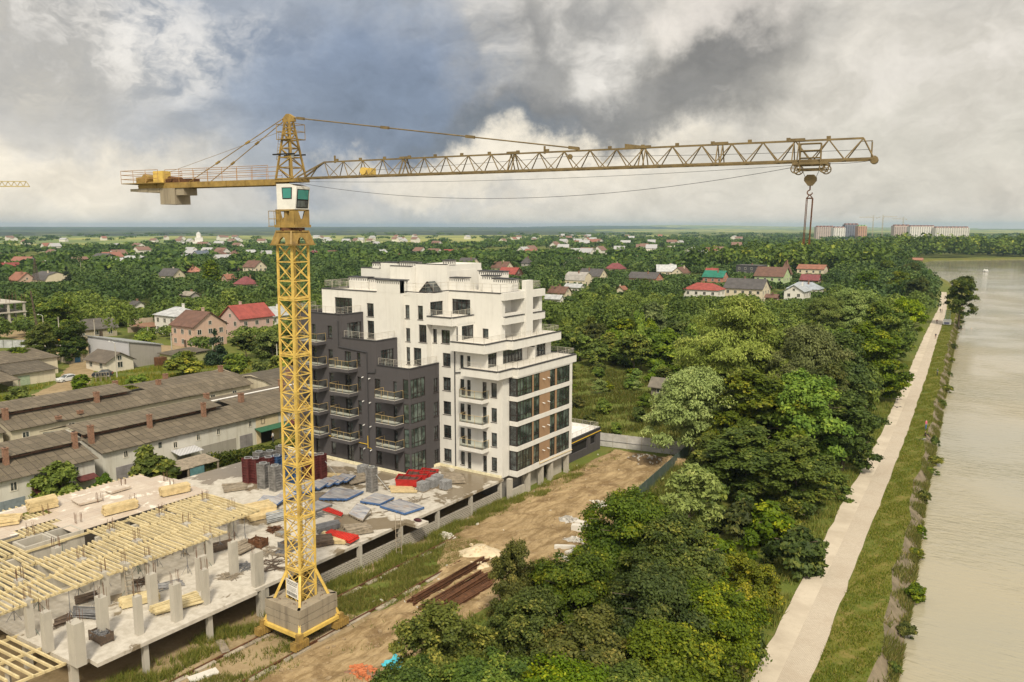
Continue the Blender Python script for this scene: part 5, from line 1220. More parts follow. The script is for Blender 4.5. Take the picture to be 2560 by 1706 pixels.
WINM = plain('house_window', (.03, .03, .032), .2, .2)
def house(px, py, w, d, hw, hr, rot, wc, rc, label, kind='gable', cat='house', group=None, name=None, storeys=1, chim=1, at_xy=None, rough=.75, along=None, ext=True, metal=0):
    """house with eaves, windows with frames, chimney and a small annex; rot turns the ridge"""
    p = Vector((*at_xy, 0)) if at_xy else at(px, py)
    T = thing(name or 'house', label, cat, (p.x, p.y, 0), group)
    seed = int(abs(px * 7 + py * 13)) % 9973; rnd = random.Random(seed)
    ca, sa = math.cos(rot), math.sin(rot)
    def G(x, y, z): return (p.x + x * ca - y * sa, p.y + x * sa + y * ca, z)
    wm = m_streak('plaster_%02d%02d%02d' % tuple(int(c * 99) for c in wc), wc, tuple(c * .72 for c in wc), .4); rm = plain('roof_%02d%02d%02d' % tuple(int(c * 99) for c in rc), rc, rough, .25, .6, metal)
    m = MB(); a, b = w / 2, d / 2
    def bx(mb, x0, x1, y0, y1, z0, z1): mb.hexa([G(x0, y0, z0), G(x1, y0, z0), G(x1, y1, z0), G(x0, y1, z0), G(x0, y0, z1), G(x1, y0, z1), G(x1, y1, z1), G(x0, y1, z1)])
    bx(m, -a, a, -b, b, 0, hw); o = .55; e = hw - o * hr / b * .8
    r = MB(); th = .16
    if kind == 'gable':
        for s in (-1, 1):
            m.quad(G(s * a, -b, hw), G(s * a, b, hw), G(s * a, 0, hw + hr - .05))
            r.hexa([G(-a - o, s * (b + o), e), G(a + o, s * (b + o), e), G(a + o, 0, hw + hr), G(-a - o, 0, hw + hr), G(-a - o, s * (b + o), e + th), G(a + o, s * (b + o), e + th), G(a + o, 0, hw + hr + th), G(-a - o, 0, hw + hr + th)])
    elif kind == 'hip':
        q = max(0, a - b * .8); B_ = [G(-a - o, -b - o, e), G(a + o, -b - o, e), G(a + o, b + o, e), G(-a - o, b + o, e)]; t0, t1 = G(-q, 0, hw + hr), G(q, 0, hw + hr)
        r.quad(B_[0], B_[1], t1, t0); r.quad(B_[2], B_[3], t0, t1); r.quad(B_[1], B_[2], t1); r.quad(B_[3], B_[0], t0); r.quad(*reversed(B_))
    elif kind == 'mansard':
        pr = [(-b - .3, hw - .2), (-b * .72, hw + hr * .65), (0, hw + hr), (b * .72, hw + hr * .65), (b + .3, hw - .2)]
        for (y0, z0), (y1, z1) in zip(pr, pr[1:]): r.hexa([G(-a - .3, y0, z0), G(a + .3, y0, z0), G(a + .3, y1, z1), G(-a - .3, y1, z1), G(-a - .3, y0, z0 + th), G(a + .3, y0, z0 + th), G(a + .3, y1, z1 + th), G(-a - .3, y1, z1 + th)])
        for s in (-1, 1): m.quad(G(s * a, -b, hw), G(s * a, -b * .72, hw + hr * .62), G(s * a, 0, hw + hr - .03), G(s * a, b * .72, hw + hr * .62), G(s * a, b, hw))
    else:
        bx(r, -a - .3, a + .3, -b - .3, b + .3, hw + .002, hw + .25)
    m.build('wall', wm, T); ro = r.build('roof', rm, T)
    if chim:
        for i in range(chim):
            c = MB(); x = rnd.uniform(-.6, .6) * a; y = rnd.choice((-1, 1)) * b * .3; bx(c, x - .3, x + .3, y - .3, y + .3, hw + hr * .4, hw + hr + .75); bx(c, x - .38, x + .38, y - .38, y + .38, hw + hr + .75, hw + hr + .9); c.build('chimney', BRICK if rnd.random() < .6 else wm, ro)
    # windows on the faces towards -Y and +X of the yard grid
    nst = storeys
    def win(face, u, z, ww=1.15, hh=1.3):
        fm = MB(); q = MB()
        def Wp(u_, z_, d_): return {'f': G(u_, -b - d_, z_), 'k': G(u_, b + d_, z_), 'r': G(a + d_, u_, z_), 'l': G(-a - d_, u_, z_)}[face]
        def wb(u0, u1, z0, z1): fm.hexa([Wp(u0, z0, .01), Wp(u1, z0, .01), Wp(u1, z0, .07), Wp(u0, z0, .07), Wp(u0, z1, .01), Wp(u1, z1, .01), Wp(u1, z1, .07), Wp(u0, z1, .07)])
        wb(u - ww / 2 - .1, u + ww / 2 + .1, z - .1, z); wb(u - ww / 2 - .1, u + ww / 2 + .1, z + hh, z + hh + .1); wb(u - ww / 2 - .1, u - ww / 2, z, z + hh); wb(u + ww / 2, u + ww / 2 + .1, z, z + hh); wb(u - .03, u + .03, z, z + hh)
        q.quad(Wp(u - ww / 2, z, .02), Wp(u + ww / 2, z, .02), Wp(u + ww / 2, z + hh, .02), Wp(u - ww / 2, z + hh, .02))
        o_ = fm.build('window', plain('house_trim', (.55, .52, .46)), T); q.build('pane', GLASS, o_)
    for s in range(nst):
        z = .9 + s * 2.8
        if z + 1.3 > hw: continue
        for face, L2 in (('f', w), ('r', d), ('l', d), ('k', w)):
            n = max(1, int(L2 / 3.4))
            for i in range(n): win(face, -L2 / 2 + L2 * (i + .5) / n, z)
    if kind == 'gable' and hr > 1.8: win('r', 0, hw + .15, .9, 1.0); win('l', 0, hw + .15, .9, 1.0)
    if cat == 'house':
        dm = MB(); bx(dm, -.5 + w * .1, .5 + w * .1, -b - .07, -b - .004, 0, 2.05); dm.build('door', DKWOOD, T)
    return T
HOUSES = []      # (x, y, radius) keep-out for trees
def H(px, py, wpx, ratio, storeys, wc, rc, label, kind='gable', rot=0.0, hr=None, hw=None, **kw):
    p = at(px, py); dist = math.hypot(p.x, p.y); w = wpx / FPX * dist; d = w * ratio
    hwv = hw or (2.9 * storeys + .3); hrv = hr or min(d * .42, 4.2)
    off = Vector((p.x, p.y, 0)).normalized() * (min(w, d) * .5)
    xy = (p.x + off.x, p.y + off.y)
    HOUSES.append((xy[0], xy[1], max(w, d) * .58, dist, px, py, wpx, hwv))
    return house(px, py, w, d, hwv, hrv, rot, wc, rc, label, kind, storeys=storeys, at_xy=xy, **kw)
RED, DRED, BRN, DGRY, LGRY, GRN, MAR, TERR, BLUG = (.28, .062, .05), (.21, .05, .045), (.14, .075, .055), (.085, .078, .078), (.46, .47, .48), (.02, .16, .11), (.19, .055, .06), (.26, .115, .075), (.10, .12, .16)
WW, CR, PK, SA, YE, LG, GY = (.66, .64, .60), (.60, .53, .40), (.50, .35, .275), (.42, .19, .14), (.60, .48, .22), (.40, .50, .27), (.34, .32, .30)
# the houses one can tell apart, from the photograph
q = math.pi / 2
H(450, 836, 82, .9, 2, WW, LGRY, 'white two storey house with pale metal hip roof, above the garages on the left', 'hip', 0, 2.2, metal=.2, rough=.5)
H(500, 868, 88, 1.0, 2, PK, BRN, 'pink house with a steep brown roof, left of the red roofed one', 'gable', 0, 3.6)
H(620, 843, 96, .75, 2, (.50, .35, .31), RED, 'pink house with bright red roof and skylight beside the crane mast', 'gable', q, 3.6)
H(683, 812, 50, .9, 1, WW, LGRY, 'white metal roofed cottage half hidden behind the crane mast', 'gable', q, metal=.2, rough=.5)
H(28, 695, 32, .9, 2, CR, DRED, 'tall red gabled house near the left edge', 'gable', q)
H(56, 714, 46, .8, 1, PK, TERR, 'low red roofed bungalow near the left edge', 'gable', 0)
H(126, 714, 66, .8, 1, CR, DGRY, 'large dark grey mansard roofed house behind the lattice pylon', 'mansard', 0, 4.4)
H(114, 680, 48, .8, 1, WW, MAR, 'mauve roofed low house left of the spruce', 'hip', 0)
H(63, 674, 34, .8, 1, GY, LGRY, 'grey roofed low building left of the pylon', 'gable', 0)
H(262, 664, 52, .8, 2, CR, DGRY, 'cream house with dark roof near the long white hall', 'gable', 0)
H(294, 668, 36, .8, 1, WW, LGRY, 'small white roofed house next to the cream one', 'gable', .3, rough=.5)
H(342, 664, 68, .5, 2, WW, LGRY, 'long white hall with a pale metal roof', 'gable', 0, 2.0, rough=.5)
H(420, 662, 84, .35, 1, WW, GY, 'very long low white wall-like shed', 'flat', 0, .3)
H(471, 656, 40, .9, 2, WW, LGRY, 'white two storey block with shallow metal roof', 'hip', 0, 1.2)
H(504, 654, 32, .9, 2, GY, BLUG, 'blue grey roofed building beside the dark poplar', 'gable', q)
H(551, 654, 30, 1.0, 2, YE, BRN, 'yellow villa with a pointed brown turret roof', 'hip', 0, 4.6)
H(586, 654, 22, 1.0, 2, YE, BRN, 'second yellow villa with twin pointed gables', 'hip', .4, 4.2)
H(627, 650, 24, .9, 2, CR, LGRY, 'cream house with pale blue roof right of the yellow villas', 'gable', q)
H(430, 702, 46, .8, 1, CR, DGRY, 'cream gabled house with steep dark roof facing the mast', 'gable', .2, 4.2)
H(482, 690, 34, .9, 1, PK, SA, 'salmon pink house among trees', 'hip', 0)
H(638, 690, 44, .8, 2, CR, BRN, 'brown roofed house with a broad gable left of the mast', 'gable', 0)
H(600, 686, 28, .9, 1, CR, BRN, 'smaller brown roofed house just left of the broad gabled one', 'gable', q)
H(572, 710, 24, .9, 1, PK, TERR, 'orange red roof peeping out of trees left of the mast', 'gable', q)
H(616, 724, 42, .9, 1, PK, MAR, 'maroon hipped roof low among trees left of the mast', 'hip', 0)
H(259, 686, 24, .9, 1, WW, BLUG, 'small bluish roofed house behind the spruce', 'gable', .5)
H(375, 684, 26, .9, 1, GY, DGRY, 'small dark roofed house in the middle of the left gardens', 'gable', .2)
H(343, 782, 24, .9, 1, WW, DGRY, 'tiny white shed with dark roof above the yard trees', 'gable', 0, 1.2)
H(476, 756, 36, .7, 1, GY, OLD if False else (.27, .24, .2), 'grey slate shed roof among the garden trees', 'gable', 0, 1.4)
H(700, 646, 60, .6, 1, PK, TERR, 'wide orange roofed hall partly behind the crane mast', 'hip', 0)
H(786, 652, 30, .9, 2, GY, MAR, 'purple roofed house just right of the mast', 'hip', 0)
H(832, 644, 36, .8, 1, CR, BRN, 'brown roofed house above the white penthouse left end', 'gable', 0)
H(850, 655, 22, .9, 1, CR, TERR, 'small orange roofed house above the roof terrace', 'hip', 0)
H(884, 638, 46, .4, 1, WW, LGRY, 'low pale metal roofed row above the penthouse', 'gable', 0, 1.0)
H(956, 647, 20, .9, 2, WW, LGRY, 'white cottage above the middle of the penthouse', 'gable', q)
H(1000, 655, 28, .9, 1, PK, RED, 'raspberry red roofed house above the penthouse', 'hip', 0)
H(1088, 659, 26, .9, 1, CR, BRN, 'small brown roofed cream house right of the penthouse stacks', 'gable', 0)
H(1130, 634, 52, .3, 1, PK, RED, 'long red roofed row in the middle distance', 'gable', 0, 1.6)
H(1142, 690, 48, .8, 1, PK, RED, 'pinkish red roofed house just right of the penthouse', 'hip', 0)
H(1172, 680, 44, .8, 2, CR, DGRY, 'dark grey roofed house with dormers behind the small spruce', 'gable', 0)
H(1256, 680, 44, .8, 1, CR, BRN, 'purple brown roofed house above the east terraces', 'gable', 0)
H(1276, 697, 50, .7, 1, BRN, RED, 'house with a big plain red roof above the east terraces', 'gable', 0)
H(1317, 676, 20, 1.0, 2, GY, DGRY, 'narrow dark tower house among the trees', 'hip', 0, 4)
H(1394, 672, 22, .8, 1, WW, BRN, 'half hidden brown roofed cottage with two chimneys', 'gable', .3, chim=2)
H(1399, 749, 48, .7, 1, CR, BRN, 'brown roofed house behind the top right terrace corner', 'gable', 0)
H(1385, 765, 44, .4, 1, WW, LGRY, 'low corrugated metal roofed outbuilding beside the terrace corner', 'gable', 0, 1.4, rough=.4)
H(1436, 734, 44, .5, 1, WW, LGRY, 'pale blue metal roof in front of the arched barn', 'gable', 0, 1.5, rough=.4)
H(1446, 715, 56, .7, 1, CR, GY, 'arched grey barn with a rounded cream end wall', 'mansard', 0, 4.4)
H(1482, 703, 60, .7, 1, CR, DGRY, 'grey gabled house behind the arched barn', 'gable', 0)
H(1555, 740, 22, .8, 1, CR, TERR, 'small orange gable in the trees left of the red roofed villa', 'gable', q)
H(1539, 682, 42, .7, 1, PK, MAR, 'pink house with a plum coloured hip roof', 'hip', 0)
H(1588, 657, 36, .9, 1, CR, (.36, .26, .12), 'ochre hip roofed house standing alone in trees', 'hip', 0, 3.4)
H(1547, 664, 22, .8, 1, WW, BLUG, 'little blue metal roof left of the ochre house', 'gable', 0)
H(1613, 709, 74, .6, 1, SA, DGRY, 'salmon walled house with long dark grey roof', 'gable', 0, 3.2)
H(1665, 690, 46, .8, 1, CR, LGRY, 'house with several pale shingled gables', 'gable', .5)
H(1692, 684, 34, .8, 1, WW, LGRY, 'narrow pale gable right beside the shingled ones', 'gable', .5)
H(1702, 694, 44, .7, 1, CR, BRN, 'orange brown gabled house below the pale gables', 'gable', q)
H(1752, 672, 46, .6, 1, GY, DGRY, 'long low grey roofed house right of the pale gables', 'gable', 0)
H(1805, 673, 28, .9, 2, CR, MAR, 'tall house with a small maroon roof', 'hip', 0)
H(1746, 646, 34, .7, 1, CR, MAR, 'purple brown roofed house high in the trees', 'gable', 0)
H(1767, 656, 22, .7, 1, WW, LGRY, 'low pale roof below the purple brown one', 'gable', 0)
H(1780, 692, 28, .7, 1, SA, RED, 'red roof peeping over the green roofed house', 'gable', 0)
H(1788, 720, 50, .8, 2, SA, GRN, 'brick red house with bright green roof', 'gable', 0, 3.2)
H(1760, 758, 84, .65, 2, WW, RED, 'white villa with crimson hipped roof', 'hip', 0, 2.6)
H(1866, 755, 92, .65, 2, CR, DGRY, 'large cream villa with dark grey gabled roof', 'gable', 0, 4)
H(1905, 752, 32, .9, 2, CR, BRN, 'cream wing with brown gable beside the large grey roofed villa', 'gable', q, 2.4)
H(1930, 718, 68, .9, 2, LG, BRN, 'pale green villa with steep brown roof and pointed turret', 'gable', 0, 4.8)
H(1964, 708, 22, 1.0, 2, LG, BRN, 'pointed brown turret of the pale green villa', 'hip', 0, 7.0, cat='turret', name='turret')
H(1878, 700, 60, .8, 3, (.06, .06, .065), DGRY, 'black flat roofed unfinished house with open storeys', 'flat', 0, .3)
H(1942, 674, 52, .8, 1, GY, BLUG, 'slate blue hipped roof behind the black house', 'hip', 0)
H(1986, 656, 34, 1.0, 2, CR, BLUG, 'tall cream house with steep navy blue roof', 'gable', q, 4)
H(1995, 666, 34, .6, 1, BRN, BRN, 'dark brown long roof below the navy one', 'gable', 0)
H(2030, 696, 60, .7, 2, CR, TERR, 'orange tiled house with grey lower roof near the lake trees', 'gable', 0, 2.6)
H(2026, 714, 40, .7, 1, BRN, MAR, 'dark maroon roof below the orange tiled house', 'gable', 0)
H(2012, 738, 72, .7, 1, WW, (.36, .40, .45), 'white house with broad blue grey metal roof', 'hip', 0, 3, rough=.4, metal=.2)
H(1992, 763, 64, .7, 2, WW, (.38, .41, .44), 'white house with windows below the broad metal roof', 'gable', q, 2.6, rough=.4, metal=.2)
H(1930, 762, 26, .8, 1, BRN, BRN, 'small brown shed beside the cream wing', 'gable', 0, 1.2)
H(2076, 642, 22, .8, 1, CR, BLUG, 'small slate blue gable near the lake', 'gable', q)
H(2042, 654, 28, .8, 1, WW, DGRY, 'grey roofed white house near the lake', 'gable', 0)
H(2090, 657, 40, .6, 1, CR, DGRY, 'low cream bungalow near the lake', 'gable', 0)
H(2118, 652, 32, .7, 1, CR, MAR, 'pink brown roofed house nearest the lake', 'gable', .3)
H(1655, 994, 46, .7, 1, (.2, .18, .14), (.17, .15, .125), 'lone weathered garden shed beside the big willow', 'gable', 0, 1.3, 2.3, chim=0, cat='shed', name='shed')
# church far left
p = at(498, 618); T = thing('church', 'white church with tiered tower and dome on the left skyline', 'church', (p.x, p.y, 0)); m = MB(); k = 1.0
m.obox((p.x, p.y), 17, 12, 0, 9); m.obox((p.x, p.y), 9, 9, 9, 16); m.prism([(p.x + 4 * math.cos(i * .785), p.y + 4 * math.sin(i * .785)) for i in range(8)], 16, 21); m.build('wall', plain('church_white', (.72, .70, .68)), T)
m = MB(); m.ell((p.x, p.y, 21.5), 3.6, 3.6, 3.2, 12, 8); m.tube((p.x, p.y, 24), (p.x, p.y, 28), .35, .1); m.build('dome', plain('dome_grey', (.55, .55, .55), .4), T)

# yard buildings at the left
house(0, 0, 15.5, 6.6, 2.45, 1.9, q * 1.02, CR, (.115, .095, .075), 'cream barn with dark slate gable roof in the yard', 'gable', 'barn', at_xy=(-186.6, 101.6), name='barn', chim=0) if False else None
T = house(1, 2, 9.0, 6.6, 2.5, 1.9, 0.0, (.60, .55, .46), (.115, .095, .075), 'cream barn with dark slate gable roof in the yard', 'gable', 'barn', at_xy=(-186.0, 101.6), name='barn', chim=0)
T = thing('warehouse', 'tall grey block warehouse with a slanting metal roof edge', 'warehouse', (-190, 111, 0))
m = MB(); m.hexa([(-202, 105.2, 0), (-183.4, 105.2, 0), (-183.6, 113.6, 0), (-202, 113.6, 0), (-202, 105.2, 6.3), (-183.4, 105.2, 6.3), (-183.6, 113.6, 4.6), (-202, 113.6, 4.6)]); m.build('wall', GBLOCK, T)
m = MB(); m.hexa([(-202.4, 104.8, 6.34), (-183.1, 104.8, 6.34), (-183.2, 114, 4.58), (-202.4, 114, 4.58), (-202.4, 104.8, 6.6), (-183.1, 104.8, 6.6), (-183.2, 114, 4.8), (-202.4, 114, 4.8)]); m.build('roof', SILVER, T)
m = MB(); m.box(-202, -183.4, 105.1, 105.18, 1.8, 6.2); m.build('sheet_cladding', SHEETM, T); m = MB(); m.tube((-183.3, 105.1, 0), (-183.3, 105.1, 6.3), .1); m.build('downpipe', SILVER, T)
T = thing('yellow_green_shed', 'flaking yellow green shed with a rusty metal box beside it', 'shed', (-178, 116, 0))
m = MB(); m.box(-182.5, -175, 112.4, 121, 0, 2.7); m.build('wall', m_streak('lime_plaster', (.36, .36, .16), (.2, .2, .1), .6), T); m = MB(); m.hexa([(-183, 112, 2.72), (-174.6, 112, 2.72), (-174.6, 121.3, 3.1), (-183, 121.3, 3.1), (-183, 112, 2.85), (-174.6, 112, 2.85), (-174.6, 121.3, 3.25), (-183, 121.3, 3.25)]); m.build('roof', SLATE_D, T); m = MB(); m.box(-181.5, -179.5, 110.2, 112.38, 0, 2.1); m.build('rusty_box', RUST, T)
T = thing('yard_shed', 'cream yard building with stepped slate roofs and a pale green door', 'shed', (-182, 83, 0))
m = MB(); m.box(-190, -182, 78.2, 87, 0, 2.7); m.build('wall', CREAM, T); m = MB()
m.hexa([(-190.6, 77.8, 3.6), (-181.4, 77.8, 2.6), (-181.4, 87.6, 2.6), (-190.6, 87.6, 3.6), (-190.6, 77.8, 3.75), (-181.4, 77.8, 2.75), (-181.4, 87.6, 2.75), (-190.6, 87.6, 3.75)]); m.build('roof', SLATE_D, T)
m = MB(); m.box(-203, -191, 77, 92, 0, 3.9); m.build('rear_wall', CREAM, T); m = MB(); m.hexa([(-204, 76.6, 4.7), (-190.5, 76.6, 3.8), (-190.5, 92.4, 3.8), (-204, 92.4, 4.7), (-204, 76.6, 4.85), (-190.5, 76.6, 3.95), (-190.5, 92.4, 3.95), (-204, 92.4, 4.85)]); m.build('rear_roof', SLATE, T)
m = MB(); m.box(-181.99, -181.9, 79.2, 81.6, .05, 2.1); m.build('door', plain('pale_green', (.30, .36, .25)), T)
T = thing('open_shed', 'open fronted dark shed under patchwork slate at the left edge', 'shed', (-178, 70, 0))
m = MB(); m.hexa([(-186, 60, 3.3), (-176, 60, 2.4), (-176, 77.2, 2.4), (-186, 77.2, 3.3), (-186, 60, 3.4), (-176, 60, 2.5), (-176, 77.2, 2.5), (-186, 77.2, 3.4)]); m.build('roof', SLATE, T)
m = MB(); m.box(-186, -185.7, 60, 77, 0, 3.2); m.build('wall', DKWOOD, T)
for y in (62, 67, 72, 77): m = MB(); m.box(-176.4, -176.2, y - .1, y + .1, 0, 2.4); m.build('post', OLDWOOD, T)
m = MB(); m.box(-198, -187, 56, 77, 0, 5.6); m.build('tall_wall', m_streak('peeling_plaster', (.58, .50, .38), (.34, .15, .07), .75), T); m = MB(); m.box(-198.4, -186.6, 55.6, 77.4, 5.61, 5.9); m.build('roof_edge', COPING, T)
T = thing('kiosk', 'low plaster wall with a small blue painted doorway at the yard gate', 'kiosk', (-205, 103, 0))
m = MB(); m.box(-212, -200, 103.5, 104, 0, 2.4); m.box(-206, -201, 100, 103.49, 0, 2.6); m.build('wall', CREAM, T); m = MB(); m.box(-200.99, -200.9, 101, 102.4, 0, 2.1); m.build('blue_door', plain('blue_paint', (.06, .17, .32)), T); m = MB(); m.box(-206.3, -200.7, 99.7, 103.8, 2.61, 2.8); m.build('roof', SLATE_D, T)
house(3, 4, 12, 8, 2.8, 2.6, q * .9, (.36, .32, .24), (.10, .09, .08), 'old grey plank house with dark gable at the road', 'gable', 'house', at_xy=(-247, 130), chim=0)
T = thing('ruined_wall', 'crumbling cream and red brick walls beyond the road', 'ruin', (-240, 146, 0))
m = MB(); m.box(-246, -245.6, 141, 150, 0, 4.2); m.box(-252, -246, 149.6, 150, 0, 3.6); m.build('wall', m_streak('ruin_plaster', (.45, .38, .28), (.27, .14, .08), .7), T); m = MB(); m.box(-244, -236, 150.4, 150.9, 0, 3.3); m.build('brick_wall', BRICK, T); m = MB(); m.hexa([(-245, 141, 2.6), (-238, 141, 2.1), (-238, 149, 2.1), (-245, 149, 2.6), (-245, 141, 2.75), (-238, 141, 2.25), (-238, 149, 2.25), (-245, 149, 2.75)]); m.build('rusty_roof', plain('rusty_sheet', (.24, .13, .08)), T)
# concrete skeleton at the left edge
T = thing('concrete_skeleton', 'unfinished concrete frame building with rusty bars at the left edge', 'building frame', (-290, 119, 0)); rnd = random.Random(5)
for k in range(3):
    m = MB(); m.box(-302, -281, 111, 127, 3.1 * k + 2.8, 3.1 * k + 3.1); m.build('floor_slab', CONC, T)
    for x in (-281.6, -288, -295):
        for y in (111.6, 116.6, 121.6, 126.4): m = MB(); m.box(x - .3, x + .3, y - .3, y + .3, 3.1 * k + .005 if k else 0, 3.1 * k + 2.79); m.build('column', CONC, T)
for x in (-281.6, -288):
    for y in (111.6, 116.6, 121.6, 126.4): m = MB(); rebar(m, x, y, 9.3, 1.1, 1.1, 12, 2.8, rnd); m.build('rebar', REB, T)
T = thing('yard_fence', 'grey sheet fence with graffiti along the yard road', 'fence', (-232, 108, 0)); m = MB()
for i in range(9): a = Vector((-248 + i * 2.1, 100.5 + i * 1.4, 0)); b = a + Vector((2.0, 1.33, 0)); m.beam((a.x, a.y, 1.1), (b.x, b.y, 1.1), .06, 2.2)
m.build('sheet', plain('graffiti_sheet', (.40, .41, .42), .6, .3, .9), T); m = MB(); m.beam((-248, 100.5, 2.25), (-229, 113, 2.25), .1); m.build('top_rail', SILVER, T)

# ------------------------------------------------------------------ trees and shrubs
def leaf_quads(C, N, size, rng, aspect=.62, droop=None):
    n = len(C); rnd = rng.normal(size=(n, 3)); N = N + rnd * .55; N /= np.linalg.norm(N, axis=1, keepdims=True) + 1e-9
    t = rng.normal(size=(n, 3))
    if droop is not None: t = t * .35 + droop
    t -= N * (t * N).sum(1, keepdims=True); t /= np.linalg.norm(t, axis=1, keepdims=True) + 1e-9; b = np.cross(N, t)
    s = (size * rng.uniform(.65, 1.3, n))[:, None]
    return np.stack([C - t * s, C + b * s * aspect, C + t * s, C - b * s * aspect], 1).reshape(-1, 3)
def crown_arrays(rng, n, r, h, z0, nclump=46, clump=.36, size=.3, shape='round', lobes=6, gap=.0):
    """leaf positions gathered in clumps around an uneven crown of radius r, from z0 up to h"""
    cz = (h + z0) / 2; hz = (h - z0) / 2
    ld = rng.normal(size=(lobes, 3)); ld /= np.linalg.norm(ld, axis=1, keepdims=True); la = rng.uniform(-.12, .34, lobes)
    d = rng.normal(size=(nclump, 3)); d[:, 2] = d[:, 2] * .9 + .15; d /= np.linalg.norm(d, axis=1, keepdims=True)
    rad = 1 + (np.clip(d @ ld.T, 0, 1) ** 2 * la).sum(1)
    k = rng.uniform(.45, 1.0, nclump) ** .6 * rad * .80
    if shape == 'cone':
        zz = rng.uniform(0, 1, nclump) ** 1.35; a = rng.uniform(0, 6.28, nclump); rr = (1 - zz) * r * rng.uniform(.55, 1, nclump)
        cc = np.stack([rr * np.cos(a), rr * np.sin(a), z0 + zz * (h - z0)], 1); cr = (.20 + .3 * (1 - zz)) * r * .8
    elif shape == 'poplar':
        cc = d * k[:, None] * np.array([r, r, hz]) + np.array([0, 0, cz]); cr = clump * r * rng.uniform(.6, 1.25, nclump)
        cc[:, :2] *= (1.1 - .6 * ((cc[:, 2:3] - z0) / (h - z0)))
    else:
        # limbs carry lobes, lobes carry flat sprays of leaves
        nl = lobes + 5; t = rng.uniform(0, 1, nl); a = rng.uniform(0, 6.28, nl); wd = np.sin(np.clip(.18 + .80 * t, 0, 1) * np.pi) ** .6
        lr = r * rng.uniform(.30, .48, nl) * (.6 + .4 * wd); off = (r - lr) * wd * rng.uniform(.55, 1.10, nl)
        L = np.stack([off * np.cos(a), off * np.sin(a), z0 + lr * .6 + t * (h - z0 - lr * 1.25)], 1)
        L[0] = (0, 0, h - lr[0] * .9); L[1] = (r * .1, 0, cz)
        lo = rng.integers(nl, size=nclump); dd = rng.normal(size=(nclump, 3)); dd[:, 2] += .35; dd /= np.linalg.norm(dd, axis=1, keepdims=True)
        cc = L[lo] + dd * (lr[lo] * rng.uniform(.62, 1.12, nclump))[:, None] * np.array([1, 1, .92]); cr = clump * r * rng.uniform(.42, .95, nclump)
        d = dd
    w = cr ** 2; which = rng.choice(nclump, n, p=w / w.sum())
    ld2 = rng.normal(size=(n, 3)); ld2 /= np.linalg.norm(ld2, axis=1, keepdims=True)
    rr = rng.uniform(.1, 1.0, n) ** .5 * (1 + .30 * np.abs(rng.normal(size=n)))
    sq = .55 if shape == 'round' else .8
    loc = ld2 * (rr * cr[which])[:, None] * np.array([1, 1, sq])
    if shape == 'round': loc[:, 2] -= .35 * (loc[:, 0] ** 2 + loc[:, 1] ** 2) / (cr[which] + 1e-6) * .6
    C = cc[which] + loc + (d[which] * (cr[which] * rng.uniform(0, .5, n))[:, None] if shape == 'round' else 0)
    C[:, 2] = np.maximum(C[:, 2], z0 * .55 + .08)
    out = C - np.array([0, 0, cz]); out /= np.linalg.norm(out, axis=1, keepdims=True) + 1e-9
    N = ld2 * .35 + out * .5 + np.array([0, 0, .55])
    tone = np.clip(rng.uniform(0, 1, nclump)[which] * .62 + rng.uniform(0, .5, n), 0, 1)
    return C, N, tone
def make_crown(name, seed, n, r, h, z0, size, m, parent=None, **kw):
    rng = np.random.default_rng(seed); droop = kw.pop('droop', None); asp = kw.pop('aspect', .62)
    C, N, tone = crown_arrays(rng, n, r, h, z0, size=size, **kw)
    V = leaf_quads(C, N, size, rng, asp, droop)
    return quads_object('crown', V, m, tone, parent)
def make_trunk(seed, h, r, z0, tr, parent, limbs=6):
    rnd = random.Random(seed); m = MB(); pr = Vector((0, 0, -.1)); rr = tr; top = z0 + (h - z0) * .55; n = 5
    for i in range(1, n + 1):
        p = Vector((rnd.uniform(-.1, .1) * i * tr * 2, rnd.uniform(-.1, .1) * i * tr * 2, top * i / n)); r2 = tr * (1 - .75 * i / n); m.tube(pr, p, rr, r2, 7); pr, rr = p, r2
        if i >= 2:
            for k in range(limbs // 3):
                a = rnd.uniform(0, 6.28); q_ = p + Vector((math.cos(a) * r * .62, math.sin(a) * r * .62, (h - z0) * rnd.uniform(.12, .32))); mid = p.lerp(q_, .5) + Vector((0, 0, .1 * r)); m.tube(p, mid, r2 * .7, r2 * .42, 5); m.tube(mid, q_, r2 * .42, .03, 5)
    off = parent_loc(parent); m.v = [(x + off.x, y + off.y, z + off.z) for x, y, z in m.v]
    return m.build('trunk', BARK, parent)
PARK = (0, 0, 0)
def proto(key, name, label, n, r, h, z0, size, m, seed, tr=.16, **kw):
    T = thing(name, label, 'tree', (0, 0, 0)); make_crown('crown', seed, n, r, h, z0, size, m, T, **kw); make_trunk(seed, h, r, z0, tr, T); PROTO[key] = [T, False, h, r]
PROTO = {}
# unit kinds, true sizes in metres; each one is itself placed first, then copied
proto('big1', 'leafy_tree', '-', 46000, 5.0, 9.0, .8, .145, LEAF_D, 11, .22, nclump=230, clump=.20, lobes=9)
proto('big2', 'leafy_tree', '-', 42000, 4.4, 8.5, .6, .14, LEAF_Y, 12, .2, nclump=210, clump=.20, lobes=8)
proto('big3', 'leafy_tree', '-', 44000, 4.8, 9.5, .7, .15, LEAF_D, 13, .22, nclump=220, clump=.20, lobes=9)
proto('wil', 'willow_tree', '-', 70000, 9.5, 19, 2.2, .27, LEAF_W, 14, .55, nclump=300, clump=.17, lobes=12, droop=np.array([0, 0, -1.0]), aspect=.34)
proto('wil2', 'willow_tree', '-', 42000, 8, 15, 1.6, .27, LEAF_W, 15, .4, nclump=230, clump=.18, lobes=10, droop=np.array([0, 0, -.8]), aspect=.4)
proto('tall1', 'broadleaf_tree', '-', 36000, 6.2, 14.5, 1.6, .25, LEAF_D, 16, .34, nclump=200, clump=.19, lobes=9)
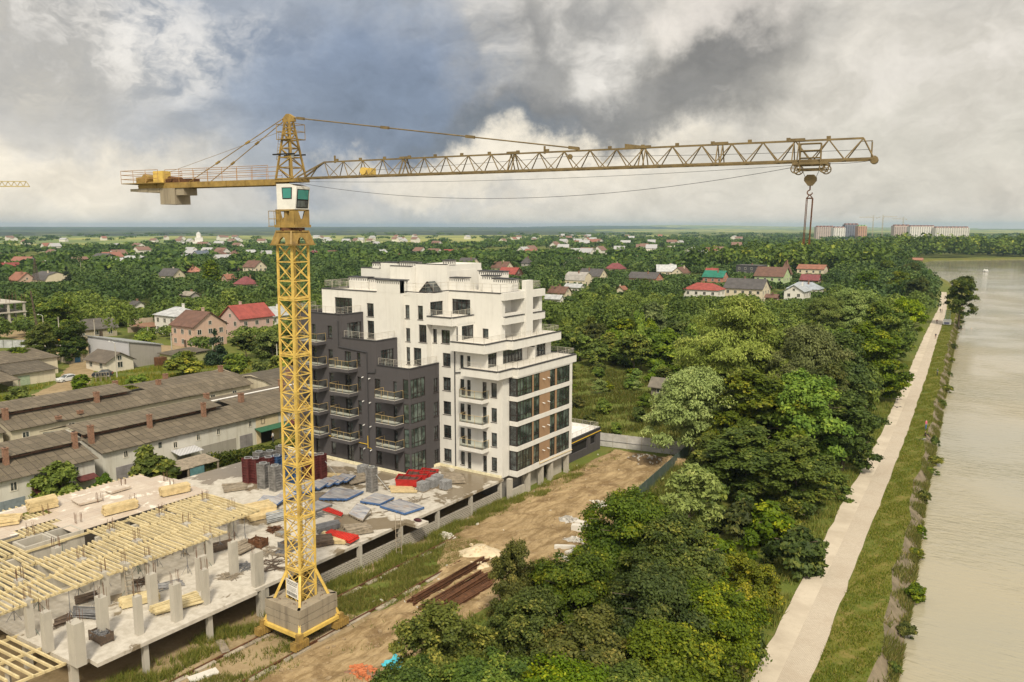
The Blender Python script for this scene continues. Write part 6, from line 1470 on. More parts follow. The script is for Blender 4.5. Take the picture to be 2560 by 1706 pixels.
proto('tall2', 'broadleaf_tree', '-', 34000, 6.5, 13.5, 1.2, .25, LEAF, 17, .32, nclump=190, clump=.19, lobes=9)
proto('tall3', 'broadleaf_tree', '-', 34000, 5.8, 15, 1.5, .26, LEAF_D, 18, .32, nclump=180, clump=.19, lobes=8)
proto('sparse', 'riverside_tree', '-', 15000, 6.2, 17, 4.5, .30, LEAF_D, 19, .34, nclump=120, clump=.22, lobes=7)
proto('gar1', 'garden_tree', '-', 7500, 3.3, 6.2, .9, .28, LEAF, 21, .14, nclump=94, clump=.24, lobes=6)
proto('gar2', 'garden_tree', '-', 7000, 3.0, 5.6, .6, .28, LEAF, 22, .13, nclump=90, clump=.24, lobes=6)
proto('gar3', 'garden_tree', '-', 7800, 3.5, 7.4, 1.0, .29, LEAF_D, 23, .16, nclump=94, clump=.24, lobes=7)
proto('gar4', 'garden_tree', '-', 6500, 2.8, 6.6, .8, .28, LEAF_Y, 24, .13, nclump=85, clump=.24, lobes=6)
proto('gar5', 'garden_tree', '-', 7200, 3.6, 5.2, .5, .28, LEAF, 25, .14, nclump=96, clump=.24, lobes=8)
proto('gar6', 'garden_tree', '-', 7000, 3.2, 6.8, .8, .28, LEAF_W, 26, .14, nclump=94, clump=.24, lobes=7, aspect=.4)
proto('con', 'spruce_tree', '-', 4200, 2.4, 9.5, .8, .34, LEAF_C, 31, .16, nclump=70, shape='cone', aspect=.4)
proto('pop', 'poplar_tree', '-', 6000, 3.4, 17, 1.2, .45, LEAF_D, 32, .3, nclump=60, clump=.42, shape='poplar')
proto('bush', 'bush', '-', 5200, 1.9, 2.6, .0, .16, LEAF_D, 33, .06, nclump=90, clump=.24, lobes=7)
proto('bush2', 'bush', '-', 4200, 1.7, 2.2, .0, .16, LEAF_Y, 34, .06, nclump=80, clump=.24, lobes=7)
for k in ('bush', 'bush2'): PROTO[k][0]['category'] = 'bush'
def place(key, x, y, sc=1.0, label=None, group=None, rz=None, h=None, r=None, z=0.0, cat=None):
    P0 = PROTO[key]; rnd = random.Random(int(x * 31 + y * 17)); rz = rnd.uniform(0, 6.28) if rz is None else rz
    if h is not None: sz = h / P0[2]; sx = (r / P0[3]) if r else sz; sc = (sx, sx, sz)
    elif not isinstance(sc, (tuple, list)): j = rnd.uniform(.9, 1.12); sc = (sc * j, sc * j * rnd.uniform(.9, 1.1), sc)
    if not P0[1]:
        T = P0[0]; P0[1] = True; T.location = (x, y, z); T.rotation_euler = (0, 0, rz); T.scale = sc
        if label: T['label'] = label
        if group: T['group'] = group
        else: T.pop('group', None) if 'group' in T else None
    else:
        T = dup(P0[0], (x, y, z), rz, sc, label, group)
        if not group and 'group' in T: del T['group']
    return T
TREES = []
def tree2(key, dx, dy, h, r, label, group=None, top=True, z=0):
    """(dx, dy) = top of the crown in the 2353-wide view of the photo"""
    p = at2(dx, dy, h) if top else at2(dx, dy, 0); TREES.append((p.x, p.y, r))
    return place(key, p.x, p.y, 1, label, group, h=h, r=r, z=z)
NG = 'trees massed along the front of the dirt track'
for i, (k, dx, dy, h, r, lab) in enumerate([
    ('big1', 1440, 1128, 9.6, 5.2, 'tallest dark green tree of the near clump, standing at its top'),
    ('big2', 1185, 1252, 8.0, 2.6, 'narrow yellowish tree with a pointed top next to the rusty steel beams'),
    ('big2', 1010, 1402, 8.0, 4.0, 'yellowish green tree at the left end of the near clump beside the blue sheet'),
    ('big3', 1320, 1262, 8.0, 4.2, 'dark tree between the pointed yellowish one and the tallest one'),
    ('big3', 1570, 1196, 9.0, 4.8, 'broad dark tree on the right shoulder of the near clump'),
    ('big1', 1500, 1300, 8.4, 4.6, 'dark tree in the very middle of the near clump'),
    ('big1', 1225, 1372, 7.4, 3.8, 'dark tree in the hollow behind the left yellowish tree'),
    ('big3', 1640, 1330, 7.6, 4.2, 'dark tree on the path side of the near clump'),
    ('big2', 1370, 1420, 7.6, 4.4, 'mid green tree with drooping leaves at the bottom edge of the picture'),
    ('big1', 1560, 1440, 7.2, 4.4, 'dark tree at the lower right of the near clump'),
    ('big3', 1120, 1500, 7.0, 4.0, 'dark tree cut off by the bottom edge left of centre'),
    ('big1', 1290, 1530, 6.8, 4.2, 'dark tree cut off by the bottom edge in the middle'),
    ('big3', 1480, 1545, 6.8, 4.2, 'dark tree cut off by the bottom edge on the right'),
    ('big2', 1700, 1280, 6.0, 3.2, 'lighter tree at the right rim of the near clump beside the walkway bushes'),
    ('big3', 930, 1520, 6.6, 3.2, 'low dark tree at the lower left tip of the near clump')]): tree2(k, dx, dy, h, r, lab, NG)
BG = 'bushes along the walkway edge'
for i, (k, dx, dy, h, r, lab) in enumerate([('bush', 1765, 1168, 4.4, 3.6, 'dark rounded bush leaning over the walkway, upper one'), ('bush', 1830, 1222, 4.2, 3.2, 'largest dark bush touching the walkway edge'), ('bush', 1700, 1160, 3.8, 3.0, 'bush left of the dark rounded ones'), ('bush2', 1730, 1330, 3.6, 2.6, 'light green bush nearer the bottom beside the walkway'), ('bush', 1700, 1420, 3.4, 2.4, 'grey green bush at the walkway lower down'), ('bush2', 1650, 1505, 2.8, 2.2, 'small pale bush near the bottom by the walkway'), ('bush', 1900, 1080, 3.6, 3.0, 'bush under the dark trees beside the walkway'), ('bush', 1640, 1240, 3.6, 3.0, 'bush wedged between the near clump and the dark rounded bushes'), ('bush2', 1820, 1150, 3.2, 2.4, 'pale leafy bush above the dark rounded ones')]):
    tree2(k, dx, dy, h, r, lab, BG)
MG = 'tall trees between the building plot and the walkway'
for i, (k, dx, dy, h, r, lab) in enumerate([
    ('wil', 1690, 700, 20, 12.5, 'huge pale willow with silvery drooping foliage'), ('wil2', 1600, 862, 13, 7.5, 'lower pale willow in front of the huge one'), ('wil2', 1860, 762, 16, 8.5, 'light yellow green rounded tree right of the huge willow'),
    ('tall1', 1745, 862, 13.5, 8.0, 'grey green tree directly in front of the huge willow'), ('tall3', 1720, 985, 9.5, 6.2, 'very dark rounded tree standing at the green fence corner'), ('tall1', 1640, 1005, 7.5, 4.4, 'dark bushy tree nearest the lamp post at the fence corner'),
    ('tall2', 1860, 870, 13.5, 6.8, 'tree with layered dark foliage right of the grey green one'), ('tall1', 1905, 840, 12.5, 5.4, 'olive tree half way along the walkway'), ('tall3', 1835, 1010, 9.0, 5.2, 'dark tree above the walkway bushes'), ('tall2', 1930, 770, 14.5, 7.0, 'mid green tree beside the light yellow green one'),
    ('tall1', 2000, 752, 14.5, 7.2, 'dark spreading tree whose branches reach the walkway'), ('tall3', 1945, 905, 11, 5.4, 'dark tree in the shade beside the walkway bend'), ('tall1', 2030, 700, 14.5, 7.0, 'dark tree further along the walkway behind the spreading one'), ('wil2', 1960, 672, 15, 9.0, 'broad bright green tree behind the walkway trees'),
    ('tall2', 2085, 690, 13, 6.2, 'tree overhanging the far part of the walkway'), ('tall3', 2070, 625, 15, 7.0, 'dark crown near the far end of the walkway'), ('tall1', 2115, 640, 14, 6.4, 'tree at the far end of the walkway'), ('tall2', 2000, 625, 14.5, 7.5, 'tall tree left of the far walkway end'),
    ('wil2', 1900, 690, 13, 7.0, 'pale crown between the white metal roofed house and the walkway'), ('tall2', 1800, 770, 11, 6.0, 'green tree between the huge willow and the light yellow green one'), ('tall2', 2040, 600, 13, 7.0, 'rounded tree near the lake end'), ('tall1', 2095, 606, 12.5, 6.5, 'last dark tree before the open lake')]):
    tree2(k, dx, dy, h, r, lab, MG)
for i, y in enumerate([66, 73, 81, 92, 99, 112, 126, 131, 143, 158, 176, 192, 214, 236, 262, 300, 318, 326, 338, 352]):
    x = lerp_line(PW[:11], y) - .25 + .5 * ((i * 7) % 5) / 5; place(('bush', 'bush2')[i % 2], x, y, 1, 'low wild shrub growing out of the stone bank at the water edge', 'shrubs along the water edge', h=.9 + .35 * (i % 3), r=.8 + .22 * (i % 4) + (1.0 if y > 310 else 0), z=-1.45)
p = at2(2172, 748, 0); place('sparse', p.x + 4, p.y, 1, 'lone leaning tree on the river bank with open crown and long bare trunk', None, h=17, r=6.0)
YG = 'trees around the garages and yard'
for i, (k, dx, dy, h, r, lab) in enumerate([('gar1', 125, 1068, 5.2, 3.3, 'round bushy tree in front of the maroon canopies'), ('gar4', 345, 1030, 6.4, 3.0, 'leafy green tree in front of the long garage wall'), ('gar5', 235, 1092, 3.0, 1.3, 'low shrub at the gap between two garage rows'), ('gar4', 425, 812, 5.6, 4.2, 'light green tree above the middle garage roof'), ('gar5', 315, 862, 2.8, 2.4, 'small bush in the yard grass above the garage roof'), ('gar2', 40, 890, 3.6, 3.4, 'bush at the left picture edge behind the garages'),
    ('gar3', 535, 815, 6.4, 4.0, 'tree behind the far end of the middle garage row'), ('gar2', 602, 830, 6.2, 4.0, 'tree left of the crane mast behind the garages'), ('con', 494, 756, 9.0, 2.6, 'dark spruce in front of the pink houses'), ('gar3', 563, 768, 6.5, 4.0, 'tree below the red roofed house'), ('gar1', 625, 770, 6.5, 4.0, 'leafy tree tucked between the red roofed house and the mast'),
    ('tall1', 130, 690, 13.5, 7.4, 'large dark tree over the yard road'), ('tall3', 96, 745, 10, 4.6, 'dark tree left of the large one at the yard'), ('tall1', 160, 742, 10, 5.0, 'dark tree right above the blue gate'), ('gar3', 35, 800, 5.5, 3.6, 'bright bush by the leaning dark pole'), ('gar5', 275, 702, 7, 5.4, 'rounded green tree above the plank house'), ('gar5', 410, 812, 4, 2.8, 'bush beside the yellow green shed'),
    ('gar2', 185, 862, 3, 2.2, 'bush behind the parked silver car'), ('gar5', 330, 765, 5, 4.5, 'ivy covered mound beside the ruined wall')]): tree2(k, dx, dy, h, r, lab, YG)
for i, (dx, dy) in enumerate([(152, 612), (826, 600), (1097, 640)]):
    tree2('con', dx, dy, 12, 3.2, ['dark spruce near the left edge among roofs', 'spruce rising above the penthouse left end', 'small spruce in front of the dark grey roofed house'][i], 'spruces among the gardens')
tree2('pop', 482, 594, 18, 4.6, 'single dark poplar above the white halls on the left')

# gardens: individual trees nearest the camera, the rest as one mass
def clear_of_works(x, y):
    if -91 < x < -36 and y < 110: return False
    if -52 < x < -33 and 80 < y < 124: return False
    if -141 < x < -88 and y < 110: return False
    if -133 < x < -117 and 90 < y < 126: return False
    if -245 < x < -140 and 52 < y < 128: return False
    if -306 < x < -277 and 106 < y < 131: return False
    if -258 < x < -200 and 96 < y < 152: return in_yard(x, y) < -2.5 and not (-257 < x < -236 and 122 < y < 151)
    if y < 720 and x > lerp_line(PL if y < 470 else [(-60, 470), (-92, 720)], y) - 4: return False
    if y >= 720 and x > -125 and y < 955: return False
    if y >= 955 and x > -140 and y < 1060 + 0: return False
    if y < 0: return False
    return True
HA = [(math.atan2(h[0], h[1]), h) for h in HOUSES]
def fits(x, y, hh, rr):
    if not clear_of_works(x, y): return 0
    for h in HOUSES:
        if (x - h[0]) ** 2 + (y - h[1]) ** 2 < (h[2] + rr * .55) ** 2: return 0
    D = math.hypot(x, y); an = math.atan2(x, y); out = hh
    for ha, h in HA:
        if D < h[3] and abs(an - ha) < (h[2] * .95 + rr) / h[3]:
            lim = CH - (CH - .42 * h[7]) * D / h[3]
            if lim < out:
                if lim < 1.8: return 0
                out = lim
    return out
HA += [(math.atan2(-284., 124.), (-284., 124., 11, 310., 0, 0, 0, 9.0))]
rng = np.random.default_rng(77); cand = []
grid = {}
def try_add(D, a, hh, rr, sp):
    v = RIGHT * math.sin(a) * D + FWD * math.cos(a) * D; x, y = v.x, v.y
    cell = (int(x // sp), int(y // sp))
    if any((cell[0] + i, cell[1] + j) in grid and (grid[(cell[0] + i, cell[1] + j)][0] - x) ** 2 + (grid[(cell[0] + i, cell[1] + j)][1] - y) ** 2 < sp * sp for i in (-1, 0, 1) for j in (-1, 0, 1)): return
    for t in TREES:
        if (t[0] - x) ** 2 + (t[1] - y) ** 2 < (t[2] * .75 + rr * .4) ** 2: return
    h2 = fits(x, y, hh, rr)
    if h2 <= 0: return
    if -92 < x < -46 and 108 < y < 168:
        if rng.random() < .55: return
        h2 = min(h2, rng.uniform(1.8, 3.4)); rr = min(rr, 2.6)
    grid[cell] = (x, y); cand.append((D, x, y, h2, rr * min(1, (h2 / hh) ** .5)))
A0, A1 = R(-36), R(34)
for i in range(26000):
    D = math.sqrt(rng.uniform(85 ** 2, 640 ** 2)); big = 1.0 + .35 * min(1, max(0, (D - 160) / 200)); hh = big * rng.uniform(4.0, 8.6) * (1.25 if rng.random() < .12 else 1)
    # leave scattered clearings: lawns and beds between the gardens
    vx = RIGHT * math.sin(0) ; a = rng.uniform(A0, A1)
    v = RIGHT * math.sin(a) * D + FWD * math.cos(a) * D
    if noise2(v.x * .016, v.y * .016, 1.3) + .5 * noise2(v.x * .05, v.y * .05, 4.0) > 1.15: continue
    try_add(D, a, hh, big * rng.uniform(2.6, 5.2), 5.5 if D < 200 else 7.0)
cand.sort()
GG = 'leafy trees of the gardens around the building'
NIND = 215
kinds = ['gar1', 'gar2', 'gar3', 'gar4', 'gar5', 'gar1', 'gar3', 'gar6']
names = {'gar1': 'leafy green garden tree in the wide belt of gardens', 'gar2': 'leafy green garden tree in the wide belt of gardens', 'gar3': 'leafy green garden tree in the wide belt of gardens', 'gar4': 'leafy green garden tree in the wide belt of gardens', 'gar5': 'leafy green garden tree in the wide belt of gardens', 'gar6': 'leafy green garden tree in the wide belt of gardens', 'con': 'leafy green garden tree in the wide belt of gardens'}
for i, (D, x, y, hh, rr) in enumerate(cand[:NIND]):
    k = kinds[int(rng.integers(len(kinds)))]
    place(k, x, y, 1, names[k], GG, h=hh * rng.uniform(.9, 1.1), r=rr)
def mass(name, items, per, size, m, seed, flat=1.0):
    rng = np.random.default_rng(seed); Cs, Ns, Ts, Ss = [], [], [], []
    for (x, y, hh, rr, k) in items:
        n = int(per * k); ncl = 9
        d = rng.normal(size=(ncl, 3)); d[:, 2] = np.abs(d[:, 2]) * .9 + .1; d /= np.linalg.norm(d, axis=1, keepdims=True)
        cc = d * np.array([rr * .62, rr * .62, hh * .36 * flat]) + np.array([x, y, hh * .5]); w = rng.integers(ncl, size=n)
        ld = rng.normal(size=(n, 3)); ld[:, 2] += .4; ld /= np.linalg.norm(ld, axis=1, keepdims=True)
        C = cc[w] + ld * np.array([rr * .46, rr * .46, hh * .27]); t0 = rng.uniform(0, .62)
        Cs.append(C); Ns.append(ld + np.array([0, 0, .3])); Ts.append(np.clip(t0 + rng.uniform(-.15, .35, n) + rng.uniform(-.15, .2, ncl)[w], 0, 1)); Ss.append(np.full(n, size * (.75 + .12 * rr)))
    C, N, T, S = np.concatenate(Cs), np.concatenate(Ns), np.concatenate(Ts), np.concatenate(Ss)
    V = leaf_quads(C, N, S, rng); return quads_object(name, V, m, T, None, 'stuff')
rest = cand[NIND:]
mass('garden_woods', [(x, y, hh * 1.02, rr, 1.0) for D, x, y, hh, rr in rest if D < 330], 620, .34, LEAF, 5)
mass('garden_woods_beyond', [(x, y, hh, rr * 1.06, 1.0) for D, x, y, hh, rr in rest if D >= 330], 240, .50, LEAF_F, 6)
far = []
for i in range(9000):
    D = 600 + 3200 * rng.uniform(0, 1) ** 1.5; a = rng.uniform(A0, A1); v = RIGHT * math.sin(a) * D + FWD * math.cos(a) * D
    if not clear_of_works(v.x, v.y): continue
    if 1400 < D < 3300 and a < R(-2) and rng.random() < .9: continue
    if 2300 < D < 3400 and a >= R(-4) and a < R(14) and rng.random() < .7: continue
    dens = noise2(v.x * .0035, v.y * .0035, 2.0) + .6 * noise2(v.x * .011, v.y * .011, 3.0)
    if dens < -.55 + max(0, (D - 1500) / 1600): continue
    far.append((v.x, v.y, rng.uniform(5, 9.5), rng.uniform(4, 9) * (1 + D / 2200), 1.0))
mass('far_woods', far, 46, 1.35, LEAF_F, 7, .8)
# wood on the far shore of the lake
sh = []
for i in range(900):
    t = rng.uniform(0, 1); x = -190 + t * 1000; base = 955 if x < -110 else (955 + (x + 110) * 1.3 if x < -36 else (1060 + (x + 36) * .19 if x < 150 else 1090 - max(0, (x - 500)) * .2))
    sh.append((x, base + 10 + 190 * rng.uniform(0, 1) ** 1.4, rng.uniform(13, 24), rng.uniform(7, 11), 1.0))
for i in range(260):
    x = rng.uniform(-230, -100); y = rng.uniform(560, 950); 
    if clear_of_works(x, y): sh.append((x, y, rng.uniform(10, 20), rng.uniform(6, 10), 1.0))
mass('shore_woods', sh, 110, .95, LEAF_D, 8)

# ------------------------------------------------------------------ things lying on the deck
DZ = 2.8
def z1(x, y): return x * .41829, 1050 + y * .41829
def z2(x, y): return 560 + x * .41829, 1050 + y * .41829
def flat_panel(label, corners, z, th, frame_m, top_m, name='steel_formwork', group=None, tilt=0.0):
    P = [at(*c, z) for c in corners]; c0 = sum(P, Vector()) / 4; T = thing(name, label, 'formwork panel', (c0.x, c0.y, z - th), group)
    zz = [0, 0, tilt, tilt]
    b = [Vector((p.x, p.y, z - th + t)) for p, t in zip(P, zz)]; t_ = [q_ + Vector((0, 0, th)) for q_ in b]
    m = MB(); m.hexa(b + t_); m.build('frame', frame_m, T)
    ins = [p.lerp(sum(t_, Vector()) / 4, .04) + Vector((0, 0, .006)) for p in t_]; MB().quad(*ins).build('facing', top_m, T)
    rb = MB()
    for i in range(1, 6): k = i / 6; rb.beam(b[0].lerp(b[1], k) - Vector((0, 0, .07)), b[3].lerp(b[2], k) - Vector((0, 0, .07)), .08, .1)
    rb.build('rib', frame_m, T)
    if tilt: q_ = MB(); q_.beam(b[2], Vector((b[2].x, b[2].y, z - th)), .06); q_.beam(b[3], Vector((b[3].x, b[3].y, z - th)), .06); q_.build('prop', OLDWOOD, T)
    return T
PG = 'large form panels lying on the deck'
flat_panel('blue edged form panel right of the mast, nearest the standing panel tower', [z2(567, 468), z2(735, 472), z2(835, 425), z2(655, 405)], DZ + .35, .2, BLUEP, PANEL, group=PG)
flat_panel('striped form panel with blue edge between two other panels right of centre', [z2(812, 485), z2(932, 503), z2(1018, 462), z2(905, 436)], DZ + .3, .18, BLUEP, PANEL, group=PG)
flat_panel('largest striped form panel near the deck edge notch', [z2(930, 512), z2(1080, 558), z2(1198, 520), z2(1050, 474)], DZ + .32, .2, BLUEP, PANEL, group=PG)
flat_panel('pale form panel partly behind the mast', [z2(470, 530), z2(545, 545), z2(648, 505), z2(560, 480)], DZ + .25, .18, GREYM, PANEL, group=PG)
flat_panel('tilted blue panel left of the mast beside another one', [z2(178, 505), z2(300, 520), z2(370, 478), z2(240, 462)], DZ + .45, .14, BLUEP, PANEL, group=PG, tilt=.25)
for i, (dx, dy) in enumerate([(300, 462), (415, 425), (485, 400), (545, 382), (600, 368), (648, 356)]):
    flat_panel('purple grey form panel, %s in the overlapping row behind the mast' % ['first', 'second', 'third', 'fourth', 'fifth', 'last'][i], [z2(dx, dy), z2(dx + 85, dy + 12), z2(dx + 140, dy - 14), z2(dx + 60, dy - 26)], DZ + .35 + .05 * i, .14, BLUEP, PANEL, group=PG, tilt=.22)
flat_panel('grey panel leaning on a timber frame beside the red panel', [z2(742, 560), z2(828, 603), z2(880, 560), z2(800, 520)], DZ + .3, .12, OLDWOOD, PANEL, group=PG, tilt=.55)
def ribbed(label, corners, z, n, name='red_form', layers=1):
    P = [at(*c, z) for c in corners]; c0 = sum(P, Vector()) / 4; T = thing(name, label, 'formwork', (c0.x, c0.y, DZ))
    for L_ in range(layers):
        dz = Vector((.05 * (L_ % 2), .08 * (L_ % 2), -.22 * L_)); m = MB(); t_ = [p + dz for p in P]; m.hexa([p - Vector((0, 0, .1)) for p in t_] + t_); m.build('panel', REDP, T); m = MB()
        for i in range(n): k = (i + .5) / n; m.beam(t_[0].lerp(t_[1], k) + Vector((0, 0, .04)), t_[3].lerp(t_[2], k) + Vector((0, 0, .04)), .06, .08)
        m.build('rib', plain('red_rib', (.48, .05, .035), .5), T)
    m = MB(); m.beam(P[0] - Vector((0, 0, .2 + .22 * (layers - 1))), P[1] - Vector((0, 0, .2 + .22 * (layers - 1))), .1, .1); m.beam(P[3] - Vector((0, 0, .2 + .22 * (layers - 1))), P[2] - Vector((0, 0, .2 + .22 * (layers - 1))), .1, .1); m.build('bearer', OLDWOOD, T)
ribbed('single bright red ribbed form panel lying behind the mast', [z2(588, 535), z2(700, 572), z2(712, 556), z2(625, 522)], DZ + .3, 9)
ribbed('stack of red ribbed forms at the deck edge right of the mast', [z2(605, 672), z2(748, 722), z2(805, 690), z2(640, 655)], DZ + .6, 13, layers=2)
def pile(name, label, cat, corners, z, h, m, rows, lay, seed, skew=.0, group=None, part='board', w=.9, tube=False):
    """boards or tubes laid side by side in layers; the long side runs from corner 0 to corner 1"""
    P = [at(*c, z) for c in corners]; c0 = sum(P, Vector()) / 4; T = thing(name, label, cat, (c0.x, c0.y, z), group); rnd = random.Random(seed)
    across = P[3] - P[0]; bw = across.length / rows; lh = h / lay
    for L_ in range(lay):
        mb = MB()
        for r in range(rows):
            k = (r + .5) / rows; a = P[0].lerp(P[3], k); b = P[1].lerp(P[2], k); d = (b - a)
            a = a - d * rnd.uniform(-.03, .04) + across * skew * rnd.uniform(-.5, .5); b = b + d * rnd.uniform(-.03, .04) + across * skew * rnd.uniform(-.5, .5)
            zz = Vector((0, 0, lh * (L_ + .5) + rnd.uniform(-.1, .1) * lh + .1))
            if tube: mb.tube(a + zz, b + zz, min(.045, bw * .45), n=6)
            else: mb.beam(a + zz, b + zz, bw * w, lh * .92)
        mb.build(part + '_layer', m, T)
    mb = MB()
    for k in (.15, .5, .85): a = P[0].lerp(P[1], k); b = P[3].lerp(P[2], k); mb.beam(a + Vector((0, 0, .045)), b + Vector((0, 0, .045)), .1, .09)
    mb.build('bearer', OLDWOOD, T); return T
TG = 'stacks of sawn timber'
FZ = 5.73
pile('timber_stack', 'tidy stack of yellow beams at the left end of the plywood', 'timber stack', [z1(178, 565), z1(348, 525), z1(330, 500), z1(160, 540)], FZ, 1.0, TIMBER, 6, 6, 1, group=TG)
pile('timber_stack', 'long tidy stack of beams at the middle front of the plywood', 'timber stack', [z1(632, 582), z1(828, 532), z1(808, 515), z1(612, 562)], FZ, .75, TIMBER, 6, 5, 2, group=TG)
pile('timber_stack', 'tidy stack of beams at the far right of the plywood', 'timber stack', [z1(972, 468), z1(1138, 432), z1(1122, 415), z1(952, 450)], FZ, .8, TIMBER, 6, 5, 3, group=TG)
pile('timber_stack', 'fanned loose boards lying at the left picture edge on the plywood', 'timber stack', [z1(-30, 640), z1(120, 618), z1(130, 590), z1(-10, 600)], FZ, .35, TIMBER, 8, 2, 4, .6, group=TG)
pile('timber_stack', 'big loose pile of beams left of the mast behind the formwork corner', 'timber stack', [z1(1455, 600), z1(1655, 560), z1(1600, 520), z1(1430, 560)], DZ, .8, TIMBER, 9, 4, 5, .12, group=TG)
pile('timber_stack', 'stack of pale beams lying beside the big loose pile', 'timber stack', [z1(1500, 615), z1(1665, 575), z1(1650, 555), z1(1480, 595)], DZ, .45, TIMBER, 6, 3, 6, .05, group=TG)
pile('timber_stack', 'yellow timber stack between bare columns in the middle of the deck', 'timber stack', [z1(728, 1140), z1(955, 1082), z1(935, 1050), z1(712, 1105)], DZ, .55, TIMBER_Y, 8, 4, 7, .04, group=TG)
pile('timber_stack', 'fanned out yellow timber beside the slim column near the deck edge', 'timber stack', [z1(935, 1180), z1(1215, 1105), z1(1175, 1060), z1(900, 1150)], DZ, .45, TIMBER_Y, 11, 3, 8, .35, group=TG)
pile('timber_stack', 'yellow planks under the red ribbed form stack', 'timber stack', [z2(628, 745), z2(735, 750), z2(690, 705), z2(590, 690)], DZ, .4, TIMBER, 5, 3, 9, .05, group=TG)
pile('timber_stack', 'weathered brown sticks heaped right of the red ribbed stack', 'timber stack', [z2(745, 700), z2(890, 672), z2(850, 640), z2(712, 650)], DZ, .4, OLDWOOD, 12, 3, 10, .4, group=TG)
pile('timber_stack', 'low stack of brown boards near the dark panel towers', 'timber stack', [z1(1340, 440), z1(1480, 420), z1(1450, 390), z1(1330, 405)], DZ, .3, OLDWOOD, 9, 2, 11, .4, group=TG)
pile('timber_stack', 'long planks behind the mast below the charcoal wall', 'timber stack', [z2(610, 330), z2(750, 345), z2(720, 305), z2(600, 295)], DZ, .35, OLDWOOD, 9, 2, 12, .5, group=TG)
pile('timber_stack', 'yellow planks lying left of the first charcoal balcony door', 'timber stack', [z2(620, 345), z2(720, 350), z2(700, 325), z2(610, 320)], DZ, .2, TIMBER, 5, 1, 13, .3, group=TG)
pile('timber_stack', 'brown planks beside the standing panel tower', 'timber stack', [z2(760, 400), z2(860, 372), z2(840, 340), z2(745, 350)], DZ, .3, OLDWOOD, 8, 2, 14, .4, group=TG)
pile('timber_stack', 'rough pile of tan boards in front of the white facade', 'timber stack', [z2(1300, 385), z2(1440, 378), z2(1425, 345), z2(1300, 335)], DZ, .35, OLDWOOD, 9, 2, 15, .2, group=TG)
pile('timber_stack', 'yellow bearers under the red tubs', 'timber stack', [z2(1000, 440), z2(1160, 440), z2(1120, 405), z2(990, 400)], DZ, .12, TIMBER, 4, 1, 16, .2, group=TG)
pile('plywood_stack', 'plywood sheets stacked in the middle of the plywood floor', 'plywood', [z1(485, 520), z1(612, 478), z1(560, 468), z1(425, 492)], FZ, .22, PLY, 1, 4, 17, .02, part='sheet')
pile('plywood_stack', 'plywood sheets stacked further back beside two small boxes', 'plywood', [z1(665, 450), z1(790, 412), z1(745, 405), z1(628, 438)], FZ, .25, PLY, 1, 4, 18, .02, part='sheet')
pile('scaffold_tubes', 'bundle of galvanised tubes left of the mast', 'steel tubes', [z1(1600, 630), z1(1715, 600), z1(1690, 560), z1(1590, 585)], DZ, .5, SILVER, 12, 5, 19, .15, part='tube', tube=True)
pile('grey_board_stack', 'stack of dirty grey boards at the deck edge right of the mast', 'boards', [z2(555, 770), z2(655, 752), z2(640, 715), z2(540, 725)], DZ, .55, DKWOOD, 6, 4, 20, .1)
pile('form_girder_stack', 'stack of pale grey girders behind the red ribbed stack', 'girders', [z2(560, 690), z2(690, 650), z2(680, 625), z2(555, 655)], DZ, .5, GREYM, 6, 4, 21, .05)
pile('prop_bundle', 'bundle of dark steel props left of the mesh crate', 'props', [z1(320, 1255), z1(435, 1215), z1(420, 1180), z1(330, 1215)], DZ, .3, DKWOOD, 10, 3, 22, .5, part='prop', tube=True, group='bundles of steel props')
pile('prop_bundle', 'bundle of dark steel props behind the narrow wide-headed column', 'props', [z1(440, 1190), z1(580, 1195), z1(570, 1150), z1(440, 1145)], DZ, .3, GREYM, 12, 3, 23, .5, part='prop', tube=True, group='bundles of steel props')
pile('prop_bundle', 'long bundle of props under the formwork edge', 'props', [z1(455, 1115), z1(590, 1075), z1(575, 1045), z1(450, 1080)], DZ, .35, DKWOOD, 10, 3, 24, .3, part='prop', tube=True, group='bundles of steel props')
pile('prop_bundle', 'scattered props behind the stout edge column', 'props', [z1(950, 1030), z1(1100, 990), z1(1075, 970), z1(945, 1000)], DZ, .2, GREYM, 9, 2, 25, .8, part='prop', tube=True, group='bundles of steel props')
pile('board_heap', 'dark boards stacked under the formwork corner', 'boards', [z1(1270, 800), z1(1400, 765), z1(1380, 735), z1(1260, 770)], DZ, .4, DKWOOD, 6, 3, 26, .2)
pile('board_heap', 'planks and yellow pipe lying by the rusty crate', 'boards', [z1(1430, 815), z1(1510, 770), z1(1470, 735), z1(1400, 760)], DZ, .3, OLDWOOD, 8, 2, 27, .3)
def tangle(name, label, cx_, cy_, z, r, n, m, seed, h=.25, ln=1.3):
    p = at(cx_, cy_, z); T = thing(name, label, 'scrap', (p.x, p.y, z)); rnd = random.Random(seed); mb = MB()
    for i in range(n):
        a = rnd.uniform(0, 6.28); rr = r * math.sqrt(rnd.random()); c = p + Vector((math.cos(a) * rr, math.sin(a) * rr, .04 + h * rnd.random() * (1 - rr / r))); t = rnd.uniform(0, 3.14); d = Vector((math.cos(t), math.sin(t), rnd.uniform(-.1, .1))) * ln * rnd.uniform(.3, .6); w_ = rnd.uniform(.03, .1); mb.beam(c - d, c + d, w_, .03)
    mb.build('offcuts', m, T)
tangle('offcut_heap', 'grey offcuts heaped behind the second column from the mast', *z1(1370, 935), DZ, .8, 34, OLDWOOD, 1)
tangle('offcut_heap', 'twisted grey scraps between two columns by the mast', *z1(1465, 880), DZ, .8, 34, GREYM, 2)
tangle('rusty_wire_heap', 'rusty brown wire heap left of the mast', *z1(1645, 660), DZ, .75, 90, RUST, 3, .6, .9)
